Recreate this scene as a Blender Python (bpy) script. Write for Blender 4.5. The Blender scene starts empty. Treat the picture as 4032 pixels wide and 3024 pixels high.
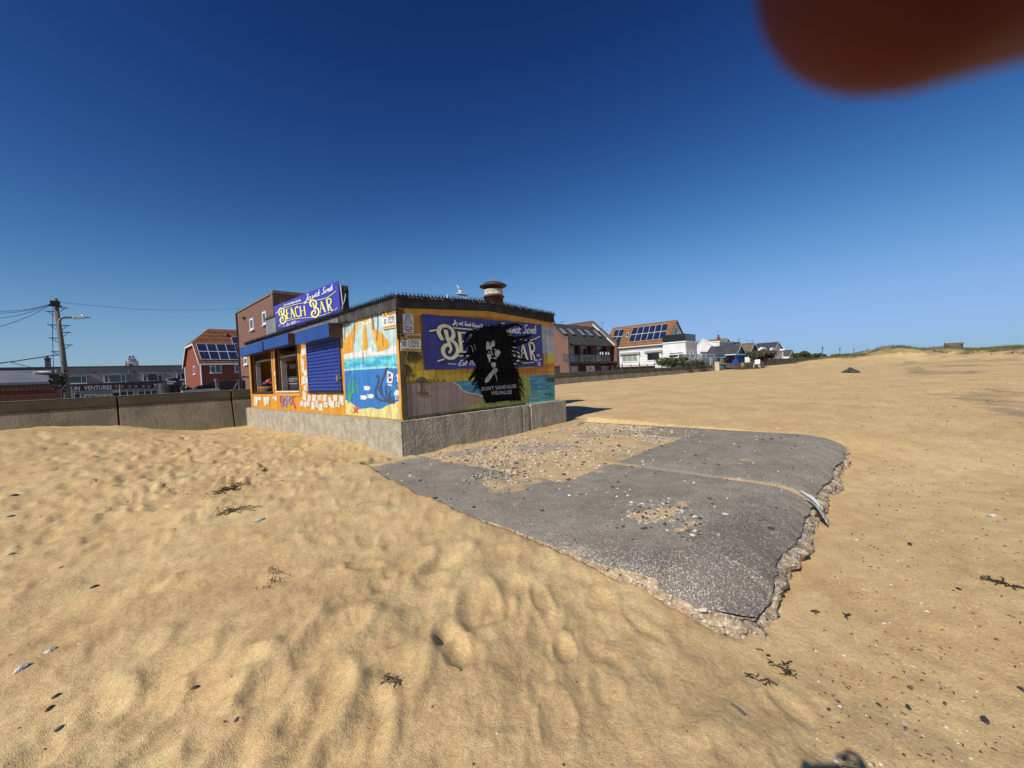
import bpy, bmesh, math, random
import numpy as np
from mathutils import Vector, Matrix
from mathutils.geometry import tessellate_polygon
random.seed(7); RNG = np.random.default_rng(7)
S = bpy.context.scene; COL = S.collection
R = math.radians

# ---------------------------------------------------------------- camera and survey helpers
# world: X runs along the hut gable and the sea wall, Y from the beach to the land, Z up, metres
F_, PI_, RO_, YA_ = 1595.0, R(1.466), R(2.70), R(43.925)
CAM = np.array([-4.141, -6.935, 1.468])
su, cu = math.sin(YA_), math.cos(YA_)
FWD0 = np.array([cu, su, 0.0]); RIGHT0 = np.array([su, -cu, 0.0]); UP0 = np.array([0, 0, 1.0])
FWD = FWD0*math.cos(PI_) - UP0*math.sin(PI_); UPp = FWD0*math.sin(PI_) + UP0*math.cos(PI_)
CRX = math.cos(RO_)*RIGHT0 - math.sin(RO_)*UPp
CUP = math.sin(RO_)*RIGHT0 + math.cos(RO_)*UPp
# survey sheets: origin and scale of each enlarged detail the measurements were read from
SHEET = dict(A=(900,1050,.36166),B=(1550,1080,.45220),R1=(940,1300,.20498),SG=(1050,1090,.15823),L3=(0,1300,.25316),L4=(400,1380,.27125),R5=(2150,1250,.18083),R6=(2580,1290,.22604),R7=(3000,1330,.46655),G1=(1540,1140,.18081),G2=(1840,1080,.19286),G3=(1540,1400,.31646),F4=(1340,1150,.30735),C4=(2150,1220,.42948),C5=(2700,1280,.60217),C6=(1400,1600,.90416),C7=(0,1650,.82816),C8=(2600,1600,.85851),C3=(0,1100,.45208),W=(0,0,1.82278))
def ray(c, x, y):
    a = SHEET[c]; px = a[0]+x*a[2]; py = a[1]+y*a[2]
    return FWD + CRX*((px-2016)/F_) + CUP*((1512-py)/F_)
def onV(c, x, y, v):
    d = ray(c, x, y); return CAM + d*((v-CAM[1])/d[1])
def onU(c, x, y, u):
    d = ray(c, x, y); return CAM + d*((u-CAM[0])/d[0])
def onZ(c, x, y, z):
    d = ray(c, x, y); return CAM + d*((z-CAM[2])/d[2])
def onP(c, x, y, p0, n):
    d = ray(c, x, y); n = np.array(n, float); return CAM + d*(np.dot(np.array(p0)-CAM, n)/np.dot(d, n))
def far(c, x, y, rng):
    d = ray(c, x, y); return CAM + d/np.hypot(d[0], d[1])*rng
def rectV(c, x0, y0, x1, y1, v):
    xm, ym = (x0+x1)/2, (y0+y1)/2
    return (onV(c,x0,ym,v)[0], onV(c,x1,ym,v)[0], onV(c,xm,y1,v)[2], onV(c,xm,y0,v)[2])
def rectU(c, x0, y0, x1, y1, u):
    xm, ym = (x0+x1)/2, (y0+y1)/2
    return (onU(c,x1,ym,u)[1], onU(c,x0,ym,u)[1], onU(c,xm,y1,u)[2], onU(c,xm,y0,u)[2])

# ---------------------------------------------------------------- materials
def mat(name, c1, c2=None, sc=4.0, rough=.85, bump=0.0, bsc=None, metal=0.0, spec=.35, lo=.38, hi=.62, det=6, speck=None, planks=None,
        brick=None, tiles=None, stretch=None, streak=None, sss=0, trans=0):
    m = bpy.data.materials.new(name); m.use_nodes = True
    nt = m.node_tree; N = nt.nodes; L = nt.links
    b = N['Principled BSDF']
    b.inputs['Roughness'].default_value = rough; b.inputs['Metallic'].default_value = metal
    b.inputs['Specular IOR Level'].default_value = spec
    if sss: b.inputs['Subsurface Weight'].default_value = sss; b.inputs['Subsurface Radius'].default_value = (1,.3,.15); b.inputs['Subsurface Scale'].default_value = .004
    if trans: b.inputs['Transmission Weight'].default_value = trans
    tc = N.new('ShaderNodeTexCoord'); vec = tc.outputs['Object']
    if stretch:
        mp = N.new('ShaderNodeMapping'); mp.inputs['Scale'].default_value = stretch; L.new(vec, mp.inputs[0]); nv = mp.outputs[0]
    else: nv = vec
    def noise(scale, detail=det, v=nv):
        n = N.new('ShaderNodeTexNoise'); n.inputs['Scale'].default_value = scale; n.inputs['Detail'].default_value = detail; L.new(v, n.inputs['Vector']); return n
    def ramp(src, a, b_):
        r = N.new('ShaderNodeMapRange'); r.inputs[1].default_value = a; r.inputs[2].default_value = b_; L.new(src, r.inputs[0]); return r.outputs[0]
    def mix(f, A, B_, typ='MIX'):
        x = N.new('ShaderNodeMix'); x.data_type = 'RGBA'; x.blend_type = typ
        for k, val in ((0, f), (6, A), (7, B_)):
            if isinstance(val, (int, float)): x.inputs[k].default_value = val
            elif isinstance(val, tuple): x.inputs[k].default_value = val+(1,) if len(val) == 3 else val
            else: L.new(val, x.inputs[k])
        return x.outputs[2]
    def math_(op, a, b_=None, c=None):
        x = N.new('ShaderNodeMath'); x.operation = op
        for k, val in enumerate((a, b_, c)):
            if val is None: continue
            if isinstance(val, (int, float)): x.inputs[k].default_value = val
            else: L.new(val, x.inputs[k])
        return x.outputs[0]
    col = c1
    if c2 is not None:
        n = noise(sc); col = mix(ramp(n.outputs[0], lo, hi), c1, c2)
    hgt = None
    sep = None
    def xyz():
        nonlocal sep
        if sep is None: sep = N.new('ShaderNodeSeparateXYZ'); L.new(vec, sep.inputs[0])
        return sep.outputs
    if brick:   # (brick width, row height, mortar colour, second colour)
        o = xyz(); cb = N.new('ShaderNodeCombineXYZ'); L.new(math_('ADD', o[0], o[1]), cb.inputs[0]); L.new(o[2], cb.inputs[1])
        bt = N.new('ShaderNodeTexBrick'); L.new(cb.outputs[0], bt.inputs['Vector']); bt.inputs['Scale'].default_value = 1
        bt.inputs['Brick Width'].default_value = brick[0]; bt.inputs['Row Height'].default_value = brick[1]; bt.inputs['Mortar Size'].default_value = brick[1]*.09
        bt.inputs['Color1'].default_value = c1+(1,); bt.inputs['Color2'].default_value = brick[3]+(1,); bt.inputs['Mortar'].default_value = brick[2]+(1,)
        col = mix(.35, bt.outputs['Color'], col) if c2 is not None else bt.outputs['Color']
        hgt = math_('MULTIPLY', bt.outputs['Fac'], -.6)
    if tiles:   # (tile width, course height): bump and tone per course
        o = xyz(); a = math_('FRACT', math_('DIVIDE', math_('ADD', o[0], o[1]), tiles[0])); c_ = math_('FRACT', math_('DIVIDE', o[2], tiles[1]))
        w = math_('ABSOLUTE', math_('SUBTRACT', a, .5)); hgt = math_('SUBTRACT', 1.0, math_('ADD', w, math_('MULTIPLY', c_, .7)))
        edge = math_('MAXIMUM', math_('GREATER_THAN', c_, .74), math_('GREATER_THAN', w, .40))
        col = mix(math_('MULTIPLY', edge, .8), col, tuple(k*.28 for k in c1))
    if planks:  # board width: V-grooves between vertical boards
        o = xyz(); a = math_('FRACT', math_('DIVIDE', math_('ADD', o[0], o[1]), planks))
        w = math_('ABSOLUTE', math_('SUBTRACT', a, .5)); g = ramp(w, .455, .5)
        cell = N.new('ShaderNodeTexWhiteNoise'); cell.noise_dimensions = '1D'; L.new(math_('FLOOR', math_('DIVIDE', math_('ADD', o[0], o[1]), planks)), cell.inputs['W'])
        tone = math_('MULTIPLY_ADD', cell.outputs[0], .22, .86)
        vm = N.new('ShaderNodeVectorMath'); vm.operation = 'SCALE'
        if isinstance(col, tuple): vm.inputs[0].default_value = col
        else: L.new(col, vm.inputs[0])
        L.new(tone, vm.inputs['Scale']); col = vm.outputs[0]
        col = mix(math_('MULTIPLY', g, .8), col, (.03,.024,.018)); hgt = math_('MULTIPLY', g, -1.0)
    if streak:  # (colour, amount): vertical weather streaks
        mp = N.new('ShaderNodeMapping'); mp.inputs['Scale'].default_value = (9, 9, .7); L.new(vec, mp.inputs[0])
        n = noise(1.2, 5, mp.outputs[0]); col = mix(math_('MULTIPLY', ramp(n.outputs[0], .52, .75), streak[1]), col, streak[0])
    if speck:   # (colour, scale, size): scattered chips
        for (cc, ss, th) in (speck if isinstance(speck, list) else [speck]):
            vo = N.new('ShaderNodeTexVoronoi'); vo.inputs['Scale'].default_value = ss; L.new(vec, vo.inputs['Vector'])
            wn = N.new('ShaderNodeSeparateColor'); L.new(vo.outputs['Color'], wn.inputs[0])
            f = math_('MULTIPLY', math_('LESS_THAN', vo.outputs['Distance'], th), math_('GREATER_THAN', wn.outputs[0], .55))
            col = mix(f, col, cc)
    if isinstance(col, tuple): b.inputs['Base Color'].default_value = col+(1,)
    else: L.new(col, b.inputs['Base Color'])
    if bump:
        n = noise(bsc or sc*4, 8, vec); h = n.outputs[0]
        if hgt is not None: h = math_('ADD', math_('MULTIPLY', h, .35), hgt)
        bp = N.new('ShaderNodeBump'); bp.inputs['Strength'].default_value = min(1, bump); bp.inputs['Distance'].default_value = .02*bump
        L.new(h, bp.inputs['Height']); L.new(bp.outputs[0], b.inputs['Normal'])
    return m
_mc = {}
def paint(name, c, **k):
    if name not in _mc:
        k.setdefault('rough', .6); _mc[name] = mat(name, c, tuple(x*.86 for x in c), 6, **k)
    return _mc[name]

# ---------------------------------------------------------------- mesh builder
class MB:
    def __init__(s): s.v = []; s.f = []
    def poly(s, pts):
        pts = [Vector(tuple(map(float, p))) for p in pts]; n = len(s.v); s.v += pts
        if len(pts) <= 4: s.f.append(tuple(range(n, n+len(pts))))
        else:
            for t in tessellate_polygon([pts]): s.f.append(tuple(n+i for i in t))
        return s
    def box(s, x0, x1, y0, y1, z0, z1):
        n = len(s.v); s.v += [Vector((x, y, z)) for z in (z0, z1) for y in (y0, y1) for x in (x0, x1)]
        s.f += [tuple(n+i for i in q) for q in ((0,2,3,1),(4,5,7,6),(0,1,5,4),(2,6,7,3),(0,4,6,2),(1,3,7,5))]; return s
    def hexa(s, a, b):  # two quads joined
        n = len(s.v); s.v += [Vector(tuple(map(float,p))) for p in list(a)+list(b)]; k = len(a)
        s.f.append(tuple(range(n+k-1, n-1, -1))); s.f.append(tuple(range(n+k, n+2*k)))
        for i in range(k): j = (i+1) % k; s.f.append((n+i, n+j, n+k+j, n+k+i))
        return s
    def slab(s, pts, off): return s.hexa(pts, [tuple(np.array(p)+np.array(off)) for p in pts])
    def tube(s, pts, rad, n=8, cap=True):
        pts = [Vector(tuple(map(float,p))) for p in pts]; rs = rad if isinstance(rad, (list, tuple)) else [rad]*len(pts)
        base = len(s.v); prev = None
        for i, p in enumerate(pts):
            d = (pts[min(i+1, len(pts)-1)]-pts[max(i-1, 0)]); d = d.normalized() if d.length else Vector((0,0,1))
            a = prev if prev is not None else (Vector((0,0,1)) if abs(d.z) < .9 else Vector((1,0,0)))
            x = (a - d*a.dot(d)).normalized(); prev = x; y = d.cross(x)
            s.v += [p + (x*math.cos(2*math.pi*k/n)+y*math.sin(2*math.pi*k/n))*rs[i] for k in range(n)]
        for i in range(len(pts)-1):
            for k in range(n):
                a = base+i*n+k; b = base+i*n+(k+1) % n; s.f.append((a, b, b+n, a+n))
        if cap: s.f.append(tuple(base+k for k in range(n-1, -1, -1))); e = base+(len(pts)-1)*n; s.f.append(tuple(e+k for k in range(n)))
        return s
    def lathe(s, c, prof, n=24):
        base = len(s.v)
        for (r, z) in prof: s.v += [Vector((c[0]+r*math.cos(2*math.pi*k/n), c[1]+r*math.sin(2*math.pi*k/n), c[2]+z)) for k in range(n)]
        for i in range(len(prof)-1):
            for k in range(n):
                a = base+i*n+k; b = base+i*n+(k+1) % n; s.f.append((a, b, b+n, a+n))
        s.f.append(tuple(base+k for k in range(n-1, -1, -1))); e = base+(len(prof)-1)*n; s.f.append(tuple(e+k for k in range(n)))
        return s
    def spike(s, p, d, h, r, n=3):
        p = Vector(tuple(p)); d = Vector(tuple(d)).normalized(); a = Vector((.3,.9,.2)); x = (a-d*a.dot(d)).normalized(); y = d.cross(x); b = len(s.v)
        s.v += [p+(x*math.cos(2*math.pi*k/n)+y*math.sin(2*math.pi*k/n))*r for k in range(n)]+[p+d*h]
        for k in range(n): s.f.append((b+k, b+(k+1) % n, b+n))
        return s
    def lump(s, c, sx, sy, sz, rot=0, tilt=0, jag=.25, n=8, m=6):
        b = len(s.v); M = Matrix.Rotation(rot, 3, 'Z') @ Matrix.Rotation(tilt, 3, 'X')
        for i in range(m+1):
            th = math.pi*i/m
            for k in range(n):
                ph = 2*math.pi*k/n; j = 1+random.uniform(-jag, jag)*(0 < i < m)
                s.v.append(Vector(tuple(map(float,c))) + M @ Vector((sx*math.sin(th)*math.cos(ph)*j, sy*math.sin(th)*math.sin(ph)*j, sz*math.cos(th)*j)))
        for i in range(m):
            for k in range(n):
                a = b+i*n+k; e = b+i*n+(k+1) % n; s.f.append((a, a+n, e+n, e))
        return s
    def build(s, name, m, parent=None, smooth=False, bevel=0, loc=None):
        o0 = Vector((0,0,0))
        if parent is not None:
            q = parent
            while q is not None: o0 = o0 + q.location; q = q.parent
        elif loc is not None: o0 = Vector(tuple(map(float,loc)))
        me = bpy.data.meshes.new(name); me.from_pydata([tuple(p-o0) for p in s.v], [], s.f); me.validate()
        if m is not None: me.materials.append(m)
        if smooth:
            for p in me.polygons: p.use_smooth = True
        o = bpy.data.objects.new(name, me); COL.objects.link(o)
        if parent is not None: o.parent = parent
        elif loc is not None: o.location = o0
        if bevel:
            md = o.modifiers.new('bevel', 'BEVEL'); md.width = bevel; md.segments = 2; md.limit_method = 'ANGLE'
        return o
def tag(o, label=None, cat=None, group=None, kind=None):
    for k, val in (('label', label), ('category', cat), ('group', group), ('kind', kind)):
        if val: o[k] = val
    return o
def thing(name, label, cat, loc=(0,0,0), group=None):
    o = bpy.data.objects.new(name, None); o.empty_display_size = .3; COL.objects.link(o); o.location = tuple(map(float,loc)); return tag(o, label, cat, group)
def copy_tree(o, parent=None, loc=None, label=None):
    c = o.copy(); COL.objects.link(c); c.parent = parent
    if loc is not None: c.location = loc
    if label: c['label'] = label
    for ch in list(o.children): copy_tree(ch, c)
    return c

# flat paint and lettering: strokes are worked out on a survey sheet and laid on the real wall plane
def crv(pts, n=6):
    P = [np.array(p, float) for p in pts]; out = []
    if len(P) < 3: return P
    Q = [2*P[0]-P[1]]+P+[2*P[-1]-P[-2]]
    for i in range(1, len(Q)-2):
        p0, p1, p2, p3 = Q[i-1:i+3]
        for t in np.linspace(0, 1, n, endpoint=False): out.append(.5*((2*p1)+(-p0+p2)*t+(2*p0-5*p1+4*p2-p3)*t*t+(-p0+3*p1-3*p2+p3)*t**3))
    return out+[P[-1]]
def ribbon(pts, w, smooth=True, taper=None):
    P = crv(pts) if smooth else [np.array(p, float) for p in pts]; L, Rr = [], []
    for i, p in enumerate(P):
        d = P[min(i+1, len(P)-1)]-P[max(i-1, 0)]; d = d/(np.linalg.norm(d)+1e-9); n = np.array([-d[1], d[0]])
        t = i/max(1, len(P)-1); ww = w/2*(1 if taper is None else taper[0]+(taper[1]-taper[0])*t)
        L.append(p+n*ww); Rr.append(p-n*ww)
    return [[L[i], L[i+1], Rr[i+1], Rr[i]] for i in range(len(P)-1)]
class Paint:
    """flat paint on the plane X=val ('u') or Y=val ('v'), laid a little proud of it"""
    def __init__(s, sheet, axis, val, off=.003): s.c, s.a, s.val, s.off, s.mb = sheet, axis, val, off, MB()
    def pt(s, x, y): return (onU if s.a == 'u' else onV)(s.c, x, y, s.val-s.off)
    def add(s, quads, sheet=None):
        for q in quads: s.mb.poly([s.pt(*p) for p in q])
        s.off += .00025; return s
    def poly(s, pts, smooth=False):
        if smooth:
            P = list(pts); P = crv([P[-1]]+P+[P[0]])
            P = P[6:-1]
        else: P = pts
        return s.add([P])
    def rib(s, pts, w, smooth=True, taper=None): return s.add(ribbon(pts, w, smooth, taper))
    def build(s, name, m, parent): return s.mb.build(name, m, parent)
GL = {
'J':(.55,[[(.1,.95),(.55,1)],[(.42,1),(.36,.3),(.25,-.3),(.05,-.35),(-.05,-.15),(.2,.05)]]),
'a':(.5,[[(.42,.42),(.25,.5),(.08,.3),(.1,.05),(.25,0),(.4,.2),(.44,.48),(.42,.1),(.52,.05)]]),
'y':(.5,[[(.05,.48),(.08,.15),(.2,.05),(.38,.2),(.44,.48),(.4,-.1),(.25,-.42),(.1,-.3),(.3,-.05),(.5,.1)]]),
'w':(.65,[[(.03,.48),(.08,.05),(.2,.02),(.32,.45),(.33,.05),(.45,.02),(.58,.48),(.65,.42)]]),
'i':(.25,[[(.08,.48),(.08,.08),(.2,.03)],[(.1,.66),(.11,.74)]]),
'c':(.42,[[(.36,.42),(.22,.5),(.08,.28),(.12,.05),(.25,0),(.42,.1)]]),
'k':(.5,[[(.08,1),(.08,0)],[(.4,.5),(.1,.25),(.42,0),(.5,.05)]]),
'S':(.7,[[(.6,.85),(.45,1),(.22,.85),(.3,.6),(.5,.4),(.45,.1),(.2,0),(.02,.15)]]),
'n':(.5,[[(.05,.48),(.07,0)],[(.07,.3),(.25,.5),(.36,.42),(.37,.05),(.48,.03)]]),
'd':(.5,[[(.4,.4),(.22,.5),(.07,.28),(.1,.04),(.25,0),(.4,.15)],[(.48,1),(.42,.08),(.52,.03)]]),
's':(.38,[[(.32,.45),(.18,.5),(.1,.36),(.28,.2),(.24,.02),(.05,.03)]]),
'O':(.8,[[(.4,1),(.12,.75),(.08,.3),(.3,0),(.6,.15),(.7,.6),(.55,.95),(.38,1)]]),
'r':(.36,[[(.06,.48),(.08,0)],[(.08,.3),(.25,.5),(.34,.45)]]),
'g':(.5,[[(.4,.42),(.22,.5),(.08,.28),(.2,.05),(.4,.2),(.42,.48),(.38,-.2),(.2,-.42),(.05,-.25),(.45,.05)]]),
'l':(.25,[[(.08,1),(.08,.08),(.2,.02)]]),
'B':(.65,[[(.1,1),(.1,0)],[(.05,.95),(.4,1),(.5,.75),(.15,.52),(.55,.4),(.45,.02),(.02,.0)]]),
'e':(.44,[[(.08,.25),(.38,.32),(.3,.5),(.12,.4),(.08,.12),(.22,0),(.42,.1)]]),
'h':(.5,[[(.08,1),(.08,0)],[(.08,.3),(.25,.5),(.36,.4),(.37,.03),(.48,.03)]]),
'E':(.65,[[(.55,.9),(.35,1),(.15,.8),(.32,.55),(.1,.35),(.15,.05),(.4,0),(.6,.15)]]),
't':(.35,[[(.15,.85),(.12,.1),(.25,.02)],[(0,.5),(.32,.52)]]),
'1':(.35,[[(.05,.75),(.2,1),(.2,0)]]),
'9':(.5,[[(.4,.7),(.2,.5),(.08,.75),(.22,1),(.4,.8),(.36,.3),(.15,0)]]),
'5':(.5,[[(.42,1),(.15,1),(.12,.58),(.35,.6),(.42,.25),(.2,0),(.04,.1)]]),
'3':(.48,[[(.08,.9),(.25,1),(.38,.8),(.18,.55),(.42,.3),(.25,0),(.04,.1)]]),
' ':(.35,[])}
def script(text, p0, p1, up, w, slant=.3):
    """handwritten strokes for text on the base line p0-p1 with the up vector up, in sheet units"""
    p0 = np.array(p0, float); p1 = np.array(p1, float); up = np.array(up, float); tot = sum(GL[c][0] for c in text); ex = (p1-p0)/tot; x = 0; out = []
    for c in text:
        adv, st = GL[c]
        for s_ in st: out.append(([p0+ex*(x+a+slant*b)+up*b for a, b in s_], w))
        x += adv
    return out
def block(text, p0, p1, h):
    """upright capitals fitted between p0 and p1 (base line), cap height vector h: triangles in sheet units"""
    cv = bpy.data.curves.new('t', 'FONT'); cv.body = text; cv.align_x = 'LEFT'; cv.resolution_u = 2; cv.offset = .012
    o = bpy.data.objects.new('t', cv); COL.objects.link(o); dg = bpy.context.evaluated_depsgraph_get()
    me = bpy.data.meshes.new_from_object(o.evaluated_get(dg)); X = [v.co.copy() for v in me.vertices]; Fs = [tuple(p.vertices) for p in me.polygons]
    bpy.data.objects.remove(o); bpy.data.meshes.remove(me); bpy.data.curves.remove(cv)
    x0 = min(v.x for v in X); x1 = max(v.x for v in X); p0 = np.array(p0, float); p1 = np.array(p1, float); h = np.array(h, float)
    M = [p0+(p1-p0)*((v.x-x0)/(x1-x0))+h*(v.y/.7) for v in X]
    return [[M[i] for i in f] for f in Fs]

# ---------------------------------------------------------------- noise
_perm = RNG.random((256, 256))
def vn(x, y, s=0):
    x = np.asarray(x, float)+s*17.3; y = np.asarray(y, float)+s*31.7; xi = np.floor(x).astype(int); yi = np.floor(y).astype(int); fx = x-xi; fy = y-yi
    fx = fx*fx*fx*(fx*(fx*6-15)+10); fy = fy*fy*fy*(fy*(fy*6-15)+10)
    g = lambda a, b: _perm[a & 255, b & 255]
    return (g(xi,yi)*(1-fx)+g(xi+1,yi)*fx)*(1-fy)+(g(xi,yi+1)*(1-fx)+g(xi+1,yi+1)*fx)*fy-.5
def fbm(x, y, o=4, s=0): return sum(vn(x*2**k, y*2**k, s+k)/2**k for k in range(o))
def sstep(a, b, x): t = np.clip((x-a)/(b-a), 0, 1); return t*t*(3-2*t)

# ---------------------------------------------------------------- sky, sun, camera
W = bpy.data.worlds.new('World'); S.world = W; W.use_nodes = True
wn = W.node_tree; bg = wn.nodes['Background']; sky = wn.nodes.new('ShaderNodeTexSky'); sky.sky_type = 'NISHITA'; sky.sun_disc = False
SUN_EL, SUN_AZ = R(39.2), R(6.2)            # light travels towards azimuth SUN_AZ, measured from +X
sky.sun_elevation = SUN_EL; sky.sun_rotation = math.atan2(-math.cos(SUN_AZ), -math.sin(SUN_AZ))
sky.altitude = 0; sky.air_density = 1.0; sky.dust_density = .0; sky.ozone_density = 3.0
hs = wn.nodes.new('ShaderNodeHueSaturation'); hs.inputs['Saturation'].default_value = 1.12
gm = wn.nodes.new('ShaderNodeGamma'); gm.inputs[1].default_value = 1.25
wn.links.new(sky.outputs[0], gm.inputs[0]); wn.links.new(gm.outputs[0], hs.inputs['Color']); 
def wmath(op, a, b_):
    n = wn.nodes.new('ShaderNodeMath'); n.operation = op
    for k, v_ in enumerate((a, b_)):
        if isinstance(v_, (int, float)): n.inputs[k].default_value = v_
        else: wn.links.new(v_, n.inputs[k])
    return n.outputs[0]
# clear deep blue air: the sky's own radiance graded per channel (deeper zenith, soft shoulder at the horizon)
SKY = .07; spc = wn.nodes.new('ShaderNodeSeparateColor'); cbc = wn.nodes.new('ShaderNodeCombineColor'); wn.links.new(hs.outputs[0], spc.inputs[0])
for ch, (a_, b_k, p_) in enumerate(((5.1, 16, 1.77), (4.85, 9.2, 1.98), (2.45, 2.25, 1.8))):
    x_ = wmath('POWER', wmath('MULTIPLY', spc.outputs[ch], SKY), p_)
    wn.links.new(wmath('MULTIPLY', wmath('DIVIDE', wmath('MULTIPLY', x_, a_), wmath('ADD', wmath('MULTIPLY', x_, b_k), 1.0)), 1/SKY), cbc.inputs[ch])
wn.links.new(cbc.outputs[0], bg.inputs[0]); bg.inputs[1].default_value = SKY
sl = bpy.data.lights.new('sun', 'SUN'); sl.energy = 4.6; sl.angle = R(.53); sl.color = (1, .94, .85)
so = bpy.data.objects.new('sun', sl); COL.objects.link(so)
LD = Vector((math.cos(SUN_EL)*math.cos(SUN_AZ), math.cos(SUN_EL)*math.sin(SUN_AZ), -math.sin(SUN_EL)))
so.rotation_euler = LD.to_track_quat('-Z', 'Y').to_euler(); so.location = (-20, -3, 20)
cd = bpy.data.cameras.new('camera'); co = bpy.data.objects.new('camera', cd); COL.objects.link(co); S.camera = co
cd.sensor_width = 36; cd.lens = 36*F_/4032; cd.clip_start = .002; cd.clip_end = 6000
co.matrix_world = Matrix(((CRX[0], CUP[0], -FWD[0], CAM[0]), (CRX[1], CUP[1], -FWD[1], CAM[1]), (CRX[2], CUP[2], -FWD[2], CAM[2]), (0,0,0,1)))
cd.dof.use_dof = True; cd.dof.focus_distance = 12.0; cd.dof.aperture_fstop = 10.5
S.view_settings.view_transform = 'Standard'; S.view_settings.look = 'None'; S.view_settings.exposure = 0; S.view_settings.gamma = 1

# ---------------------------------------------------------------- beach: one sheet to the horizon
CP = np.array([(-4.1,-6.9,-.1),(-4.5,-3,-.09),(-6,1,.05),(-.3,10.2,-.02),(-.3,6,.05),(-.2,1.7,.1),(-.3,-.2,-.01),(-6,11.2,.55),(-3.6,11.2,.37),(-1.7,11.2,-.05),(-.2,11.2,-.05),
 (20,11,.47),(33,11,.50),(56,11,.56),(-14,11,.7),(-14,0,.2),(-14,-12,-.2),(-2.4,-3.5,.0),(-1.5,-1.6,.065),(-1.25,-.5,.07),(-1.65,-3.2,.045),(-1.7,-4.4,-.005),(-1.75,-5.5,-.12),(-1.75,-6.2,-.25),(-1.2,-6.45,-.33),(0,-6.42,-.36),(2,-6.45,-.36),(5,-6.5,-.32),(1,-7.6,-.33),(6.9,-6,-.10),
 (6.7,-4,-.01),(6.6,-2,.02),(5.5,-.6,.05),(5.2,4,.1),(9,5,.2),(12,-3,.06),(12,-10,-.2),(20,0,.25),(30,0,.42),(45,0,.52),(20,-10,.05),(40,-10,.3),(56,0,.58),(56,-10,.55),(56,-22,.6),(20,-25,-.3),(0,-16,-.55),(40,-30,.1)])
def _U(r): return np.where(r > 1e-9, r*r*np.log(r+1e-12), 0)
_n = len(CP); _K = _U(np.hypot(CP[:,None,0]-CP[None,:,0], CP[:,None,1]-CP[None,:,1]))+np.eye(_n)*.05; _P = np.c_[np.ones(_n), CP[:,:2]]
_w = np.linalg.solve(np.block([[_K, _P], [_P.T, np.zeros((3,3))]]), np.r_[CP[:,2], 0, 0, 0])
def base_z(x, y):
    xc = np.clip(x, -16, 58); yc = np.clip(y, -26, 11.4); z = _w[_n]+_w[_n+1]*xc+_w[_n+2]*yc
    for i in range(_n): z = z+_w[i]*_U(np.hypot(xc-CP[i,0], yc-CP[i,1]))
    return z
LBV = ([-6.3,-5,-3.5,-1.8,-.1], [-1.38,-1.42,-1.47,-1.30,-1.0])
def left_edge(v): return np.interp(v, *LBV)+.05*fbm(np.asarray(v)*1.7, np.asarray(v)*0, 3, 42)
FP = []
for i in range(1500):
    if i < 420: x, y = RNG.uniform(-4.6, -.4), RNG.uniform(-1.5, 8)
    elif i < 1100: x, y = RNG.uniform(-9, -1.7), RNG.uniform(-6.9, 10)
    else: x, y = RNG.uniform(-3, 14), RNG.uniform(-12, -6.9)
    if i >= 1350: x, y = RNG.uniform(6.8, 22), RNG.uniform(-9, 6)
    a = RNG.uniform(.03, .11)*(.42 if i >= 1100 else 1)*(.85 if y > -.5 else .46); FP.append((x, y, RNG.normal(R(25), R(45)), RNG.uniform(.09, .17), RNG.uniform(.05, .09), a*.36))
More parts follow.
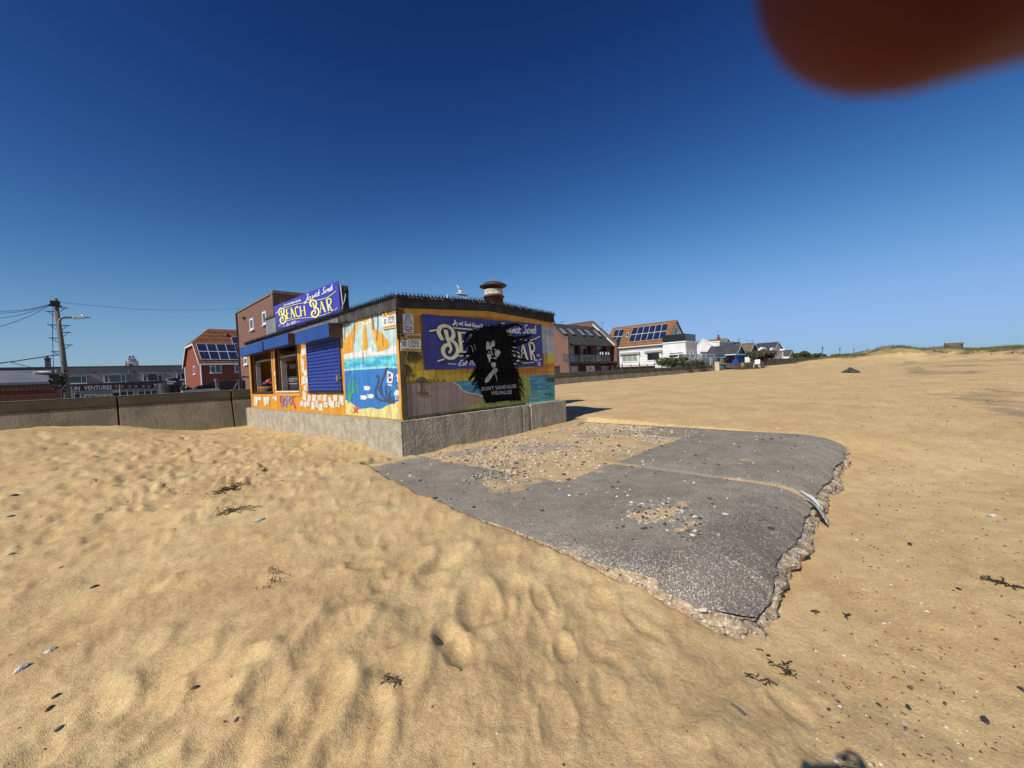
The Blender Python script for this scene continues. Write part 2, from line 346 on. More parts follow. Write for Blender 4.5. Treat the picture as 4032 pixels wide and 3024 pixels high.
# the deep soft prints in the foreground
for c, x, y, a in (('C6',370,560,.06),('C6',230,730,.075),('C6',370,750,.05),('C6',640,690,.04),('C6',790,690,.04),('C6',270,850,.05),('C6',540,900,.07),('C6',700,820,.04),('C6',400,700,.05),
                   ('C7',1650,700,.05),('C7',1580,1100,.08),('C7',1330,1090,.06),('C7',1000,1300,.08),('C7',730,1280,.06),('C7',1850,1330,.08),('C7',1500,1450,.07),('C7',560,1180,.04),('C7',560,880,.05),('C7',420,940,.04),('C7',750,850,.04),
                   ('C7',300,1500,.05),('C7',850,1500,.07),('C7',1200,1600,.06),('C7',1700,1550,.07),('C7',1050,650,.04),('C7',560,620,.03),('C7',1240,590,.035)):
    p = onZ(c, x, y, -.1); FP.append((p[0], p[1], R(20+RNG.uniform(-30,30)), .22, .115, a*.30))
def beach_z(x, y, detail=True):
    z = base_z(x, y); r = np.hypot(x-CAM[0], y-CAM[1]); th = np.degrees(np.arctan2(y-CAM[1], x-CAM[0]))
    near = 1-sstep(25, 60, r)
    rough = .45+.55*sstep(-6.2, -7.4, -y-0*x)*0
    left = 1-sstep(-2.2, -.6, x+.0*y)*sstep(-5.6,-6.6,y)      # trodden dry sand lies left of the slab, smoother right of it
    amp = .35+.65*left*(1-sstep(1,7,x))
    if detail:
        z = z+near*amp*(.085*fbm(x*.9+3, y*1.15, 2, 3)+.014*(.25-abs(fbm(x*1.7+y*.6+5, y*3.1-x*.5, 3, 14)))*2+.019*fbm(x*2.0+y*.5, y*3.4-x*.6, 3, 9)+.016*fbm(x*7, y*9, 3, 5))
        z = z+near*.006*fbm(x*16, y*16, 2, 12)+.016*fbm(x*2.6, y*4.2, 3, 17)*sstep(5, 10, r)*(1-sstep(30, 50, r))
        for (fx, fy, a, sx, sy, d) in FP:
            k = np.where((abs(x-fx) < .7) & (abs(y-fy) < .7))[0]
            if len(k) == 0: continue
            dx = x[k]-fx; dy = y[k]-fy; u = (dx*math.cos(a)+dy*math.sin(a))/sx; v = (-dx*math.sin(a)+dy*math.cos(a))/sy; q = np.sqrt(u*u+v*v)
            z[k] += d*(-np.exp(-(q/1.0)**4)*(1-.35*u)+.65*np.exp(-((q-1.36)/.28)**2)*(1+.5*u/np.maximum(q,.3))+.35*np.exp(-((v)/.55)**2)*np.exp(-((u-2.6)/1.1)**2))
    z = z+.05*fbm(x*.35, y*.35, 3, 21)*sstep(8, 20, r)
    # dunes behind the beach and the flat grass beyond
    t = np.interp(th, [-30,-15,-13,-10,-6,-4,-1.5,0,2.5,4,6.5,9,12,14], [1.25,1.2,1.15,1.1,1.0,1.15,1.3,1.45,1.3,.95,.75,.25,.05,0])
    start = np.interp(th, [-30,-14,-8,-4,2,7,14], [50,52,62,66,60,60,66])
    z = z+t*sstep(start, start+16, r+3*fbm(x*.12, y*.12, 3, 31))*(1+.75*fbm(x*.17, y*.17, 3, 33))+.0042*np.clip(r-75, 0, 300)*sstep(-40, 12, -th+0)*(th < 30)
    land = sstep(12.0, 12.4, y)*(1-sstep(96, 104, x)); z = z*(1-land)+.25*land
    # the ground under the slab and the hut stays below them
    le = left_edge(y); ins = sstep(-.02, .16, x-le)*(1-sstep(5.78, 6.0, x))*sstep(-6.2, -6.0, y)*(1-sstep(-.35, -.2, y))
    cover = sstep(-1.75, -1.25, -x-.0)  # (unused edge softener)
    slab_dip = np.where(ins > 0, -.35*ins, 0); z = z+slab_dip
    hut = sstep(0, .2, x)*(1-sstep(4.6, 4.8, x))*sstep(0, .2, y)*(1-sstep(10.5, 10.7, y)); z = z-.3*hut
    return z
ang = np.concatenate([np.arange(-62, 62, .22), np.arange(62, 298, 4.0)])+43.9
rad = [.3]
while rad[-1] < 4500: rad.append(rad[-1]*1.0145+.002)
rad = np.array(rad); TH, RR = np.meshgrid(np.radians(ang), rad); X = (CAM[0]+RR*np.cos(TH)).ravel(); Y = (CAM[1]+RR*np.sin(TH)).ravel(); Zz = beach_z(X, Y)
def grid_mesh(name, X, Y, Zz, nr, na, wrap, m, attrs={}):
    me = bpy.data.meshes.new(name); n = len(X); extra = 1 if wrap else 0
    co_ = np.empty((n+extra, 3)); co_[:n] = np.c_[X, Y, Zz]
    i = np.arange(nr-1)[:,None]*na; j = np.arange(na if wrap else na-1)[None,:]; j2 = (j+1) % na
    q = np.stack([i+j, i+j2, i+na+j2, i+na+j], -1).reshape(-1, 4)
    if wrap: co_[n] = (X[:na].mean(), Y[:na].mean(), Zz[:na].mean())
    tri = np.stack([np.full(na, n), (np.arange(na)+1) % na, np.arange(na)], -1) if wrap else np.zeros((0,3), int)
    loops = np.concatenate([q[:, ::-1].ravel(), tri.ravel()]); st = np.concatenate([np.arange(len(q))*4, len(q)*4+np.arange(len(tri))*3]); tot = np.concatenate([np.full(len(q), 4), np.full(len(tri), 3)])
    me.vertices.add(n+extra); me.vertices.foreach_set('co', co_.ravel()); me.loops.add(len(loops)); me.loops.foreach_set('vertex_index', loops.astype(np.int32))
    me.polygons.add(len(st)); me.polygons.foreach_set('loop_start', st.astype(np.int32)); me.polygons.foreach_set('loop_total', tot.astype(np.int32))
    me.polygons.foreach_set('use_smooth', np.ones(len(st), bool)); me.update(); me.validate()
    for k, a in attrs.items():
        at = me.attributes.new(k, 'FLOAT', 'POINT'); at.data.foreach_set('value', np.r_[a, [0]*extra].astype(np.float32))
    me.materials.append(m); o = bpy.data.objects.new(name, me); COL.objects.link(o); return o
def attr_mat(name, layers, base, rough=.95, bump=(220, .35, .004), grain=(300, .35), bump2=None):
    """base colour pair mixed over by attribute-driven colour pairs: (attribute, c1, c2, noise scale, break-up)"""
    m = bpy.data.materials.new(name); m.use_nodes = True; nt = m.node_tree; N = nt.nodes; L = nt.links; b = N['Principled BSDF']; b.inputs['Roughness'].default_value = rough; b.inputs['Specular IOR Level'].default_value = .2
    tc = N.new('ShaderNodeTexCoord')
    def noise(sc, d=5):
        n = N.new('ShaderNodeTexNoise'); n.inputs['Scale'].default_value = sc; n.inputs['Detail'].default_value = d; L.new(tc.outputs['Object'], n.inputs['Vector']); return n.outputs[0]
    def mr(s_, a, b_):
        r = N.new('ShaderNodeMapRange'); r.inputs[1].default_value = a; r.inputs[2].default_value = b_; L.new(s_, r.inputs[0]); return r.outputs[0]
    def mx(f, A, B_, bt='MIX'):
        x = N.new('ShaderNodeMix'); x.data_type = 'RGBA'; x.blend_type = bt
        for k, v_ in ((0, f), (6, A), (7, B_)):
            if isinstance(v_, float): x.inputs[k].default_value = v_
            elif isinstance(v_, tuple): x.inputs[k].default_value = v_+(1,)
            else: L.new(v_, x.inputs[k])
        return x.outputs[2]
    def pair(c1, c2, sc): return mx(mr(noise(sc), .35, .65), c1, c2)
    col = pair(*base)
    for (att, c1, c2, sc, br) in layers:
        a = N.new('ShaderNodeAttribute'); a.attribute_name = att; s_ = N.new('ShaderNodeMath'); s_.operation = 'MULTIPLY_ADD'; L.new(noise(sc*2.3, 8), s_.inputs[0]); s_.inputs[1].default_value = br; 
        ad = N.new('ShaderNodeMath'); ad.operation = 'ADD'; L.new(a.outputs['Fac'], ad.inputs[0]); ad.inputs[1].default_value = -br*.5; L.new(ad.outputs[0], s_.inputs[2])
        col = mx(mr(s_.outputs[0], .38, .62), col, pair(c1, c2, sc))
    for (s_g, amt_) in ((6, .20), (46, .22)): col = mx(amt_, col, mx(mr(noise(s_g, 4), .3, .7), (.22,.22,.22), (.9,.9,.9)), 'OVERLAY')
    g = noise(grain[0], 3); col = mx(grain[1], col, mx(mr(g, .3, .7), (.25,.25,.25), (1.0,1.0,1.0)), 'OVERLAY')
    L.new(col, b.inputs['Base Color'])
    bp = N.new('ShaderNodeBump'); bp.inputs['Strength'].default_value = bump[1]; bp.inputs['Distance'].default_value = bump[2]; L.new(noise(bump[0], 6), bp.inputs['Height']); last = bp
    if bump2:
        b2 = N.new('ShaderNodeBump'); b2.inputs['Strength'].default_value = bump2[1]; b2.inputs['Distance'].default_value = bump2[2]; L.new(noise(bump2[0], 6), b2.inputs['Height']); L.new(bp.outputs[0], b2.inputs['Normal']); last = b2
    L.new(last.outputs[0], b.inputs['Normal']); return m, N, L, b
rr = np.hypot(X-CAM[0], Y-CAM[1]); thd = np.degrees(np.arctan2(Y-CAM[1], X-CAM[0]))
wet = sstep(-.2, -2.6, Y+7.4-.10*(X-4))*sstep(4, 9, X)*.42*np.clip(.6+1.2*fbm(X*.18, Y*.5, 3, 97), .2, 1)+.12*sstep(-6.6,-7.5,Y)*sstep(-3,2,X)
gcut = np.interp(thd, [-30,-14,-11,-8,-5,-2,0,3,7,14], [1.35,1.3,1.2,1.15,1.5,1.5,1.65,1.45,1.4,1.8])
grass = np.clip(sstep(gcut-.1, gcut+.35, Zz)*sstep(52, 62, rr)+.0, 0, 1)
paved = sstep(12.0, 12.3, Y)*(1-sstep(96, 104, X))
sand_m, _, _, _ = attr_mat('sand', [('wet', (.33,.235,.135), (.27,.19,.11), .5, .8), ('grass', (.19,.165,.07), (.40,.30,.14), .5, 1.2), ('paved', (.2,.19,.17), (.27,.25,.22), .4, .1)],
                           ((.59,.405,.198), (.49,.328,.155), .8), bump=(170, .7, .008), grain=(240, .42), bump2=(28, .5, .014))
tag(grid_mesh('beach', X, Y, Zz, len(rad), len(ang), True, sand_m, dict(wet=wet, grass=grass, paved=paved)), kind='structure')
def gz(x, y): return float(beach_z(np.array([float(x)]), np.array([float(y)]))[0])

# ---------------------------------------------------------------- broken asphalt slab
slab_root = thing('concrete_apron', 'broken grey asphalt apron on the sand in front of the hut', 'slab', (2, -3, 0))
nu, nv_ = 330, 268; ug = np.linspace(0, 1, nu); vg = np.linspace(-6.2, .3, nv_); UU, VV = np.meshgrid(ug, vg); UU = UU.ravel(); VV = VV.ravel(); _le = left_edge(VV); UU = _le+(5.98-_le)*UU
for (cr0, sgn0) in ((.9, 1), (.32, -1)):     # rounded far corner and blunt near tip
    ex0 = np.clip(cr0-((5.98-UU) if sgn0 > 0 else (UU-_le)), 0, None); ey0 = np.clip(cr0-(VV+6.2), 0, None); h0 = np.hypot(ex0, ey0); k0 = np.where((ex0 > 0) & (ey0 > 0) & (h0 > 1e-6), np.maximum(ex0, ey0)/np.maximum(h0, 1e-6), 1)
    UU = UU+sgn0*(ex0*k0-ex0); VV = VV-(ey0*k0-ey0)
def slab_top(u, v):
    dr = v+6.2+.03*fbm(v*0+u*1.5, u*0, 3, 41)*0; dl = u-left_edge(v); db = 5.98-u
    cr = .9; ex = np.clip(cr-db, 0, None); ey = np.clip(cr-dr, 0, None); dc = np.where((ex > 0) & (ey > 0), cr-np.hypot(ex, ey), np.minimum(db, dr)); dr2 = np.minimum(dr, np.maximum(dc, 0)); db2 = np.maximum(np.minimum(db, dc), 0)
    rollr = np.clip(1-np.clip(dr2, 0, None)/.55, 0, 1); rolll = np.clip(1-dl/.34, 0, 1)*sstep(-3.2, -5.2, v)
    cn = .55; fx = np.clip(cn-dl, 0, None); fy = np.clip(cn-dr, 0, None); dn = np.where((fx > 0) & (fy > 0), cn-np.hypot(fx, fy), 9); nip = np.clip(1-np.clip(dn, 0, None)/.45, 0, 1)*(dn < 9)
    z = -.13*(1-np.sqrt(1-np.minimum(rollr, .985)**2))-.07*(1-np.sqrt(1-np.minimum(rolll, .985)**2))-.08*nip**2-.06*np.clip(1-db2/.4, 0, 1)**2
    pe = .07*fbm(u*3, v*3, 3, 44)
    patch = sstep(.06, .18, u+pe*2.4)*sstep(-3.68, -3.64, v+pe)*(1-np.where(v > -2.6+pe, sstep(5.4, 5.6, u+pe*3), sstep(4.16, 4.2, u+pe*2)))
    joint = np.exp(-((u-1.47-.02*fbm(v, u*0, 2, 4))/.085)**2)*(v < -3.5)
    z = z-.028*patch-.018*joint+.012*fbm(u*.8, v*.8, 3, 45)+.004*fbm(u*6, v*6, 2, 46)
    chip = 0
    for c, x, y, s_ in (('C6',1230,465,.16),('C6',1300,480,.12),('C6',1400,440,.10),('C6',1430,520,.10),('C6',1660,243,.2),('C6',1390,655,.07),('C6',1180,650,.0),('C6',600,330,.12)):
        p = onZ(c, x, y, 0); chip = chip+(0 if s_ == 0 else 1)*np.exp(-(((u-p[0])/max(s_*2.0,.01))**2+((v-p[1])/max(s_,.01))**2))
    white = np.clip(rolll*1.5-.55, 0, 1)*sstep(-4.0, -5.0, v)*(1-.8*sstep(-5.7,-6.0,v))
    # sand blown in over the left arm of the slab and round the hut
    over = sstep(-.75, -.2, v+.3*fbm(u*1.1, v*1.1, 3, 49))*(u < .05)*.9
    z = z+.0*over
    return z, patch, joint, np.clip(chip, 0, 1), white, np.clip(over, 0, 1)
def redge(u): return .07*fbm(np.asarray(u)*1.6, np.asarray(u)*0+3, 2, 81)+.035*fbm(np.asarray(u)*7, np.asarray(u)*0+5, 3, 82)
sz, patch, joint, chip, white, over = slab_top(UU, VV); VG = VV+redge(UU)*np.clip(1-(VV+6.2)/.5, 0, 1)
sand_on = np.clip(chip*sstep(-.12, .30, fbm(UU*7, VV*7, 3, 55)-.02)*1.0+over+patch*(.95*sstep(-.42, .12, fbm(UU*.9, VV*.9, 4, 51)+.22*sstep(-2.6,-.2,VV)-.12*sstep(2.5,5,UU)))+.8*joint*sstep(-.25, .2, fbm(UU*2.2, VV*2.2, 3, 93))+.55*sstep(.02, .4, fbm(UU*1.4, VV*1.4, 4, 95))*np.exp(-((VV+3.2)/1.1)**2)*(UU < 5.5), 0, 1)
slab_m, N_, L_, b_ = attr_mat('asphalt', [('patch', (.40,.325,.235), (.29,.235,.175), 1.2, .05), ('joint', (.33,.29,.22), (.24,.22,.18), 3, .2), ('white', (.50,.43,.33), (.22,.18,.14), 26, .9), ('tint', (.20,.175,.145), (.15,.13,.108), 3, .9), ('sandy', (.55,.385,.20), (.46,.315,.16), 2, .7)],
                              ((.275,.245,.19), (.205,.182,.14), 1.6), bump=(130, 1.0, .008), grain=(170, .75), bump2=(24, .5, .014))
def add_stains(m):
    nt = m.node_tree; N = nt.nodes; L = nt.links; b = N['Principled BSDF']; src = b.inputs['Base Color'].links[0].from_socket; tc = N.new('ShaderNodeTexCoord')
    st = N.new('ShaderNodeTexNoise'); st.inputs['Scale'].default_value = .55; st.inputs['Detail'].default_value = 5; L.new(tc.outputs['Object'], st.inputs['Vector']); sr = N.new('ShaderNodeMapRange'); sr.inputs[1].default_value = .52; sr.inputs[2].default_value = .68; sr.inputs[4].default_value = .35; L.new(st.outputs[0], sr.inputs[0])
    for f_, cc in ((sr.outputs[0], (.15,.135,.11)),):
        x = N.new('ShaderNodeMix'); x.data_type = 'RGBA'; L.new(f_, x.inputs[0]); L.new(src, x.inputs[6]); x.inputs[7].default_value = cc+(1,); src = x.outputs[2]
    L.new(src, b.inputs['Base Color'])
def add_specks(m, specs):
    nt = m.node_tree; N = nt.nodes; L = nt.links; b = N['Principled BSDF']; src = b.inputs['Base Color'].links[0].from_socket
    tc = N.new('ShaderNodeTexCoord')
    for (cc, ss, th, den, att) in specs:
        vo = N.new('ShaderNodeTexVoronoi'); vo.inputs['Scale'].default_value = ss; L.new(tc.outputs['Object'], vo.inputs['Vector']); sc = N.new('ShaderNodeSeparateColor'); L.new(vo.outputs['Color'], sc.inputs[0])
        a = N.new('ShaderNodeMath'); a.operation = 'LESS_THAN'; L.new(vo.outputs['Distance'], a.inputs[0]); a.inputs[1].default_value = th
        c_ = N.new('ShaderNodeMath'); c_.operation = 'LESS_THAN'; L.new(sc.outputs[0], c_.inputs[0]); c_.inputs[1].default_value = den
        if att:
            at = N.new('ShaderNodeAttribute'); at.attribute_name = att; mu = N.new('ShaderNodeMath'); mu.operation = 'MULTIPLY_ADD'; L.new(at.outputs['Fac'], mu.inputs[0]); mu.inputs[1].default_value = .8; mu.inputs[2].default_value = den; L.new(mu.outputs[0], c_.inputs[1])
        p = N.new('ShaderNodeMath'); p.operation = 'MULTIPLY'; L.new(a.outputs[0], p.inputs[0]); L.new(c_.outputs[0], p.inputs[1])
        x = N.new('ShaderNodeMix'); x.data_type = 'RGBA'; L.new(p.outputs[0], x.inputs[0]); L.new(src, x.inputs[6]); x.inputs[7].default_value = cc+(1,); src = x.outputs[2]
    L.new(src, b.inputs['Base Color'])
add_stains(slab_m)
edge_spk = np.clip(sstep(-4.9, -6.0, VV)*sstep(2.6, -.6, UU)+.7*sstep(.5, 0, UU-left_edge(VV))*sstep(-3.8,-5,VV), 0, 1)
add_specks(slab_m, [((.60,.54,.43), 62, .34, .14, 'spk'), ((.55,.48,.38), 30, .22, .08, 'spk'), ((.05,.045,.04), 52, .32, .14, None), ((.34,.31,.27), 90, .36, .25, None)])
top = grid_mesh('asphalt_top', UU-2, VG+3, sz, nv_, nu, False, slab_m, dict(patch=patch, joint=joint, white=white, sandy=sand_on, spk=edge_spk*np.clip(.55+1.1*fbm(UU*1.6, VV*1.6, 3, 91), .1, 1)*.75, tint=edge_spk*.75)); top.parent = slab_root
for p in top.data.polygons: pass
top.data.flip_normals()
# broken underside of aggregate along the exposed edges
_vv = np.arange(-2.5, -5.88, -.022); _l0 = float(left_edge(np.array([-6.0]))[0]); per = list(zip(left_edge(_vv), _vv))+[(_l0+.32-.32*math.cos(a), -5.88-.32*math.sin(a)) for a in np.linspace(0, math.pi/2, 24)]+[(u, -6.2) for u in np.arange(_l0+.33, 5.08, .022)]+[(5.08+.9*math.sin(a), -5.3-.9*math.cos(a)) for a in np.linspace(0, math.pi/2, 55)]+[(5.98, v) for v in np.arange(-5.3, -1.9, .03)]
per = np.array(per); ctr = np.array([2, -3.0]); nd = 20
tz = slab_top(per[:,0], per[:,1])[0]; s_arr = np.arange(len(per))*.025
per[:,1] += redge(per[:,0])*np.clip(1-(per[:,1]+6.2)/.5, 0, 1); nx = np.gradient(per[:,0]); ny = np.gradient(per[:,1]); ln = np.hypot(nx, ny)+1e-9; ox, oy = ny/ln, -nx/ln     # outward
sgn = np.sign((per[:,0]-ctr[0])*ox+(per[:,1]-ctr[1])*oy); ox *= sgn; oy *= sgn
gx, gy, gz_ = [], [], []
for k in range(nd):
    t = k/(nd-1); z = tz*(1-t)+(tz*.3-.45)*t
    bulge = .045*sstep(0, .25, t)+.07*fbm(s_arr*2.1, s_arr*0+t*1.6, 2, 61)*sstep(0, .2, t)+.055*fbm(s_arr*13, s_arr*0+t*6, 3, 63)*sstep(0, .12, t)+.025*fbm(s_arr*40, s_arr*0+t*18, 2, 67)*sstep(0, .12, t)-.06*np.exp(-((t-.11)/.05)**2)
    bulge = bulge*np.clip((np.arange(len(per))-len(_vv))/16, .35, 1)
    gx.append(per[:,0]+ox*(bulge-.01*(k == 0))); gy.append(per[:,1]+oy*(bulge-.01*(k == 0))); gz_.append(z+.02*fbm(s_arr*9, s_arr*0+t*5, 3, 64)*(k > 0)-(.006 if k == 0 else 0))
agg = mat('aggregate', (.52,.41,.27), (.25,.18,.12), 22, rough=.95, bump=1, bsc=45, lo=.3, hi=.7, speck=[((.64,.56,.44), 40, .40), ((.07,.055,.045), 30, .26), ((.58,.5,.38), 66, .36)])
be = grid_mesh('broken_edge', np.concatenate(gx)-2, np.concatenate(gy)+3, np.concatenate(gz_), nd, len(per), False, agg); be.parent = slab_root
# torn grey sheet sticking out of the joint
p0 = np.array([1.46, -6.30, -.02]); sh = MB(); g = []
for i in range(9):
    t = i/8; g.append([(1.34+.15*s_-.06*t+.03*math.sin(5*t+3*s_), -6.12-.22*t+.02*s_, -.10-.02*t-.20*t*t+.02*math.sin(6*s_)*t) for s_ in np.linspace(0, 1, 6)])
for i in range(8):
    for j in range(5): sh.poly([g[i][j], g[i][j+1], g[i+1][j+1], g[i+1][j]])
o = sh.build('plastic_sheet', paint('grey_plastic', (.42,.43,.42), rough=.4), None, True, loc=(1.45,-6.3,-.05)); md = o.modifiers.new('t', 'SOLIDIFY'); md.thickness = .006
tag(o, 'torn grey plastic sheet hanging out of the joint in the asphalt apron', 'plastic sheet')
pp = onZ('C8', 705, 405, -.03); pb = MB()
pb.tube([(1.52, -6.06, -.055), (1.48, -6.17, -.10), (1.45, -6.23, -.15), (1.43, -6.25, -.19)], [.016,.022,.020,.012], 10)
tag(pb.build('pipe_offcut', paint('white_plastic', (.52,.52,.49), rough=.6), None, True, loc=(1.5,-6.3,-.1)), 'short white plastic pipe end poking out of the slab joint', 'pipe')

# ---------------------------------------------------------------- beach hut
LU, LV, PT, EV = 4.755, 10.69, .66, 3.03      # gable width, length, plinth top, eaves
UA, ZA = 2.34, 3.15                            # ridge
M_conc = mat('concrete', (.47,.42,.31), (.30,.265,.19), 5, rough=.95, bump=1.8, bsc=18, lo=.35, hi=.7, speck=[((.46,.43,.36), 42, .30), ((.09,.08,.065), 30, .2)], streak=((.12,.11,.09), .35))
M_orange = mat('orange_boards', (.70,.33,.028), (.62,.27,.02), 3, rough=.6, planks=.105, bump=.4, bsc=50, streak=((.45,.2,.03), .25))
M_otrim = mat('orange_trim', (.72,.36,.05), (.60,.28,.04), 5, rough=.6, bump=.3, bsc=40, streak=((.3,.16,.04), .4))
M_brownor = mat('ochre_boards', (.62,.29,.03), (.46,.21,.03), 3, rough=.65, planks=.165, bump=.4, bsc=40, streak=((.2,.1,.03), .5))
M_blue = mat('blue_steel', (.022,.07,.29), (.018,.058,.24), 2, rough=.4, bump=.15, bsc=8, streak=((.02,.05,.2), .4))
M_navy = mat('navy_steel', (.022,.045,.21), (.018,.035,.16), 4, rough=.38, bump=.1, bsc=20)
M_dark = mat('dark_steel', (.018,.018,.022), (.03,.028,.028), 6, rough=.5)
M_tar = mat('tarred_felt', (.022,.021,.02), (.05,.047,.043), 5, rough=.8, bump=.6, bsc=20)
M_grey = mat('weathered_fascia', (.24,.225,.20), (.13,.12,.105), 4, rough=.85, bump=.5, bsc=30, stretch=(1,1,3), streak=((.06,.055,.05), .6))
M_spike = mat('black_plastic', (.02,.02,.02), (.045,.043,.04), 12, rough=.45)
M_black = mat('black_paint', (.004,.004,.0045), (.007,.007,.0075), 8, rough=.9, spec=.08, planks=.165, bump=.2)
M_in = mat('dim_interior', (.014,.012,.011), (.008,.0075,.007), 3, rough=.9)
hut = thing('beach_hut', 'painted wooden beach bar kiosk with blue shutters on a concrete plinth', 'hut', (0, 0, 0))
# plinth with a crack and nibbled top edge
pm = MB(); nseg = 60
def strip(pts_top, pts_bot):
    for i in range(len(pts_top)-1): pm.poly([pts_top[i], pts_bot[i], pts_bot[i+1], pts_top[i+1]])
us = np.linspace(-.147, LU+.28, 90); ch = [.010*abs(vn(u*9, 0, 3))+.006*abs(vn(u*31, 0, 4)) for u in us]
crk = [(.05 if abs(u-3.52) < .03 else 0)+(.02 if abs(u-3.22) < .03 else 0)+.006*float(vn(u*4, 1, 3)) for u in us]
strip([(u, -.147+c+ch[i]*.8, PT-ch[i]) for i, (u, c) in enumerate(zip(us, crk))], [(u, -.147+c, -.6) for u, c in zip(us, crk)])
strip([(u, .05, PT+.002) for u in us], [(u, -.147+c+ch[i]*.8, PT-ch[i]) for i, (u, c) in enumerate(zip(us, crk))])
vs = np.linspace(LV+.127, -.147, 120); ch2 = [.010*abs(vn(v*9, 5, 3))+.006*abs(vn(v*31, 0, 4)) for v in vs]
strip([(-.147+ch2[i]*.8, v, PT-ch2[i]) for i, v in enumerate(vs)], [(-.147+.006*float(vn(v*3, 2, 8)), v, -.6) for v in vs])
strip([(.05, v, PT+.002) for v in vs], [(-.147+ch2[i]*.8, v, PT-ch2[i]) for i, v in enumerate(vs)])
pm.poly([(LU+.28, -.147, PT), (LU+.28, LV+.127, PT), (LU+.28, LV+.127, -.6), (LU+.28, -.147, -.6)]); pm.poly([(-.147, LV+.127, PT), (LU+.28, LV+.127, PT), (LU+.28, LV+.127, -.6), (-.147, LV+.127, -.6)])
pm.poly([(.05, .05, PT+.002), (LU+.28, .05, PT+.002), (LU+.28, LV+.127, PT+.002), (.05, LV+.127, PT+.002)])
pm.build('plinth', M_conc, hut)
# shell: front wall with three openings, gable walls, rear wall, floor, ceiling
OPEN = [(7.90, 10.30, 1.24, 2.62), (5.46, 7.46, 1.27, 2.62), (2.62, 4.72, 1.25, 2.56)]
fw = MB(); T = .10; zt = 3.0
vcut = [0, 2.55, 2.62, 4.72, 5.46, 7.46, 7.90, 10.30, LV]
fw.box(0, T, .001, 2.62, PT+.003, zt); fw.box(0, T, 4.72, 5.46, PT+.003, zt); fw.box(0, T, 7.46, 7.90, PT+.003, zt); fw.box(0, T, 10.30, LV, PT+.003, zt)
for (a, b, z0, z1) in OPEN: fw.box(0, T, a, b, PT+.003, z0); fw.box(0, T, a, b, z1, zt)
fw.build('front_wall', M_orange, hut)
gw = MB(); gw.slab([(.101, 0.0, PT+.045), (LU, 0.0, PT+.045), (LU, 0.0, 2.96), (UA, 0.0, 3.06), (.101, 0.0, 2.96)], (0, .09, 0)); gw.build('gable_wall', M_brownor, hut)
rw = MB(); rw.box(LU-.1, LU-.002, .10, LV, PT+.003, 2.98); rw.slab([(.101, LV, PT), (LU-.101, LV, PT), (LU-.101, LV, 2.96), (UA, LV, 3.05), (.101, LV, 2.96)], (0, -.09, 0)); rw.build('rear_wall', M_brownor, hut)
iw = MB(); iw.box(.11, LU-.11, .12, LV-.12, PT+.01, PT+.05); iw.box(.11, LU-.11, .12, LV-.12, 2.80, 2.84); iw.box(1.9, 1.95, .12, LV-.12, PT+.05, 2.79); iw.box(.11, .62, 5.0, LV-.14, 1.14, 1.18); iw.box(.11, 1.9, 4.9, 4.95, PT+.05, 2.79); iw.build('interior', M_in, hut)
# roof, ridge along Y, low pitch, black felt
rf = MB(); o_ = .05
for (a, b) in (((-o_, EV), (UA, ZA)), ((UA, ZA), (LU+o_, EV))):
    rf.slab([(a[0], -o_, a[1]), (b[0], -o_, b[1]), (b[0], LV+o_, b[1]), (a[0], LV+o_, a[1])], (0, 0, -.05))
rf.build('roof', M_tar, hut)
fa = MB(); fa.box(-.045, -.005, 2.56, LV+.05, 2.84, 2.985); fa.build('fascia', M_grey, hut)
fb = MB(); fb.box(-.06, -.005, -.055, 2.555, 2.80, 2.99); fb.build('fascia', mat('black_fascia', (.035,.034,.033), (.07,.067,.06), 5, rough=.8, bump=.5, bsc=30, streak=((.12,.11,.1), .4)), hut)
gf = MB()
for (a, b) in (((-.045, 3.0), (UA, 3.12)), ((UA, 3.12), (LU+.045, 3.0))):
    gf.slab([(a[0], -.052, a[1]-.17), (b[0], -.052, b[1]-.17), (b[0], -.052, b[1]-.005), (a[0], -.052, a[1]-.005)], (0, .045, 0))
gf.build('gable_fascia', M_tar, hut)
bb = MB()
for (a, b) in (((.14, 2.83), (UA, 2.945)), ((UA, 2.945), (LU, 2.83))):
    bb.slab([(a[0], -.026, a[1]-.13), (b[0], -.026, b[1]-.13), (b[0], -.026, b[1]), (a[0], -.026, a[1])], (0, .024, 0))
bb.build('barge_board', M_otrim, hut)
tr = MB(); tr.box(-.022, .10, -.018, -.0005, PT+.01, 2.8); tr.build('corner_board', mat('dark_corner', (.10,.075,.045), (.2,.13,.05), 5, rough=.8, bump=.4), hut)
tr = MB(); tr.box(-.02, -.0005, 0.0, .085, PT+.006, 2.80); tr.build('corner_board', M_otrim, hut)
# spike strips
def spikes(name, p0, p1, out, step=.085, base=True, h=.105, rows=2):
    p0 = np.array(p0, float); p1 = np.array(p1, float); out = np.array(out, float); n = int(np.linalg.norm(p1-p0)/step); m = MB(); ax = (p1-p0)/np.linalg.norm(p1-p0)
    if base:
        q = np.cross(ax, out); q = q/np.linalg.norm(q)*.022
        m.slab([p0-q, p1-q, p1+q, p0+q], -out*.012)
    for i in range(n):
        p = p0+(p1-p0)*((i+.5)/n); j = np.array([random.uniform(-.25, .25) for _ in range(3)])
        up = np.array([0,0,1.0])
        m.spike(p, out+ax*random.uniform(-.3,.3)+up*.75+j*.4, h*random.uniform(.85, 1.15), .016)
        if rows > 1: m.spike(p+ax*step*.5, out*1.0-up*.75+ax*random.uniform(-.5,.5)+j*.4, h*.9, .018)
        if rows > 2: m.spike(p, up+j*.5, h, .017)
    return m.build(name, M_spike, hut)
spikes('spike_strip', (-.065, -.05, 3.045), (-.065, LV+.05, 3.03), (-1, 0, .15), rows=3)
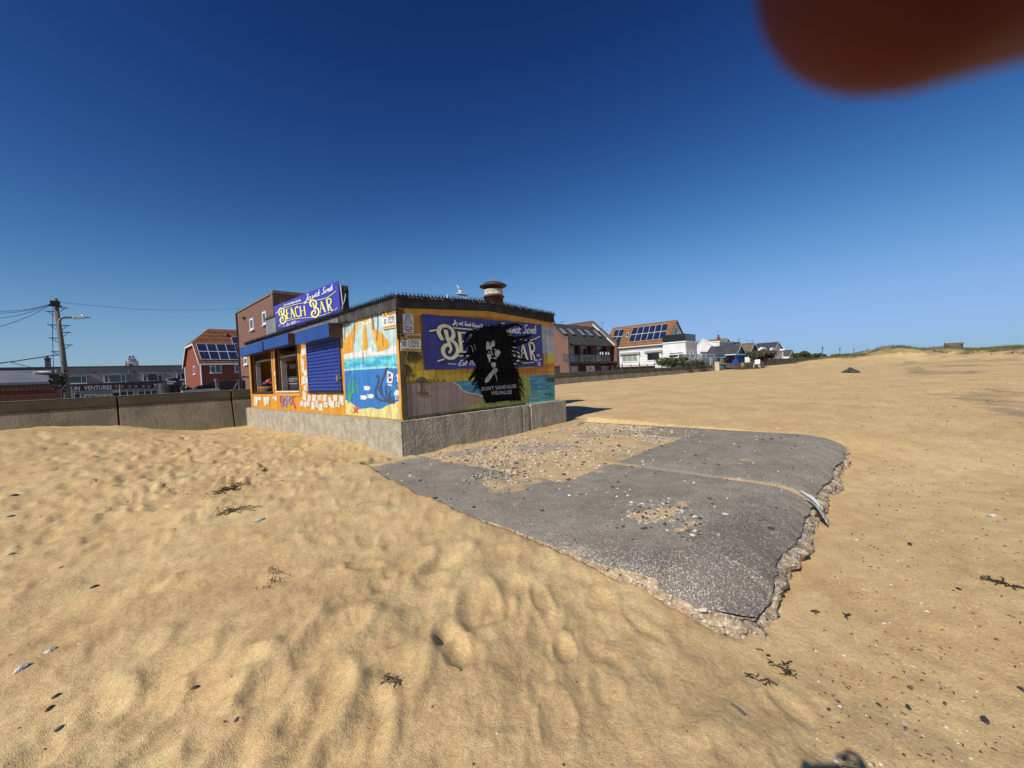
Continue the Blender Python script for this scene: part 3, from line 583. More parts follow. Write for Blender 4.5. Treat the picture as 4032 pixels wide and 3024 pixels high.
spikes('spike_strip', (-.05, -.065, 3.045), (UA, -.065, 3.16), (0, -1, .15), rows=3)
spikes('spike_strip', (UA, -.065, 3.16), (LU+.05, -.065, 3.04), (0, -1, .15), rows=3)
spikes('spike_strip', (-.035, -.032, 3.0), (-.035, -.032, 2.22), (-.4, -.9, 0), rows=2, h=.075)
spikes('spike_strip', (-.075, 2.0, 2.80), (-.075, 2.62, 2.80), (-1, 0, 0), rows=2)
spikes('spike_strip', (4.15, -.06, 2.86), (LU+.04, -.06, 2.83), (0, -1, 0), rows=2)
# shutter housings, guide rails, closed shutter
for (a, b, z0, z1) in ((7.62, 10.42, 2.55, 2.865), (5.20, 7.62-.12, 2.57, 2.875), (2.46, 4.66, 2.505, 2.83)):
    sb = thing('roller_shutter', None, None); sb.parent = hut
    m = MB(); m.box(-.32, -.002, a, b, z0, z1); m.build('shutter_box', M_blue, sb, bevel=.008)
    e = MB(); e.box(-.325, -.003, a-.012, a-.0015, z0-.01, z1-.01); e.build('end_plate', mat('dark_plate', (.05,.035,.032), (.09,.04,.03), 6, rough=.7), sb)  # dark brownish plate on the seaward end of each box
for i, (a, b, z0, z1) in enumerate(OPEN):
    fr = thing('shutter_frame', None, None); fr.parent = hut
    for v0 in (a, b-.055):
        m = MB(); m.box(-.045, .03, v0, v0+.055, z0, z1); m.build('guide_rail', M_navy if i == 2 else M_dark, fr, bevel=.006)
    m = MB(); m.box(-.06, .06, a-.03, b+.03, z0-.05, z0-.002); m.build('sill', [M_dark, paint('cream_sill', (.72,.66,.5)), M_dark][i], fr, bevel=.006)
    m = MB(); m.box(-.052, -.02, a-.01, a+.05, z0+.28, z0+.33); m.tube([(-.05, a+.02, z0+.30), (-.11, a+.02, z0+.30)], .02, 8); m.build('latch', paint('brass', (.25,.18,.06), rough=.4), fr)
cu_ = MB(); a, b, z0, z1 = OPEN[2]; n = 15; H_ = (z1-z0)/n
for k in range(n):
    za = z0+k*H_; pr = [(-.012, za), (-.034, za+.012), (-.040, za+H_*.45), (-.034, za+H_*.82), (-.012, za+H_*.90), (-.010, za+H_)]
    for (x0_, y0_), (x1_, y1_) in zip(pr[:-1], pr[1:]): cu_.poly([(x0_, a+.05, y0_), (x0_, b-.05, y0_), (x1_, b-.05, y1_), (x1_, a+.05, y1_)])
cu_.build('shutter_curtain', mat('blue_curtain', (.035,.06,.30), (.028,.05,.25), 3, rough=.35), hut)
m = MB(); m.box(-.09, -.02, 2.70, 2.78, 1.50, 1.62); m.build('padlock', paint('steel_lock', (.45,.43,.33), rough=.35, metal=.6), hut, bevel=.01)
# timber surrounds of the two open hatches
for (a, b, z0, z1) in OPEN[:2]:
    m = MB(); m.box(-.022, -.001, a-.10, a-.001, z0-.12, z1); m.box(-.022, -.001, b+.001, b+.10, z0-.12, z1); m.box(-.022, -.001, a, b, z0-.16, z0-.06); m.build('hatch_surround', M_otrim, hut, bevel=.004)
# white liners inside the hatches
m = MB(); m.box(.10, .26, 7.33, 7.38, 1.28, 2.42); m.box(.10, .16, 5.5, 7.3, 2.30, 2.36); m.build('hatch_liner', paint('off_white_board', (.36,.34,.32)), hut)
m = MB(); m.box(.10, .24, 10.14, 10.18, 1.26, 2.35); m.box(.10, .16, 7.9, 10.1, 2.30, 2.36); m.build('hatch_liner', paint('off_white_board', (.36,.34,.32)), hut)
# ---- murals on the front wall
paints = dict(sky=(.52,.74,.74), white=(.83,.82,.78), ray=(.82,.40,.045), ray2=(.85,.58,.16), turq=(.12,.55,.62), foam=(.35,.72,.74), sea=(.03,.20,.58), sandy=(.82,.70,.27), red=(.66,.10,.08), green=(.08,.50,.16), grey=(.07,.075,.11), wood=(.34,.20,.10), paper=(.80,.76,.66))
PM = {k: mat('mural_'+k, v, tuple(x*.72+.02 for x in v), 7, rough=.7, planks=.105, bump=.35, bsc=60, streak=(tuple(x*.45+.03 for x in v), .5), speck=[(tuple(x*.4+.04 for x in v), 26, .16)]) for k, v in paints.items()}
PM['turq'] = mat('mural_turquoise', (.16,.62,.64), (.05,.36,.55), 5, rough=.65, planks=.105, bump=.2, stretch=(.6,.6,1.6), lo=.42, hi=.58)
mur = thing('underwater_mural', None, None); mur.parent = hut
def P4(name, mkey, fn, off): p = Paint('F4', 'u', 0, off); fn(p); return p.build(name, PM[mkey], mur)
P4('painted_sky', 'sky', lambda p: p.poly([(25,425),(170,345),(540,235),(720,185),(748,690),(400,790),(40,800)]), .004)
P4('sun_ray', 'ray', lambda p: (p.poly([(200,410),(250,385),(170,560),(165,770),(40,800),(40,640),(100,560)]), p.poly([(300,425),(330,425),(360,690),(350,760),(275,760),(290,600)]), p.poly([(385,380),(430,470),(540,530),(640,660),(620,720),(480,770),(440,620)])), .005)
P4('sun_ray', 'ray2', lambda p: (p.rib([(245,385),(200,500),(180,640)], 22, False), p.rib([(300,425),(285,600),(290,750)], 14, False), p.rib([(370,370),(410,480),(450,650)], 26, False)), .0065)
P4('painted_sun', 'ray2', lambda p: p.poly([(250,320),(360,300),(375,370),(330,415),(280,410),(240,370)], True), .0075)
P4('painted_cloud', 'white', lambda p: (p.poly([(195,355),(250,330),(270,360),(240,385),(205,380)], True), p.poly([(265,380),(310,395),(360,370),(365,400),(310,425),(275,415)], True), p.poly([(355,350),(440,240),(450,330),(400,400),(370,380)]), p.poly([(40,800),(170,770),(270,765),(330,745),(350,720),(420,688),(400,760),(480,770),(620,725),(745,670),(748,790),(400,815),(45,862)])), .0085)
P4('painted_plank', 'wood', lambda p: (p.rib([(175,400),(180,560),(178,650)], 16, taper=(1,.4)), p.rib([(405,290),(418,420),(425,480)], 30, taper=(1,.8)), p.rib([(470,260),(480,420),(470,560),(460,620)], 20, taper=(.6,.8)), p.rib([(288,770),(294,920)], 14, False), p.rib([(60,430),(50,610)], 10, False), p.rib([(540,540),(548,690)], 8, False)), .0095)
P4('painted_shallows', 'turq', lambda p: p.poly([(45,860),(400,813),(750,788),(755,985),(600,975),(400,990),(55,1015)]), .0055)
P4('painted_foam', 'foam', lambda p: (p.rib([(50,1000),(200,985),(400,975),(600,960),(750,965)], 26), p.rib([(48,872),(250,845),(500,820),(748,800)], 16)), .0072)
P4('painted_sea', 'sea', lambda p: p.poly([(55,1012),(400,988),(600,974),(755,982),(790,1395),(700,1420),(520,1510),(440,1490),(300,1500),(230,1480),(120,1420),(65,1390)]), .006)
P4('painted_seabed', 'sandy', lambda p: p.poly([(62,1380),(130,1410),(220,1480),(250,1500),(330,1490),(400,1478),(470,1500),(530,1495),(600,1450),(690,1425),(740,1395),(790,1392),(808,1635),(68,1568)]), .0085)
P4('painted_seaweed', 'green', lambda p: [p.rib(q, w, taper=(1,.35)) for q, w in (([(110,1420),(115,1250),(130,1090),(180,1020),(190,1060)],14), ([(100,1420),(95,1280),(85,1180)],8), ([(115,1400),(150,1250),(175,1120),(215,1250)],12), ([(120,1380),(170,1240),(215,1200),(225,1310)],14), ([(110,1350),(160,1290),(215,1260),(225,1330)],12), ([(105,1400),(75,1260),(78,1160)],7), ([(125,1300),(150,1180),(165,1100)],9))], .0100)
P4('painted_starfish', 'red', lambda p: p.poly([(205,1440),(210,1480),(245,1490),(218,1515),(235,1570),(200,1540),(160,1560),(180,1510),(158,1470),(192,1480)]), .0120)
P4('painted_fish', 'white', lambda p: [(p.poly([(x+28*s_,y-28),(x+70*s_,y-25),(x+85*s_,y),(x+62*s_,y+30),(x+28*s_,y+22),(x,y+25),(x+8*s_,y),(x-5*s_,y-22)], True)) for x, y, s_ in ((300,1232,1), (255,1352,1), (345,1335,1))], .0135)
P4('painted_tentacle', 'grey', lambda p: [p.rib(q, w, taper=(1,.4)) for q, w in (([(660,1420),(580,1370),(530,1300),(520,1180),(555,1080),(580,990),(610,970)],34), ([(600,1400),(480,1370),(445,1280),(475,1180),(490,1090),(470,1060),(460,1090)],26), ([(640,1400),(590,1310),(575,1220),(600,1210)],18), ([(670,1410),(630,1330),(640,1265),(655,1280)],16), ([(540,1330),(490,1250),(500,1200)],14), ([(690,1430),(670,1350),(650,1350)],22))], .0150)
P4('painted_flag', 'white', lambda p: (p.poly([(600,1005),(680,1045),(665,1170),(595,1165)]), p.poly([(605,1175),(665,1190),(665,1210),(610,1195)])), .0185)
P4('painted_emblem', 'grey', lambda p: (p.poly([(618,1045),(645,1050),(640,1085),(620,1085)], True), p.poly([(625,1105),(655,1110),(648,1140),(622,1140)], True)), .0200)
P4('painted_seahorse', 'white', lambda p: (p.rib([(715,1080),(740,1055),(745,1090),(730,1130),(748,1160),(745,1195),(735,1190)], 18, taper=(1,.5)), p.poly([(722,1050),(745,1048),(752,1085),(728,1090)], True)), .0135)
P4('painted_jellyfish', 'white', lambda p: (p.poly([(695,1320),(700,1270),(730,1252),(758,1275),(762,1320)], True), [p.rib([(x,1318),(x+3,1350),(x-2,1378)], 8) for x in (708,722,738,752)]), .0155)
cr = MB(); cr.build
# orange wall: white note-shaped paper, torn posters, sprayed letters
pz = thing('pasted_papers', None, None); pz.parent = hut
pp = Paint('R1', 'u', 0, .004)
for (x, y, w, h, sk) in ((1225,430,60,150,20),(1275,410,38,120,0),(1222,620,55,130,-25),(1230,760,45,110,-10),(1280,830,55,120,0),(1240,960,60,170,25),(1300,980,45,150,-30),(1275,1115,55,100,0),(1262,1262,65,150,-20),(1355,1300,65,110,0),(1448,1300,75,120,-10),(1548,1300,70,110,8),(1650,1300,70,130,10),(1748,1370,60,150,-40),(1855,1300,80,120,6),(1975,1345,85,150,-30),(1205,1410,55,110,20),(1272,1428,60,100,0),(1335,1405,55,110,0),(1425,1450,65,150,15),(1495,1420,50,120,-15),(1570,1480,80,140,4),(1655,1430,40,110,0),(1695,1435,32,110,0),(1800,1425,70,130,-8),(1875,1425,38,110,0),(1920,1430,36,110,0),(665,1270,45,90,0),(712,1310,40,100,10),(688,580,24,70,0),(690,830,26,90,8),(712,960,26,80,0),(718,1090,24,80,0)):
    pp.poly([(x-w/2, y-h/2+sk), (x+w/2, y-h/2-sk*.5), (x+w/2, y+h/2-sk), (x-w/2, y+h/2+sk*.5)])
pp.poly([(290,1230),(330,1225),(400,1240),(435,1300),(430,1365),(400,1340),(365,1345),(355,1470),(330,1440),(310,1460),(290,1400)]); pp.poly([(480,1230),(540,1215),(598,1240),(590,1340),(570,1440),(548,1400),(520,1460),(490,1440),(475,1330)])
pp.build('torn_paper', PM['paper'], pz)
gr = Paint('R1', 'u', 0, .006)
for q in ([(815,1260),(800,1330),(815,1400)],[(895,1230),(880,1340),(870,1460)],[(975,1260),(965,1360)],[(1060,1230),(1030,1330),(1095,1510)],[(1065,1235),(1075,1290)]): gr.rib(q, 34, taper=(1,.8))
gr.build('sprayed_letters', mat('graffiti_red', (.55,.04,.06), (.45,.05,.08), 6, planks=.105), pz)
gr = Paint('R1', 'u', 0, .008)
for q in ([(860,1240),(850,1350),(830,1490)],[(945,1240),(925,1350),(910,1490)],[(1000,1270),(975,1340),(1000,1430),(1020,1380)],[(830,1330),(865,1370)],[(915,1390),(950,1400)]): gr.rib(q, 30, taper=(1,.7))
gr.build('sprayed_letters', mat('graffiti_blue', (.06,.20,.42), (.10,.28,.5), 6, planks=.105), pz)
gr = Paint('R1', 'u', 0, .010)
for q in ([(880,1250),(890,1300)],[(1000,1250),(1010,1290)],[(900,1380),(890,1430)],[(1020,1250),(1060,1235)],[(960,1280),(945,1320)]): gr.rib(q, 12)
gr.build('sprayed_letters', PM['white'], pz)
# ---- goods behind the hatches (each rests on the counter)
def lump_thing(name, label, cat, c, sx, sy, sz, m, **k):
    mb = MB(); mb.lump(c, sx, sy, sz, **k); return tag(mb.build(name, m, None, True, loc=c), label, cat)
cb_ = Paint('R1', 'u', .30, 0); cb = thing('chalkboard', 'black chalkboard with handwritten lines standing in the middle hatch', 'chalkboard', onU('R1', 1010, 1150, .32))
m = MB(); m.slab([onU('R1', *p, .315) for p in ((885,1152),(1165,1140),(1150,880),(880,900))], (.02, 0, 0)); m.build('board', paint('slate_black', (.035,.04,.042)), cb)
for (y, x1) in ((945, 1140), (985, 1070), (1040, 1150)):     # chalk handwriting too small to read
    x = 905
    while x < x1: w_ = random.uniform(14, 34); cb_.rib([(x+w_*k/6, y-12+random.uniform(-13, 13)) for k in range(7)], 6); x += w_+9
cb_.build('chalk_lines', paint('chalk', (.55,.62,.60)), cb)
m = MB(); m.slab([onU('R1', *p, .6) for p in ((385,770),(540,763),(545,950),(390,965))], (.02, 0, 0)); tag(m.build('white_board', paint('pinkish_card', (.48,.38,.36)), None, loc=onU('R1', 460, 960, .6)), 'plain pale board propped inside the left hatch', 'board')
c = onU('R1', 560, 1120, .35); m = MB(); m.lathe((c[0], c[1], 1.19), [(.20,0),(.27,.05),(.30,.16),(.31,.24),(.29,.24),(.27,.1),(.1,.03)], 18)
tag(m.build('wicker_basket', mat('wicker', (.30,.17,.07), (.16,.09,.04), 30, rough=.8, bump=1, bsc=60), None, True, loc=(c[0], c[1], 1.19)), 'brown wicker basket on the counter of the left hatch', 'basket')
for i, (x, y, cc, lab, r_) in enumerate(((580,985,(.45,.05,.05),'crumpled red cloth heaped in the wicker basket',.13),(515,1030,(.05,.07,.16),'dark blue cloth bundle at the front of the basket',.12),(630,1030,(.03,.03,.04),'black cloth bundle on the right of the basket',.12))):
    c2 = onU('R1', x, y, .33+.05*i); lump_thing('folded_cloth', lab, 'cloth', (c2[0], c2[1], max(c2[2], 1.44)), .12, r_*1.2, .09, paint('cloth%d' % i, cc), jag=.3)
c3 = onU('R1', 415, 1090, .25); m = MB(); m.lathe((c3[0], c3[1], 1.18), [(.07,0),(.09,.08),(.10,.2),(.07,.3),(.09,.36),(.05,.42)], 12)
tag(m.build('pot', mat('glazed_pot', (.35,.30,.2), (.2,.18,.1), 20, rough=.4), None, True, loc=(c3[0], c3[1], 1.18)), 'small mottled pot beside the wicker basket', 'pot')
m = MB(); q = [onU('R1', *p, .5) for p in ((885,640),(920,630),(935,690),(910,728),(888,690))]; m.slab(q, (.03, 0, 0)); m.tube([onU('R1', 903, 640, .515), onU('R1', 900, 560, .515)], .004, 5)
tag(m.build('hanging_ornament', paint('yellow_plastic', (.62,.42,.03)), None, loc=q[0]), 'yellow ornament hanging in the middle hatch', 'ornament')
m = MB(); m.slab([onU('R1', *p, 1.0) for p in ((968,660),(1090,650),(1095,735),(972,740))], (.01, 0, 0)); tag(m.build('notice_sheet', paint('dull_paper', (.35,.32,.30)), None, loc=onU('R1', 1030, 740, 1.0)), 'pale paper notice on the back wall of the middle hatch', 'notice')
m = MB(); m.slab([onU('R1', *p, .7) for p in ((862,560),(1125,500),(1125,560),(1000,590),(865,600))], (.02, 0, 0)); tag(m.build('bunting', mat('bunting_cloth', (.40,.30,.28), (.25,.04,.05), 14), None, loc=onU('R1', 990, 560, .7)), 'red and white bunting strung across the middle hatch', 'bunting')

# ---- gable mural (plane v=0)
gm_ = thing('sunset_mural', None, None); gm_.parent = hut
def gmat(name, c1, c2, sc=3, st=None, **k): return mat('gable_'+name, c1, c2, sc, rough=.75, planks=.165, bump=.4, bsc=60, stretch=st, **{**dict(streak=(tuple(x*.45+.02 for x in c1), .5), speck=[(tuple(x*.5+.05 for x in c1), 18, .15)]), **k})
GMs = dict(sky=gmat('sky', (.70,.52,.06), (.62,.30,.03), 2.5, (.4,1,3), lo=.4, hi=.6), upper=gmat('upper', (.42,.50,.55), (.62,.60,.52), 2.5, (.5,1,2)), sunset=gmat('sunset', (.72,.36,.05), (.60,.20,.04), 3, (.4,1,3)), yellow=gmat('yellow', (.70,.56,.08), (.62,.44,.05), 3),
    sea=gmat('sea', (.05,.22,.36), (.10,.36,.42), 5, (.35,1,2.4), lo=.4, hi=.6), teal=gmat('teal', (.10,.33,.33), (.16,.42,.36), 5, (.4,1,2.5)), reflect=gmat('reflection', (.42,.42,.08), (.22,.33,.12), 4, (1,1,1.4)), sand=gmat('beach', (.40,.30,.24), (.30,.22,.18), 2, (.5,1,2), streak=((.2,.15,.13), .4)), sand2=gmat('warm_beach', (.46,.30,.17), (.36,.25,.16), 2.5),
    palm=gmat('palm', (.06,.055,.02), (.12,.11,.03), 12), hutt=gmat('thatch', (.20,.15,.08), (.12,.09,.05), 10), foam=gmat('foam', (.62,.62,.58), (.45,.5,.5), 8), aqua=gmat('aqua', (.40,.72,.68), (.5,.76,.7), 4), gutter=gmat('dark_foot', (.09,.075,.04), (.2,.15,.06), 8))
def GP(name, mk, fn, off, sheet='G3'): p = Paint(sheet, 'v', 0, off); fn(p); return p.build(name, GMs[mk] if isinstance(mk, str) else mk, gm_)
GP('painted_sky', 'sky', lambda p: p.poly([(120,-190),(395,-60),(400,40),(1150,40),(1600,60),(1885,60),(2030,60),(2032,245),(1500,300),(770,325),(185,350),(140,350)]), .003)
GP('painted_cloud', 'upper', lambda p: p.poly([(1285,435),(1388,445),(1395,690),(1290,690)]), .004, 'B')
GP('painted_sunset', 'sunset', lambda p: (p.poly([(1850,110),(2030,80),(2032,215),(1850,235)]), p.poly([(1560,160),(1860,150),(1860,200),(1700,235),(1570,215)])), .0045)
GP('painted_glow', 'yellow', lambda p: p.poly([(1900,-20),(2026,-30),(2028,90),(1900,110)]), .0055)
GP('painted_glow', 'yellow', lambda p: (p.poly([(190,200),(400,195),(400,240),(700,240),(1000,230),(1000,260),(700,290),(400,300),(220,300)], True)), .0055)
GP('painted_sand', 'sand', lambda p: p.poly([(140,345),(460,338),(770,325),(860,400),(935,480),(950,690),(160,790)]), .0050)
GP('painted_sand', 'sand2', lambda p: p.poly([(925,470),(1060,505),(1125,520),(1160,620),(950,692)]), .0052)
GP('painted_sea', 'sea', lambda p: p.poly([(770,325),(1000,308),(1160,310),(1160,530),(1110,505),(1000,490),(930,470),(860,400)]), .0065)
GP('painted_grass', 'reflect', lambda p: p.poly([(945,640),(1160,575),(1600,535),(1640,592),(960,692)]), .0060)
GP('painted_sea', 'sea', lambda p: (p.poly([(1690,250),(2032,235),(2036,420),(1690,440)])), .0065)
GP('painted_sea', 'teal', lambda p: p.poly([(1690,438),(2036,418),(2038,568),(1690,585)]), .0066)
GP('painted_reflection', 'reflect', lambda p: p.poly([(1540,170),(1590,260),(1720,250),(1740,400),(1700,590),(1600,600),(1560,400)]), .0075)
GP('painted_foam', 'foam', lambda p: [p.rib(q, w) for q, w in (([(772,330),(850,380),(890,430),(960,465),(1060,480),(1140,510)],16),([(1690,495),(1760,490)],6),([(1770,340),(1840,335)],5),([(1850,400),(1920,392)],5),([(1820,450),(1900,440)],6),([(1920,360),(1990,352)],5),([(1740,540),(1830,530)],6),([(1880,500),(1990,490)],6),([(1730,300),(1790,296)],4),([(1830,285),(1890,280)],4))], .0085)
GP('painted_skirting', 'aqua', lambda p: p.poly([(1680,588),(2040,548),(2042,572),(1680,606)]), .0095)
GP('painted_skirting', 'gutter', lambda p: p.poly([(160,770),(960,668),(1680,588),(1680,606),(960,690),(210,800),(160,800)]), .0095)  # dark strip along the foot of the gable boards
def palms(p):
    for q, w in (([(170,760),(165,500),(180,350),(170,200),(160,60)],30),([(150,780),(140,600),(150,420),(155,300)],26)): p.rib(q, w, taper=(1,.6))
    for (cx, cy, L_) in ((230,-130,190),(170,150,120),(290,-20,120)):
        for a in range(17):
            an = math.radians(a*21.5+8); ex, ey = cx+L_*math.cos(an)*.8, cy+L_*.55*math.sin(an)+L_*.45
            if ex < 125 or ex > 392: ex = min(max(ex, 128), 390)
            p.rib([(cx, cy), ((cx+ex)/2, (cy+ey)/2-L_*.22), (ex, ey)], 34, taper=(.9,.3))
    for (cx, cy) in ((215,240),(275,255)):
        p.rib([(cx, cy), (cx+3, cy+90)], 6)
        for a in range(7): an = math.radians(a*51); p.rib([(cx, cy), (cx+22*math.cos(an), cy+14*math.sin(an)-6), (cx+36*math.cos(an), cy+26*math.sin(an)+8)], 7, taper=(1,.3))
    p.rib([(190,340),(460,332),(700,318)], 8); [p.poly([(x-9, 320), (x, 288), (x+9, 318)]) for x in (488,530,590,660)]
GP('painted_palm', 'palm', palms, .0100)
GP('painted_parasol', 'hutt', lambda p: (p.poly([(298,325),(330,285),(385,260),(430,280),(458,325),(400,340),(350,338)]), p.rib([(378,335),(385,400),(378,480)], 26), p.poly([(310,470),(440,450),(470,480),(380,500)], True)), .0125)
GP('painted_rock', 'palm', lambda p: p.poly([(1905,310),(1950,280),(2028,262),(2030,318),(1960,320)]), .0125)
GP('painted_signature', M_black, lambda p: (p.rib([(1905,495),(1925,470),(1935,495),(1955,478),(1960,492)], 6), p.rib([(1965,495),(1985,465),(1980,495),(2025,480)], 6)), .0128)
# ---- vinyl banner on the gable and the sign board on the roof: one design, traced once
BE = dict(yel=[], wht=[])
DES = []   # (kind, sheet points, width) on the SG sheet
for q, w, tp in (([(335,965),(300,895),(312,822),(365,782),(418,805),(432,880),(402,935)],36,None),([(395,925),(455,965),(478,1040),(455,1120),(405,1162),(355,1140),(340,1070),(368,1012),(402,1005)],36,None),([(358,830),(380,940),(412,1040),(395,1100)],38,(1,.5)),
    ([(488,800),(515,1045)],34,None),([(470,818),(552,785)],15,None),([(503,918),(555,898)],17,None),([(498,1052),(592,1022)],17,None),
    ([(606,770),(618,1022)],15,None),([(604,765),(702,1003)],36,None),([(612,925),(668,905)],13,None),([(592,1032),(645,1020)],10,None),([(670,1012),(722,998)],10,None),
    ([(790,770),(750,742),(714,790),(722,900),(757,978),(803,988),(828,955)],30,None),
    ([(828,728),(862,985)],34,None),([(930,712),(962,972)],32,None),([(842,855),(946,830)],15,None),
    ([(1128,745),(1085,690),(1095,615),(1150,582),(1218,602),(1238,680),(1200,755)],40,None),([(1195,745),(1272,795),(1297,870),(1272,960),(1210,1002),(1142,982),(1117,915),(1148,855),(1190,848)],40,None),([(1152,640),(1180,760),(1216,870),(1195,935)],42,(1,.5)),
    ([(1358,612),(1335,905)],16,None),([(1355,605),(1460,880)],40,None),([(1350,795),(1420,772)],14,None),
    ([(1490,560),(1545,850)],38,None),([(1492,562),(1560,538),(1602,600),(1582,680),(1525,712)],30,None),([(1540,705),(1590,765),(1618,838),(1662,822)],34,(1,.7))):
    DES.append(('yel', q, w, tp))
for q, w in (([(222,908),(285,865)],16),([(425,778),(640,706),(860,656),(1062,636)],14),([(1255,582),(1460,530),(1600,452),(1722,350)],15),([(298,1225),(355,1185)],14),([(482,1108),(700,1046),(1000,1016),(1150,1002)],14),([(1300,975),(1440,938),(1592,880)],14),([(1688,822),(1768,770)],15)): DES.append(('lin', q, w, None))
for q, w in script('Jaywick Sands', (955,610), (1640,325), (0,-150), 17): DES.append(('wht', q, w, None))
for q, w in script('Jaywick Sands Original Beach Bar', (425,728), (850,602), (0,-50), 8): DES.append(('wht', q, w, None))
for q, w in script('Est 1953', (480,1228), (712,1160), (0,-66), 10): DES.append(('wht', q, w, None))
for q, w in (([(388,1230),(462,1216)],8),([(725,1132),(825,1102)],8)): DES.append(('wht', q, w, None))
QS = [np.array(onU('SG', *p, .25)) for p in ((160,745),(1765,95),(1838,880),(285,1310))]        # roof board: TL TR BR BL
V0, V1 = QS[0][1], QS[1][1]; 
def to_st(x, y):
    p = onU('SG', x, y, .25); s_ = (V0-p[1])/(V0-V1); zt_ = QS[0][2]+(QS[1][2]-QS[0][2])*s_; zb = QS[3][2]+(QS[2][2]-QS[3][2])*s_; return s_, (zt_-p[2])/(zt_-zb)
M_vin = mat('blue_vinyl', (.05,.055,.27), (.04,.042,.21), 1.5, rough=.55, bump=.3, bsc=5, streak=((.09,.09,.22), .4))
M_vin2 = mat('violet_board', (.075,.06,.40), (.04,.055,.42), .9, rough=.45, bump=.1, bsc=5)
M_yel = mat('sign_yellow', (.80,.72,.16), (.86,.82,.45), 5, rough=.5); M_wht = paint('sign_white', (.84,.83,.78)); M_cream = paint('sign_cream', (.82,.80,.50)); M_ink = paint('sign_outline', (.03,.045,.06))
def lettering(place, par, mats, grow=9):
    k = 0
    for nm, kinds, extra, m, b0 in (('letter_outline', ('yel','lin'), grow*2, mats[3], 0), ('lettering', ('yel',), 0, mats[0], 60), ('border_line', ('lin',), 0, mats[1], 60), ('lettering', ('wht',), 0, mats[2], 60)):
        mb = MB()
        for i, (kd, q, w, tp) in enumerate(DES):
            if kd not in kinds: continue
            for quad in ribbon(q, w+extra, len(q) > 2, tp): mb.poly([place(x, y, .0025+.00012*(i+b0)) for x, y in quad])
        mb.build(nm, m, par)
rs = thing('roof_sign', 'tilted blue and yellow sign board standing on the hut roof edge', 'sign', QS[3])
m = MB(); m.slab([tuple(q) for q in QS], (.02, 0, 0)); m.build('sign_panel', M_vin2, rs)
lettering(lambda x, y, o: onU('SG', x, y, .25-o), rs, (M_yel, M_cream, M_wht, M_ink))
M_oldwood = mat('old_timber', (.12,.10,.085), (.06,.05,.042), 3, rough=.9, bump=.7, bsc=30, stretch=(6,6,.8), planks=.11)
m = MB(); m.box(.275, .50, V1-.02, V0-.3, 3.0, 3.88); m.build('timber_box', M_oldwood, rs)
m = MB(); m.tube([(.30, V1-.035, 3.88), (.32, V1-.04, 3.45), (.34, V1-.03, 3.12)], .012, 6); m.tube([(.42, V1-.04, 3.70), (.38, V1-.05, 3.5), (.31, V1-.04, 3.35), (.27, V1-.06, 3.2)], .009, 6); m.build('white_cable', M_wht, rs)
m = MB(); m.tube([(.44+.045*math.cos(a), V1-.045, 3.74+.06*math.sin(a)) for a in np.linspace(0, 2*math.pi, 20)], .016, 6); m.build('cable_coil', M_dark, rs)
# banner
bn = thing('beach_bar_banner', 'large blue vinyl banner with yellow lettering fixed across the hut gable', 'banner', (2.4, -.02, 1.62))
BU0, BU1, BZ0, BZ1 = .515, 4.26, 1.62, 2.745
m = MB(); nx_ = 24; 
for i in range(nx_):
    for j in range(6):
        f = lambda a, b: (BU0+(BU1-BU0)*a/nx_, -.030-.004*math.sin(a*2.1+b)*(0 < b < 6), BZ0+(BZ1-BZ0)*b/6+.006*math.sin(a*1.3)*(b in (0, 6)))
        m.poly([f(i, j), f(i+1, j), f(i+1, j+1), f(i, j+1)])
m.build('vinyl_sheet', M_vin, bn)
def on_banner(x, y, o):
    s_, t_ = to_st(x, y); return (BU0+(BU1-BU0)*s_, -.037-o*.25, BZ1-(BZ1-BZ0)*min(max(t_*.98, .02), .98))
lettering(on_banner, bn, (M_cream, M_cream, M_wht, M_ink))
m = MB()
for x, y in ((1260,705),(1266,770),(1268,788)): m.slab([onV('B', x-13, y-7, -.045), onV('B', x+13, y-7, -.045), onV('B', x+13, y+7, -.045), onV('B', x-13, y+7, -.045)], (0, .003, 0))
m.build('small_print', paint('pale_print', (.5,.5,.55)), bn)
# painted singer across banner and boards
fg = thing('painted_singer', None, None); fg.parent = hut
def clip_up(poly, up=True):     # keep what lies on the banner (above its lower edge) or below it
    f = lambda p_: (p_[1]-(840-40*(p_[0]-262)/1033))*(1 if up else -1); out = []
    for i in range(len(poly)):
        a, b = poly[i-1], poly[i]; fa, fb = f(a), f(b)
        if (fa <= 0) != (fb <= 0): t = fa/(fa-fb); out.append((a[0]+(b[0]-a[0])*t, a[1]+(b[1]-a[1])*t))
        if fb <= 0: out.append(b)
    return out
def two_layers(name, shapes, m, off):
    for up, val in ((True, -.0425), (False, -.010)):
        p = Paint('B', 'v', val, off)
        for quads in shapes:
            qs = [c for c in (clip_up([tuple(v) for v in q], up) for q in quads) if len(c) >= 3]
            if qs: p.add(qs)
        if p.mb.f: p.build(name, m, fg)
sm = lambda q: [[tuple(v) for v in crv([q[-1]]+list(q)+[q[0]])[6:-1]]]
shapes = [[[(745,480),(800,452),(850,445),(900,455),(950,470),(990,500),(985,545),(1005,590),(1000,640),(1012,720),(1045,770),(1060,850),(1088,930),(1085,1000),(1100,1060),(1112,1100),(1000,1100),(900,1112),(800,1125),(780,1060),(745,1000),(732,940),(745,870),(720,800),(690,750),(668,700),(650,640),(668,560),(700,505)]]]
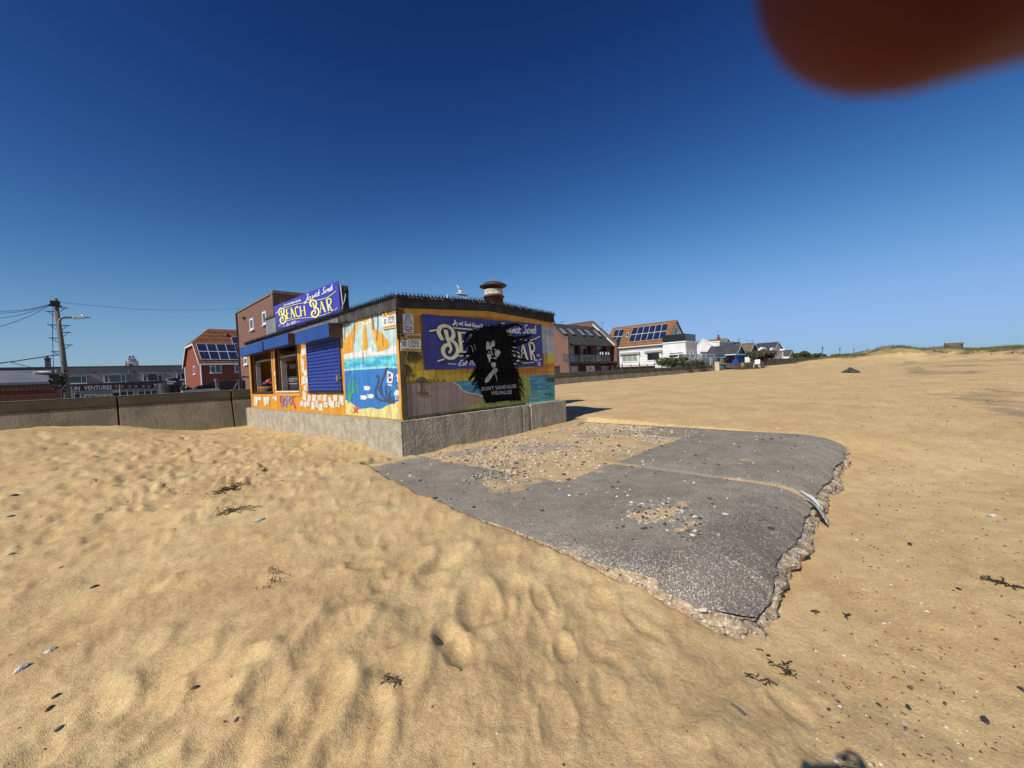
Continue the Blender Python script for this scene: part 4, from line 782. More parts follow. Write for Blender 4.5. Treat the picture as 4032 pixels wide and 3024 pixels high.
for q, w in (([(940,490),(1010,450),(1080,440),(1118,465)],44),([(970,560),(1060,560),(1130,545),(1200,530)],46),([(1000,590),(1080,610),(1150,590),(1195,560)],34),([(1060,590),(1110,580),(1180,545)],22),([(990,640),(1060,655),(1118,690)],28),([(1000,680),(1070,690),(1112,712)],24),([(1010,725),(1080,735),(1182,752)],30),([(1020,760),(1090,772),(1132,782)],22),([(730,490),(650,520),(612,605)],42),([(690,560),(640,610),(622,650)],40),([(690,650),(640,690),(608,722)],40),([(700,700),(665,730),(652,765)],36),([(745,815),(700,865),(655,918)],38),([(745,880),(710,925),(684,968)],34),([(740,840),(690,890),(660,930)],22),([(1055,840),(1090,890),(1118,945)],18),([(900,470),(930,445),(960,440)],30),([(760,480),(800,455)],30),([(1000,610),(1060,625),(1105,600)],24)):
    shapes.append(ribbon(q, w, len(q) > 2, (1,.3)))
for x in range(800, 1110, 18): shapes.append(ribbon([(x, 1060), (x+random.uniform(-6,6), 1098+random.uniform(0,34)-(x-800)*.045)], random.uniform(7, 18), False, (1,.3)))
for (bx, by, dx, dy) in [(690+10*math.sin(k), 520+k*13, -1, .5) for k in range(18)]+[(1000, 520+k*14, 1, .25) for k in range(17)]+[(745-5*(k % 3), 800+k*17, -1, 1.2) for k in range(12)]+[(1062+k*2.5, 800+k*17, .9, 1.3) for k in range(15)]+[(780+k*16, 462+6*math.sin(k*2), .25, -1) for k in range(13)]:
    L_ = random.uniform(22, 62); shapes.append(ribbon([(bx-dx*14, by-dy*6), (bx+dx*L_*.5, by+dy*L_*.3+random.uniform(-8,8)), (bx+dx*L_, by+dy*L_*.7+random.uniform(-14,14))], random.uniform(8, 17), True, (1,.25)))
two_layers('silhouette', shapes, M_black, .004)
FACE = [[(808,592),(818,585),(832,590),(836,622),(842,625),(846,598),(858,580),(872,577),(882,590),(880,622),(868,632),(858,628),(852,645),(856,668),(862,690),(868,700),(858,705),(850,690),(846,660),(838,650),(822,652),(810,660),(806,640)],[(812,692),(826,694),(842,690),(850,706),(846,718),(856,730),(842,740),(840,770),(832,765),(824,735),(814,712)],[(880,676),(892,664),(906,654),(916,662),(926,668),(930,688),(920,700),(912,720),(900,716),(892,722),(884,705)],[(862,728),(876,722),(890,728),(902,726),(894,738),(876,736)],[(872,654),(884,648),(890,656),(880,664)],[(820,676),(830,670),(838,676),(830,684)]]
two_layers('face_highlight', [[q] for q in FACE]+[sm([(848,778),(866,766),(886,772),(891,795),(872,812),(853,802)])], mat('grey_paint', (.46,.46,.46), (.30,.30,.31), 9, rough=.7, spec=.1), .0145)
two_layers('hand_highlight', [sm([(878,812),(902,820),(908,835),(898,850),(870,872),(848,905),(825,935),(800,945),(797,915),(820,880),(850,845)]), ribbon([(880,850),(892,885),(902,930)], 9, True, (1,.4)), ribbon([(700,610),(715,660)], 4), ribbon([(672,620),(690,655),(688,680)], 4)], mat('grey_paint', (.44,.44,.44), (.30,.30,.31), 9, rough=.7, spec=.1), .0185)
p = Paint('B', 'v', -.010, .0205); p.add(block("DON'T VANDALISE", (764,1015), (1068,988), (0,-32))); p.add(block("VISUALISE", (848,1050), (1030,1040), (0,-32))); p.build('stencil_lettering', mat('grey_paint', (.42,.42,.41), (.3,.3,.3), 20, rough=.8), fg)
# boards under the figure, below the banner
# ---- warning signs
def sign(name, label, axis, sheet, quad, val, m=None):
    q = [(onU if axis == 'u' else onV)(sheet, *p_, val) for p_ in quad]; t = thing(name, label, 'sign', q[3])
    mb = MB(); mb.slab(q, (.008, 0, 0) if axis == 'u' else (0, .008, 0)); mb.build('plate', m or M_wht, t); return t
def ink(t, name, sheet, axis, val, m, polys): p = Paint(sheet, axis, val, .002); [p.add([q]) for q in polys] if polys and not isinstance(polys[0][0][0], (list, tuple, np.ndarray)) else p.add(polys); return p.build(name, m, t)
M_gold = paint('sign_gold', (.55,.36,.12)); M_ora = paint('sign_orange', (.74,.42,.10)); M_txt = paint('sign_black', (.015,.015,.015))
for axis, sheet, val, quad, lab, mg, T_ in (('v', 'G1', -.03, ((203,965),(645,965),(655,1352),(215,1338)), 'gold and white CCTV warning sign on the shaded gable beside the banner', M_gold, lambda s_, t_: (203+442*s_+12*t_, 965+380*t_+6*s_)),
                                  ('u', 'F4', -.03, ((535,245),(705,205),(715,450),(545,482)), 'orange and white CCTV warning sign high on the sunlit mural', M_ora, lambda s_, t_: (535+170*s_+10*t_, 245+237*t_-36*s_))):
    t = sign('cctv_sign', lab, axis, sheet, quad, val)
    ink(t, 'colour_band', sheet, axis, val, mg, [[T_(.01,.01), T_(.99,.01), T_(.99,.31), T_(.38,.31), T_(.2,.38), T_(.01,.36)], [T_(.01,.84), T_(.99,.84), T_(.99,.99), T_(.01,.99)]])
    p = Paint(sheet, axis, val, .0045)
    for txt, a, b, h in (('BEEWISE', (.36,.235), (.97,.235), .14), ('SECURITY', (.5,.31), (.83,.31), .045), ('WARNING', (.38,.47), (.92,.47), .10), ('CCTV', (.38,.65), (.92,.65), .155), ('IN OPERATION', (.40,.745), (.92,.745), .07), ('24', (.08,.56), (.27,.56), .12), ('HR', (.08,.71), (.27,.71), .12)):
        h0 = np.array(T_(*a)); p.add(block(txt, T_(*a), T_(*b), np.array(T_(a[0], a[1]-h))-h0))
    [p.rib([T_(f_, .905), T_(f_+.055, .903)], 10 if sheet == 'G1' else 4, False) for f_ in (.06,.14,.22,.30,.38,.54,.62,.70,.78,.86)]; p.poly([T_(.01,.05), T_(.19,.02), T_(.21,.10), T_(.04,.14)]); p.rib([T_(.13,.12), T_(.17,.24), T_(.27,.32)], 18 if sheet == 'G1' else 7, False)
    p.build('print', M_txt, t)
t = sign('spikes_sign', 'white anti climb spikes warning sign with triangle above the CCTV sign', 'v', 'G1', ((248,525),(480,530),(495,950),(262,945)), -.028, paint('sign_grey', (.62,.62,.66)))
p = Paint('G1', 'v', -.028, .002); p.rib([(365,550),(468,762),(275,745),(365,550)], 14, False); p.rib([(345,650),(345,700)], 7, False); p.rib([(375,650),(377,700)], 7, False); p.rib([(310,705),(430,720)], 6, False)
for txt, a, b, h in (('Warning', (290,828), (462,832), (0,-42)), ('Anti climb', (292,878), (462,884), (0,-36)), ('spikes', (325,915), (432,920), (0,-32))): p.add(block(txt, a, b, h))
p.build('print', M_txt, t)
# ---- roof vent, slim white pole, gull
vc = onV('B', 873, 240, 2.6); vr = (onV('B', 968, 170, 2.6)[0]-onV('B', 790, 170, 2.6)[0])/2*.68
vt = thing('roof_vent', None, None); vt.parent = hut; zc = vc[2]; k_ = vr/.5
Hh = onV('B', 873, 72, 2.6)[2]-zc
M_rust = mat('rust_paint', (.105,.035,.028), (.06,.026,.022), 8, rough=.7, bump=.4)
m = MB(); m.lathe((vc[0], vc[1], 2.95), [(vr*.98,0),(vr*.98,zc-2.95+Hh*.20),(vr*1.12,zc-2.95+Hh*.22),(vr*1.12,zc-2.95+Hh*.25),(vr*.92,zc-2.95+Hh*.27),(vr*.9,zc-2.95+Hh*.72)], 28); m.build('drum', M_rust, vt, True)
m = MB(); z_ = lambda f: zc-2.95+Hh*f; m.lathe((vc[0], vc[1], 2.95), [(vr*.93,z_(.30)),(vr*.98,z_(.32)),(vr*.98,z_(.44)),(vr*.95,z_(.455)),(vr*.98,z_(.47)),(vr*.97,z_(.60)),(vr*.93,z_(.62))], 28); m.build('band', mat('flaking_white', (.62,.60,.52), (.42,.36,.28), 9, rough=.7, bump=.4), vt, True)
m = MB(); m.lathe((vc[0], vc[1], 2.95), [(vr*.95,z_(.70)),(vr*1.35,z_(.76)),(vr*1.42,z_(.80)),(vr*1.36,z_(.84)),(vr*.9,z_(.97)),(vr*.12,z_(1.03))], 28); m.build('cap', mat('sooty_steel', (.05,.03,.026), (.12,.07,.05), 5, rough=.6), vt, True)
pl = onV('G1', 1220, 205, 4.0); ph = onV('G1', 1220, 110, 4.0); m = MB(); m.tube([(pl[0], pl[1], 3.0), tuple(ph)], .022, 8); m.build('white_pole', M_wht, hut)
gp = onV('G1', 1535, 105, 1.5); 
def gull():
    m = MB(); ax = CRX*.25+FWD*.2; ax = ax/np.linalg.norm(ax); L_ = .18
    body = [gp+ax*t for t in (-.20,-.14,-.05,.05,.12,.17,.20)]; m.tube(body, [.005,.026,.04,.04,.032,.024,.006], 10)
    up = np.array(CUP); rt = np.array(CRX)
    for (tip, mid) in ((gp-rt*.13+up*.25, gp-rt*.045+up*.12), (gp+rt*.14-up*.19, gp+rt*.065-up*.06)):
        a, b = gp-ax*.07, gp+ax*.07; c_, d_ = mid-ax*.05, mid+ax*.07
        m.slab([a, b, d_, c_], up*.0+FWD*.012); m.slab([c_, d_, tip+ax*.01, tip-ax*.005], FWD*.008)
    return m.build('seagull', None, None, True, loc=gp)
g = gull(); g.data.materials.append(mat('gull_feathers', (.60,.60,.58), (.36,.37,.39), 6, rough=.7)); tag(g, 'white and grey seagull flying just above the hut roof', 'seagull')

# ---------------------------------------------------------------- sea wall
M_wallc = mat('sea_wall_concrete', (.27,.23,.155), (.18,.15,.10), 1.1, rough=.95, bump=.8, bsc=14, streak=((.09,.08,.06), .45), speck=((.30,.27,.22), 16, .16))
M_wband = mat('sea_wall_shade', (.135,.112,.075), (.095,.078,.052), 1.4, rough=.95, bump=.6, bsc=14, streak=((.06,.05,.04), .35))  # grazing shade on the vertical face put into this darker colour
M_cope = mat('wall_coping', (.30,.27,.22), (.22,.2,.16), 2, rough=.95, bump=.5)
sw = thing('sea_wall', 'long concrete sea wall with upper band coloured as shaded, running behind the hut', 'wall', (20, 11.6, 0))
br = [(-16.2, -9.9), (-9.9, -6.69), (-6.69, -3.58), (-3.55, -.44), (-.41, 2.7), (2.75, 12.3), (12.33, 23.04), (23.08, 28.87), (28.91, 34.47), (34.51, 39.93), (39.97, 45.4), (45.44, 50.9), (50.94, 54.6)]
for (a, b) in br:
    m = MB(); c_ = .012
    m.hexa([(a+c_, 11.64, 1.03), (a+c_, 11.2, -.6), (a+c_, 12.0, -.6), (a+c_, 12.0, 1.03)], [(b-c_*.3, 11.64, 1.03), (b-c_*.3, 11.2, -.6), (b-c_*.3, 12.0, -.6), (b-c_*.3, 12.0, 1.03)])
    pn = m.build('wall_panel', M_wallc, sw, bevel=.012)
    m = MB(); m.hexa([(a+c_, 11.6, 1.033), (a+c_, 11.99, 1.033), (a+c_, 11.98, 1.335), (a+c_, 11.615, 1.33)], [(b-c_*.3, 11.6, 1.033), (b-c_*.3, 11.99, 1.033), (b-c_*.3, 11.98, 1.335), (b-c_*.3, 11.615, 1.33)])
    m.build('upper_band', M_wband, sw, bevel=.02)
    m = MB(); m.box(a+c_, b-c_*.3, 11.612, 11.98, 1.3365, 1.352); m.build('coping', M_cope, sw, bevel=.005)
m = MB(); m.box(-16, 54.5, 12.0, 12.05, -.5, 1.3); m.build('backing', M_wband, sw)
v0, v1, z0, z1 = rectU('R6', 1038, 598, 1112, 752, 54.7)
m = MB(); m.hexa([(54.7, v0, .2), (54.7, v1, .2), (54.7, v1+.02, z1), (54.7, v0, z1)], [(55.3, v0, .2), (55.3, v1, .2), (55.3, v1, z1), (55.3, v0, z1)])
tag(m.build('wall_pier', paint('cream_render', (.55,.50,.37), rough=.9), None, loc=(55, 11.3, 0), bevel=.02), 'pale cream pier closing the end of the long sea wall', 'pier')
m = MB(); a, b = onV('R6', 1115, 630, 11.6)[0], onV('R6', 1232, 620, 11.6)[0]; m.box(55.4, b, 11.6, 12, 0, 1.45)
tag(m.build('wall_end_block', M_wband, None, loc=(57, 11.6, 0), bevel=.02), 'short dark stretch of sea wall just past the cream pier', 'wall')
bl = onV('R6', 1155, 715, 11.0); m = MB(); m.lathe((bl[0], bl[1], gz(bl[0], bl[1])), [(.22,0),(.25,.1),(.25,.5),(.2,.55)], 12)
tag(m.build('drum', paint('blue_drum', (.05,.18,.38)), None, True, loc=(bl[0], bl[1], .3)), 'small blue drum on the sand behind the cream pier', 'drum')
m = MB(); q = [onV('R6', *p, 12.2) for p in ((1232,620),(1540,610),(1540,690),(1215,692))]; m.slab(q, (0, .5, 0)); q = [onV('R6', *p, 11.7) for p in ((1205,668),(1500,668),(1500,700),(1190,702))]; m.slab(q, (0, .45, 0))
tag(m.build('ramp', mat('pale_concrete', (.36,.33,.27), (.27,.25,.2), 1.5, rough=.95), None, loc=tuple(q[0])), 'pale concrete access steps through the gap in the sea wall', 'steps')
m = MB()
for x in (1492, 1508, 1525): m.tube([onV('R6', x, 698, 11.5), onV('R6', x+22, 590, 11.5)], .03, 6)
m.tube([onV('R6', 1514, 595, 11.5), onV('R6', 1550, 590, 11.5)], .03, 6)
tag(m.build('handrail', M_dark, None, loc=tuple(onV('R6', 1500, 698, 11.5))), 'dark leaning handrail beside the pale access steps', 'handrail')
m = MB(); q0 = [far('R6', 1545, 610, 72), far('R6', 1700, 600, 80), far('R6', 1960, 590, 92)]
for i in range(2):
    a, b = q0[i], q0[i+1]; m.slab([(a[0], a[1], 0), (b[0], b[1], 0), (b[0], b[1], b[2]), (a[0], a[1], a[2])], (0, .4, 0))
tag(m.build('low_wall', M_wallc, None, loc=(70, 11, 0)), 'low grey wall section beyond the access steps', 'wall')
m = MB(); pts = [far('R7', x, y, r_) for x, y, r_ in ((-20,192,87),(48,182,90),(120,176,93),(250,171,98),(380,168,104),(500,165,110),(560,164,114))]
for a, b in zip(pts[:-1], pts[1:]): m.hexa([(a[0], a[1], 0), (a[0], a[1]+.4, 0), (a[0], a[1]+.4, a[2]), (a[0], a[1], a[2])], [(b[0], b[1], 0), (b[0], b[1]+.4, 0), (b[0], b[1]+.4, b[2]), (b[0], b[1], b[2])])
tag(m.build('curved_wall', mat('dark_wall', (.10,.085,.075), (.07,.06,.055), 1, rough=.95), None, loc=tuple(pts[2])), 'dark curved wall running into the dunes past the houses', 'wall')

# ---------------------------------------------------------------- building helpers
M_brick = mat('pink_brick', (.175,.075,.052), (.09,.045,.035), 1.4, rough=.9, lo=.3, hi=.7, brick=(.45, .15, (.36,.29,.23), (.19,.08,.055)), bump=.3, bsc=40)
M_red = mat('red_brick', (.21,.05,.027), (.17,.042,.023), 2.0, rough=.9, brick=(.225, .075, (.30,.16,.10), (.28,.055,.03)), bump=.3, bsc=40)
M_oldred = mat('old_red_brick', (.24,.07,.035), (.15,.05,.03), 3.0, rough=.95, brick=(.30, .10, (.20,.13,.09), (.16,.045,.025)), bump=.6, bsc=30)
M_render = mat('grey_render', (.30,.285,.25), (.24,.225,.195), .8, rough=.95, bump=.7, bsc=6)
M_wall_w = mat('white_render', (.74,.74,.70), (.66,.66,.62), .7, rough=.85, bump=.2, bsc=8)
M_upvc = paint('white_frame', (.74,.74,.72), rough=.4)
M_glass = mat('window_glass', (.035,.05,.06), (.06,.08,.09), .8, rough=.08, spec=.7)
M_glass2 = mat('curtained_glass', (.34,.36,.34), (.22,.24,.23), 6, rough=.2, spec=.5, stretch=(6,6,.1))
M_clay = mat('clay_tiles', (.24,.088,.037), (.165,.066,.03), 1.5, rough=.85, tiles=(.62,.55), bump=.8, bsc=9)
M_orantile = mat('orange_tiles', (.34,.145,.05), (.24,.11,.04), 1.0, rough=.9, tiles=(.55,.42), bump=.7, bsc=9, streak=((.30,.20,.06), .5))
M_slate = mat('dark_shingle', (.085,.078,.07), (.055,.05,.047), 1.0, rough=.9, tiles=(.45,.22), bump=.7, bsc=9)
M_grslate = mat('grey_slate', (.085,.09,.10), (.06,.065,.075), .8, rough=.8, tiles=(.4,.2), bump=.5)
M_brtile = mat('brown_tiles', (.24,.16,.10), (.17,.12,.08), 1.0, rough=.9, tiles=(.3,.2), bump=.6)
M_solar = mat('solar_cells', (.012,.018,.05), (.02,.03,.07), 3, rough=.12, spec=.6)
M_panelf = paint('panel_frame', (.55,.56,.58), rough=.35)
def windowV(par, rect, v, mull=(), trans=None, glass=None, fw_=.06, proud=.05, sill=True, name='window'):
    u0, u1, z0, z1 = rect; m = MB(); y0, y1 = v-proud, v+.02
    m.box(u0, u0+fw_, y0, y1, z0, z1); m.box(u1-fw_, u1, y0, y1, z0, z1); m.box(u0+fw_, u1-fw_, y0, y1, z1-fw_, z1); m.box(u0+fw_, u1-fw_, y0, y1, z0, z0+fw_)
    for f in mull: c = u0+(u1-u0)*f; m.box(c-fw_*.5, c+fw_*.5, y0+.002, y1, z0+fw_, z1-fw_)
    if trans: 
        for (f, a, b) in trans: c = z0+(z1-z0)*f; m.box(u0+(u1-u0)*a+fw_*.6, u0+(u1-u0)*b-fw_*.6, y0+.004, y1, c-fw_*.4, c+fw_*.4)
    if sill: m.box(u0-.06, u1+.06, y0-.06, y1, z0-.07, z0-.002)
    f = m.build(name, M_upvc, par); g = MB(); g.box(u0+fw_*.5, u1-fw_*.5, v-proud*.4, v+.01, z0+fw_*.5, z1-fw_*.5); g.build('pane', glass or M_glass, f); return f
def windowU(par, rect, u, mull=(), glass=None, fw_=.06, proud=.05, sill=True, name='window'):
    v0, v1, z0, z1 = rect; m = MB(); x0, x1 = u-proud, u+.02
    m.box(x0, x1, v0, v0+fw_, z0, z1); m.box(x0, x1, v1-fw_, v1, z0, z1); m.box(x0, x1, v0+fw_, v1-fw_, z1-fw_, z1); m.box(x0, x1, v0+fw_, v1-fw_, z0, z0+fw_)
    for f in mull: c = v0+(v1-v0)*f; m.box(x0+.002, x1, c-fw_*.5, c+fw_*.5, z0+fw_, z1-fw_)
    if sill: m.box(x0-.06, x1, v0-.06, v1+.06, z0-.07, z0-.002)
    f = m.build(name, M_upvc, par); g = MB(); g.box(u-proud*.4, u+.01, v0+fw_*.5, v1-fw_*.5, z0+fw_*.5, z1-fw_*.5); g.build('pane', glass or M_glass, f); return f
def solar(par, sheet, tl, tr, br_, bl, nc, nr, p0, n, name='solar_panel', gap=.02):
    n = np.array(n, float); n = n/np.linalg.norm(n); n = n if n[2] > 0 else -n
    q = [onP(sheet, *p, p0, n) for p in (tl, tr, br_, bl)]
    def at(s_, t): return (q[0]*(1-s_)+q[1]*s_)*(1-t)+(q[3]*(1-s_)+q[2]*s_)*t
    for i in range(nc):
        for j in range(nr):
            a, b, c, d = i/nc, (i+1)/nc, j/nr, (j+1)/nr; cs = [at(a, c), at(b, c), at(b, d), at(a, d)]
            m = MB(); m.slab([x+n*.06 for x in cs], n*.05); f = m.build(name, M_panelf, par)
            e = .035; cs = [at(a+e/nc, c+e/nr), at(b-e/nc, c+e/nr), at(b-e/nc, d-e/nr), at(a+e/nc, d-e/nr)]; m = MB(); m.poly([x+n*.115 for x in cs]); m.build('cells', M_solar, f)
def leafy(name, lab, c, rad_, n, size, m, group=None, trunk=None, spiky=False):
    t = thing(name, lab, 'tree' if trunk else 'bush', (c[0], c[1], c[2]-rad_[2]), group); mb = MB(); lob = [(random.gauss(0,.45), random.gauss(0,.45), random.gauss(0,.4), random.uniform(.35,.6)) for _ in range(14)]
    for i in range(n):
        l_ = random.choice(lob); d = Vector((random.gauss(0,1), random.gauss(0,1), random.gauss(0,1))).normalized()*l_[3]*random.uniform(.7, 1)
        p = Vector((c[0]+rad_[0]*(l_[0]+d.x)*.9, c[1]+rad_[1]*(l_[1]+d.y)*.9, c[2]+rad_[2]*(l_[2]*.9+d.z)))
        if p.z < c[2]-rad_[2]: p.z = c[2]-rad_[2]+random.uniform(0, .3)
        a = Vector((random.gauss(0,1), random.gauss(0,1), random.gauss(0,1))).normalized(); b = a.orthogonal().normalized(); w = size*random.uniform(.6, 1.3); L_ = w*(2.4 if spiky else 1.3)
        if spiky: a = (a+Vector((0,0,1.4))).normalized(); b = a.orthogonal().normalized()
        mb.poly([p-b*w*.5, p+a*L_*.5, p+b*w*.5, p-a*L_*.5])
    mb.build('foliage' if not trunk else 'crown', m, t)
    s_ = MB(); s_.tube([(c[0], c[1], c[2]-rad_[2]-.3), (c[0]+.05, c[1], c[2]-rad_[2]*.3), (c[0]+.1, c[1]+.05, c[2]+rad_[2]*.3)], [.12*rad_[0]**.5, .09, .04], 7); s_.build('trunk' if trunk else 'stem', paint('bark', (.09,.065,.045), rough=.9), t); return t
M_leaf = mat('dark_leaves', (.030,.045,.014), (.06,.075,.022), 3, rough=.7); M_leaf2 = mat('olive_leaves', (.06,.07,.03), (.10,.10,.05), 3, rough=.7); M_leaf3 = mat('grey_green_leaves', (.075,.075,.045), (.12,.11,.07), 3, rough=.8)

# ---------------------------------------------------------------- left: gabled brick block seen behind the hut
bb_ = thing('brick_building', 'tall pink brick building end with stone coping behind the hut', 'building', (5, 29, .2))
zt = 7.83; va, vb = 24.5, 34.8
m = MB(); m.box(5, 8, va, vb, .1, zt); m.build('wall', M_brick, bb_)
m = MB(); m.box(4.93, 8.05, va-.06, va+.35, zt+.002, zt+.22); m.box(4.93, 5.35, va+.36, vb+.05, zt+.002, zt+.14); m.box(5.36, 8.05, vb-.3, vb+.05, zt+.002, zt+.14); m.build('coping', mat('stone_coping', (.24,.19,.14), (.16,.13,.10), 3, rough=.95), bb_)
m = MB(); m.box(4.90, 4.998, va-.04, va+.42, .3, zt); m.build('end_pilaster', mat('stained_brick', (.22,.13,.09), (.14,.10,.08), 2, rough=.95), bb_)
m = MB(); m.slab([(5.8, va+.4, zt+.25), (7.8, va+.4, zt+.25), (7.8, va+2.8, zt+.4), (5.8, va+2.8, zt+.4)], (0, 0, -.4)); m.build('roof', M_slate, bb_)
for r_ in ((242,562,282,690), (380,488,420,632), (178,985,216,1068)):
    windowU(bb_, rectU('A', *r_, 5), 5, fw_=.14, proud=.09)
m = MB(); r_ = rectU('A', 170, 550, 186, 570, 5); m.box(4.85, 5, r_[0], r_[1], r_[2], r_[3]); m.build('air_vent', M_dark, bb_)
m = MB(); m.tube([(4.92, vb-.15, .3), (4.92, vb-.15, zt)], .06, 8); m.build('drainpipe', M_dark, bb_)
gx_ = thing('grey_annexe', 'grey panelled flat roofed annexe between the hut roof and the brick wall', 'annexe', (4, 21.5, .2))
q = rectU('A', 412, 556, 520, 900, 4.2); m = MB(); m.box(4.2, 4.85, q[0], q[1], .2, q[3]); m.build('wall', mat('grey_panel', (.22,.225,.23), (.18,.185,.19), 1), gx_)
m = MB(); m.box(4.12, 4.87, q[0]-.05, q[1]+.05, q[3]+.002, q[3]+.12); m.build('roof_edge', paint('bronze_trim', (.10,.075,.05)), gx_)

# red house with clay tiles and solar panels
rh = thing('red_brick_house', 'red brick house with clay tile roof and solar panels left of the hut', 'house', (9, 55, .2))
u0 = 4.6; vf, vbk = 50.0, 61.0; ze = 4.42; rp = onV('C3', 1815, 440, 55.5); zr = rp[2]; zh = 6.75; vh0, vh1 = vf+(55.5-vf)*(zh-ze)/(zr-ze), vbk-(vbk-55.5)*(zh-ze)/(zr-ze)
m = MB(); m.slab([(u0, vf, .1), (u0, vbk, .1), (u0, vbk, ze-.05), (u0, vh1, zh-.1), (u0, vh0, zh-.1), (u0, vf, ze-.05)], (.3, 0, 0)); m.build('gable_wall', M_red, rh)
m = MB(); m.box(u0+.01, 16, vf+.001, vf+.3, .1, ze-.08); m.box(15.7, 16, vf+.31, vbk, .1, ze-.08); m.build('front_wall', M_red, rh)
e = .45; uo = u0-.25; ur_ = rp[0]; sl_ = (zr-ze)/(55.5-vf)
m = MB(); A_ = (uo, vf-e, ze-sl_*e*.6); B_ = (17, vf-e, ze-sl_*e*.6); m.slab([A_, B_, (17, 55.5, zr), (ur_, 55.5, zr), (uo, vh0, zh)], (0, 0, .14)); m.slab([(uo, vbk+e, ze-sl_*e*.6), (17, vbk+e, ze-sl_*e*.6), (17, 55.5, zr), (ur_, 55.5, zr), (uo, vh1, zh)], (0, 0, .14))
m.slab([(uo, vh0, zh), (ur_, 55.5, zr), (uo, vh1, zh)], (0, 0, .14)); m.build('roof', M_clay, rh)
m = MB(); m.slab([(uo-.04, vbk+e, ze-sl_*e*.6-.2), (uo-.04, vbk+e, ze-sl_*e*.6+.1), (uo-.04, vh1, zh+.1), (uo-.04, vh1, zh-.2)], (.06, 0, 0)); m.box(uo-.04, uo+.02, vh0, vh1, zh-.2, zh+.02); m.slab([(uo-.04, vf-e, ze-.35), (uo-.04, vf-e, ze-.2), (uo-.04, vh0, zh+.05), (uo-.04, vh0, zh-.1)], (.06, 0, 0)); m.box(uo+.05, 16.9, vf-e-.08, vf-e-.002, ze-.36, ze-.18); m.build('barge_board', M_upvc, rh)
m = MB(); m.tube([(u0-.06, vf-.05, .3), (u0-.06, vf-.05, ze-.3)], .07, 8); m.tube([(u0-.06, vbk-.1, .3), (u0-.06, vbk-.1, ze-.1)], .06, 8); m.build('drainpipe', M_upvc, rh)
windowU(rh, rectU('C3', 1686, 755, 1702, 828, u0), u0, fw_=.12)
windowV(rh, rectV('C3', 1828, 738, 1928, 815, vf), vf, (.48,), [(.75, 0, .48)], fw_=.1); windowV(rh, rectV('C3', 2042, 738, 2120, 808, vf), vf, (.5,), fw_=.1)
nrm = np.cross(np.array(B_)-np.array(A_), np.array((17, 55.5, zr))-np.array(A_)); pl0 = (uo, vf-e, ze-sl_*e*.6+.14)
solar(rh, 'C3', (1705,565), (2040,570), (2080,706), (1750,704), 4, 2, pl0, nrm); solar(rh, 'C3', (2008,507), (2090,505), (2110,566), (2030,568), 1, 1, pl0, nrm)
m = MB(); vv = onP('C3', 1975, 490, pl0, nrm); m.lathe((vv[0], vv[1], vv[2]-.1), [(.25,0),(.25,.3),(.1,.45)], 10); m.build('roof_vent', M_clay, rh)

# grey terrace with painted shop fronts
te = thing('grey_terrace', 'long grey rendered two storey terrace with painted shop front signs', 'building', (-4, 75, .2))
tv = 75.0; ztop = 5.12
m = MB(); m.box(-22, 8, tv, tv+9, 0, ztop); m.build('wall', M_render, te)
m = MB(); m.box(-22.1, 8.05, tv-.12, tv+9, ztop+.002, ztop+.16); m.build('roof_edge', paint('lead_edge', (.07,.07,.075), rough=.7), te)
for (sh_, r_, ml, tr_) in (('L3', (1050,712,1350,830), (.72,), None), ('L4', (32,350,352,465), (.22,.78), None), ('L4', (598,335,885,442), (.22,.76), [(.72,0,.22),(.72,.76,1)]), ('L4', (1092,322,1260,425), (.35,.7), [(.72,0,.35)])):
    rc = rectV(sh_, *r_, tv); windowV(te, rc, tv, ml, tr_, fw_=.07, proud=.09)
    m = MB(); m.box(rc[0]-.15, rc[1]+.2, tv-.22, tv-.001, rc[3]+.03, rc[3]+.13); m.build('window_hood', M_render, te)
for (sh_, x, y) in (('L3', 1480, 660), ('L4', 472, 310), ('L4', 988, 295)):
    c = onV(sh_, x, y, tv); m = MB(); m.box(c[0]-.09, c[0]+.09, tv-.1, tv-.001, c[2]-.07, c[2]+.07); m.build('air_vent', M_dark, te)
m = MB(); a = onV('L4', 395, 235, tv); b = onV('L4', 402, 460, tv); m.tube([(a[0], tv-.06, a[2]), (b[0], tv-.06, b[2])], .05, 6); m.build('drainpipe', paint('grey_pipe', (.2,.19,.17)), te)
zf0, zf1 = 1.93, 2.78
m = MB(); m.box(-6, 8, tv-.14, tv-.005, zf0, zf1); sf = m.build('shop_fascia', mat('fascia_paint', (.03,.026,.03), (.16,.03,.028), 1.3, rough=.6, lo=.55, hi=.66), te)
def fas(name, m_, polys, sheet, off=.16): p = Paint(sheet, 'v', tv, off); p.add(polys); return p.build(name, m_, te)
M_ltr = paint('sign_lettering', (.62,.62,.66))
fas('sign_lettering', M_ltr, block('SUN', (1068,940), (1240,936), (0,-62)), 'L3'); fas('sign_lettering', M_ltr, block('VENTURES', (1308,930), (1740,918), (0,-62)), 'L3'); fas('sign_lettering', M_ltr, block('YO', (752,540), (880,535), (0,-56)), 'L4'); fas('sign_lettering', M_ltr, block('R', (1170,520), (1215,516), (0,-60)), 'L4')
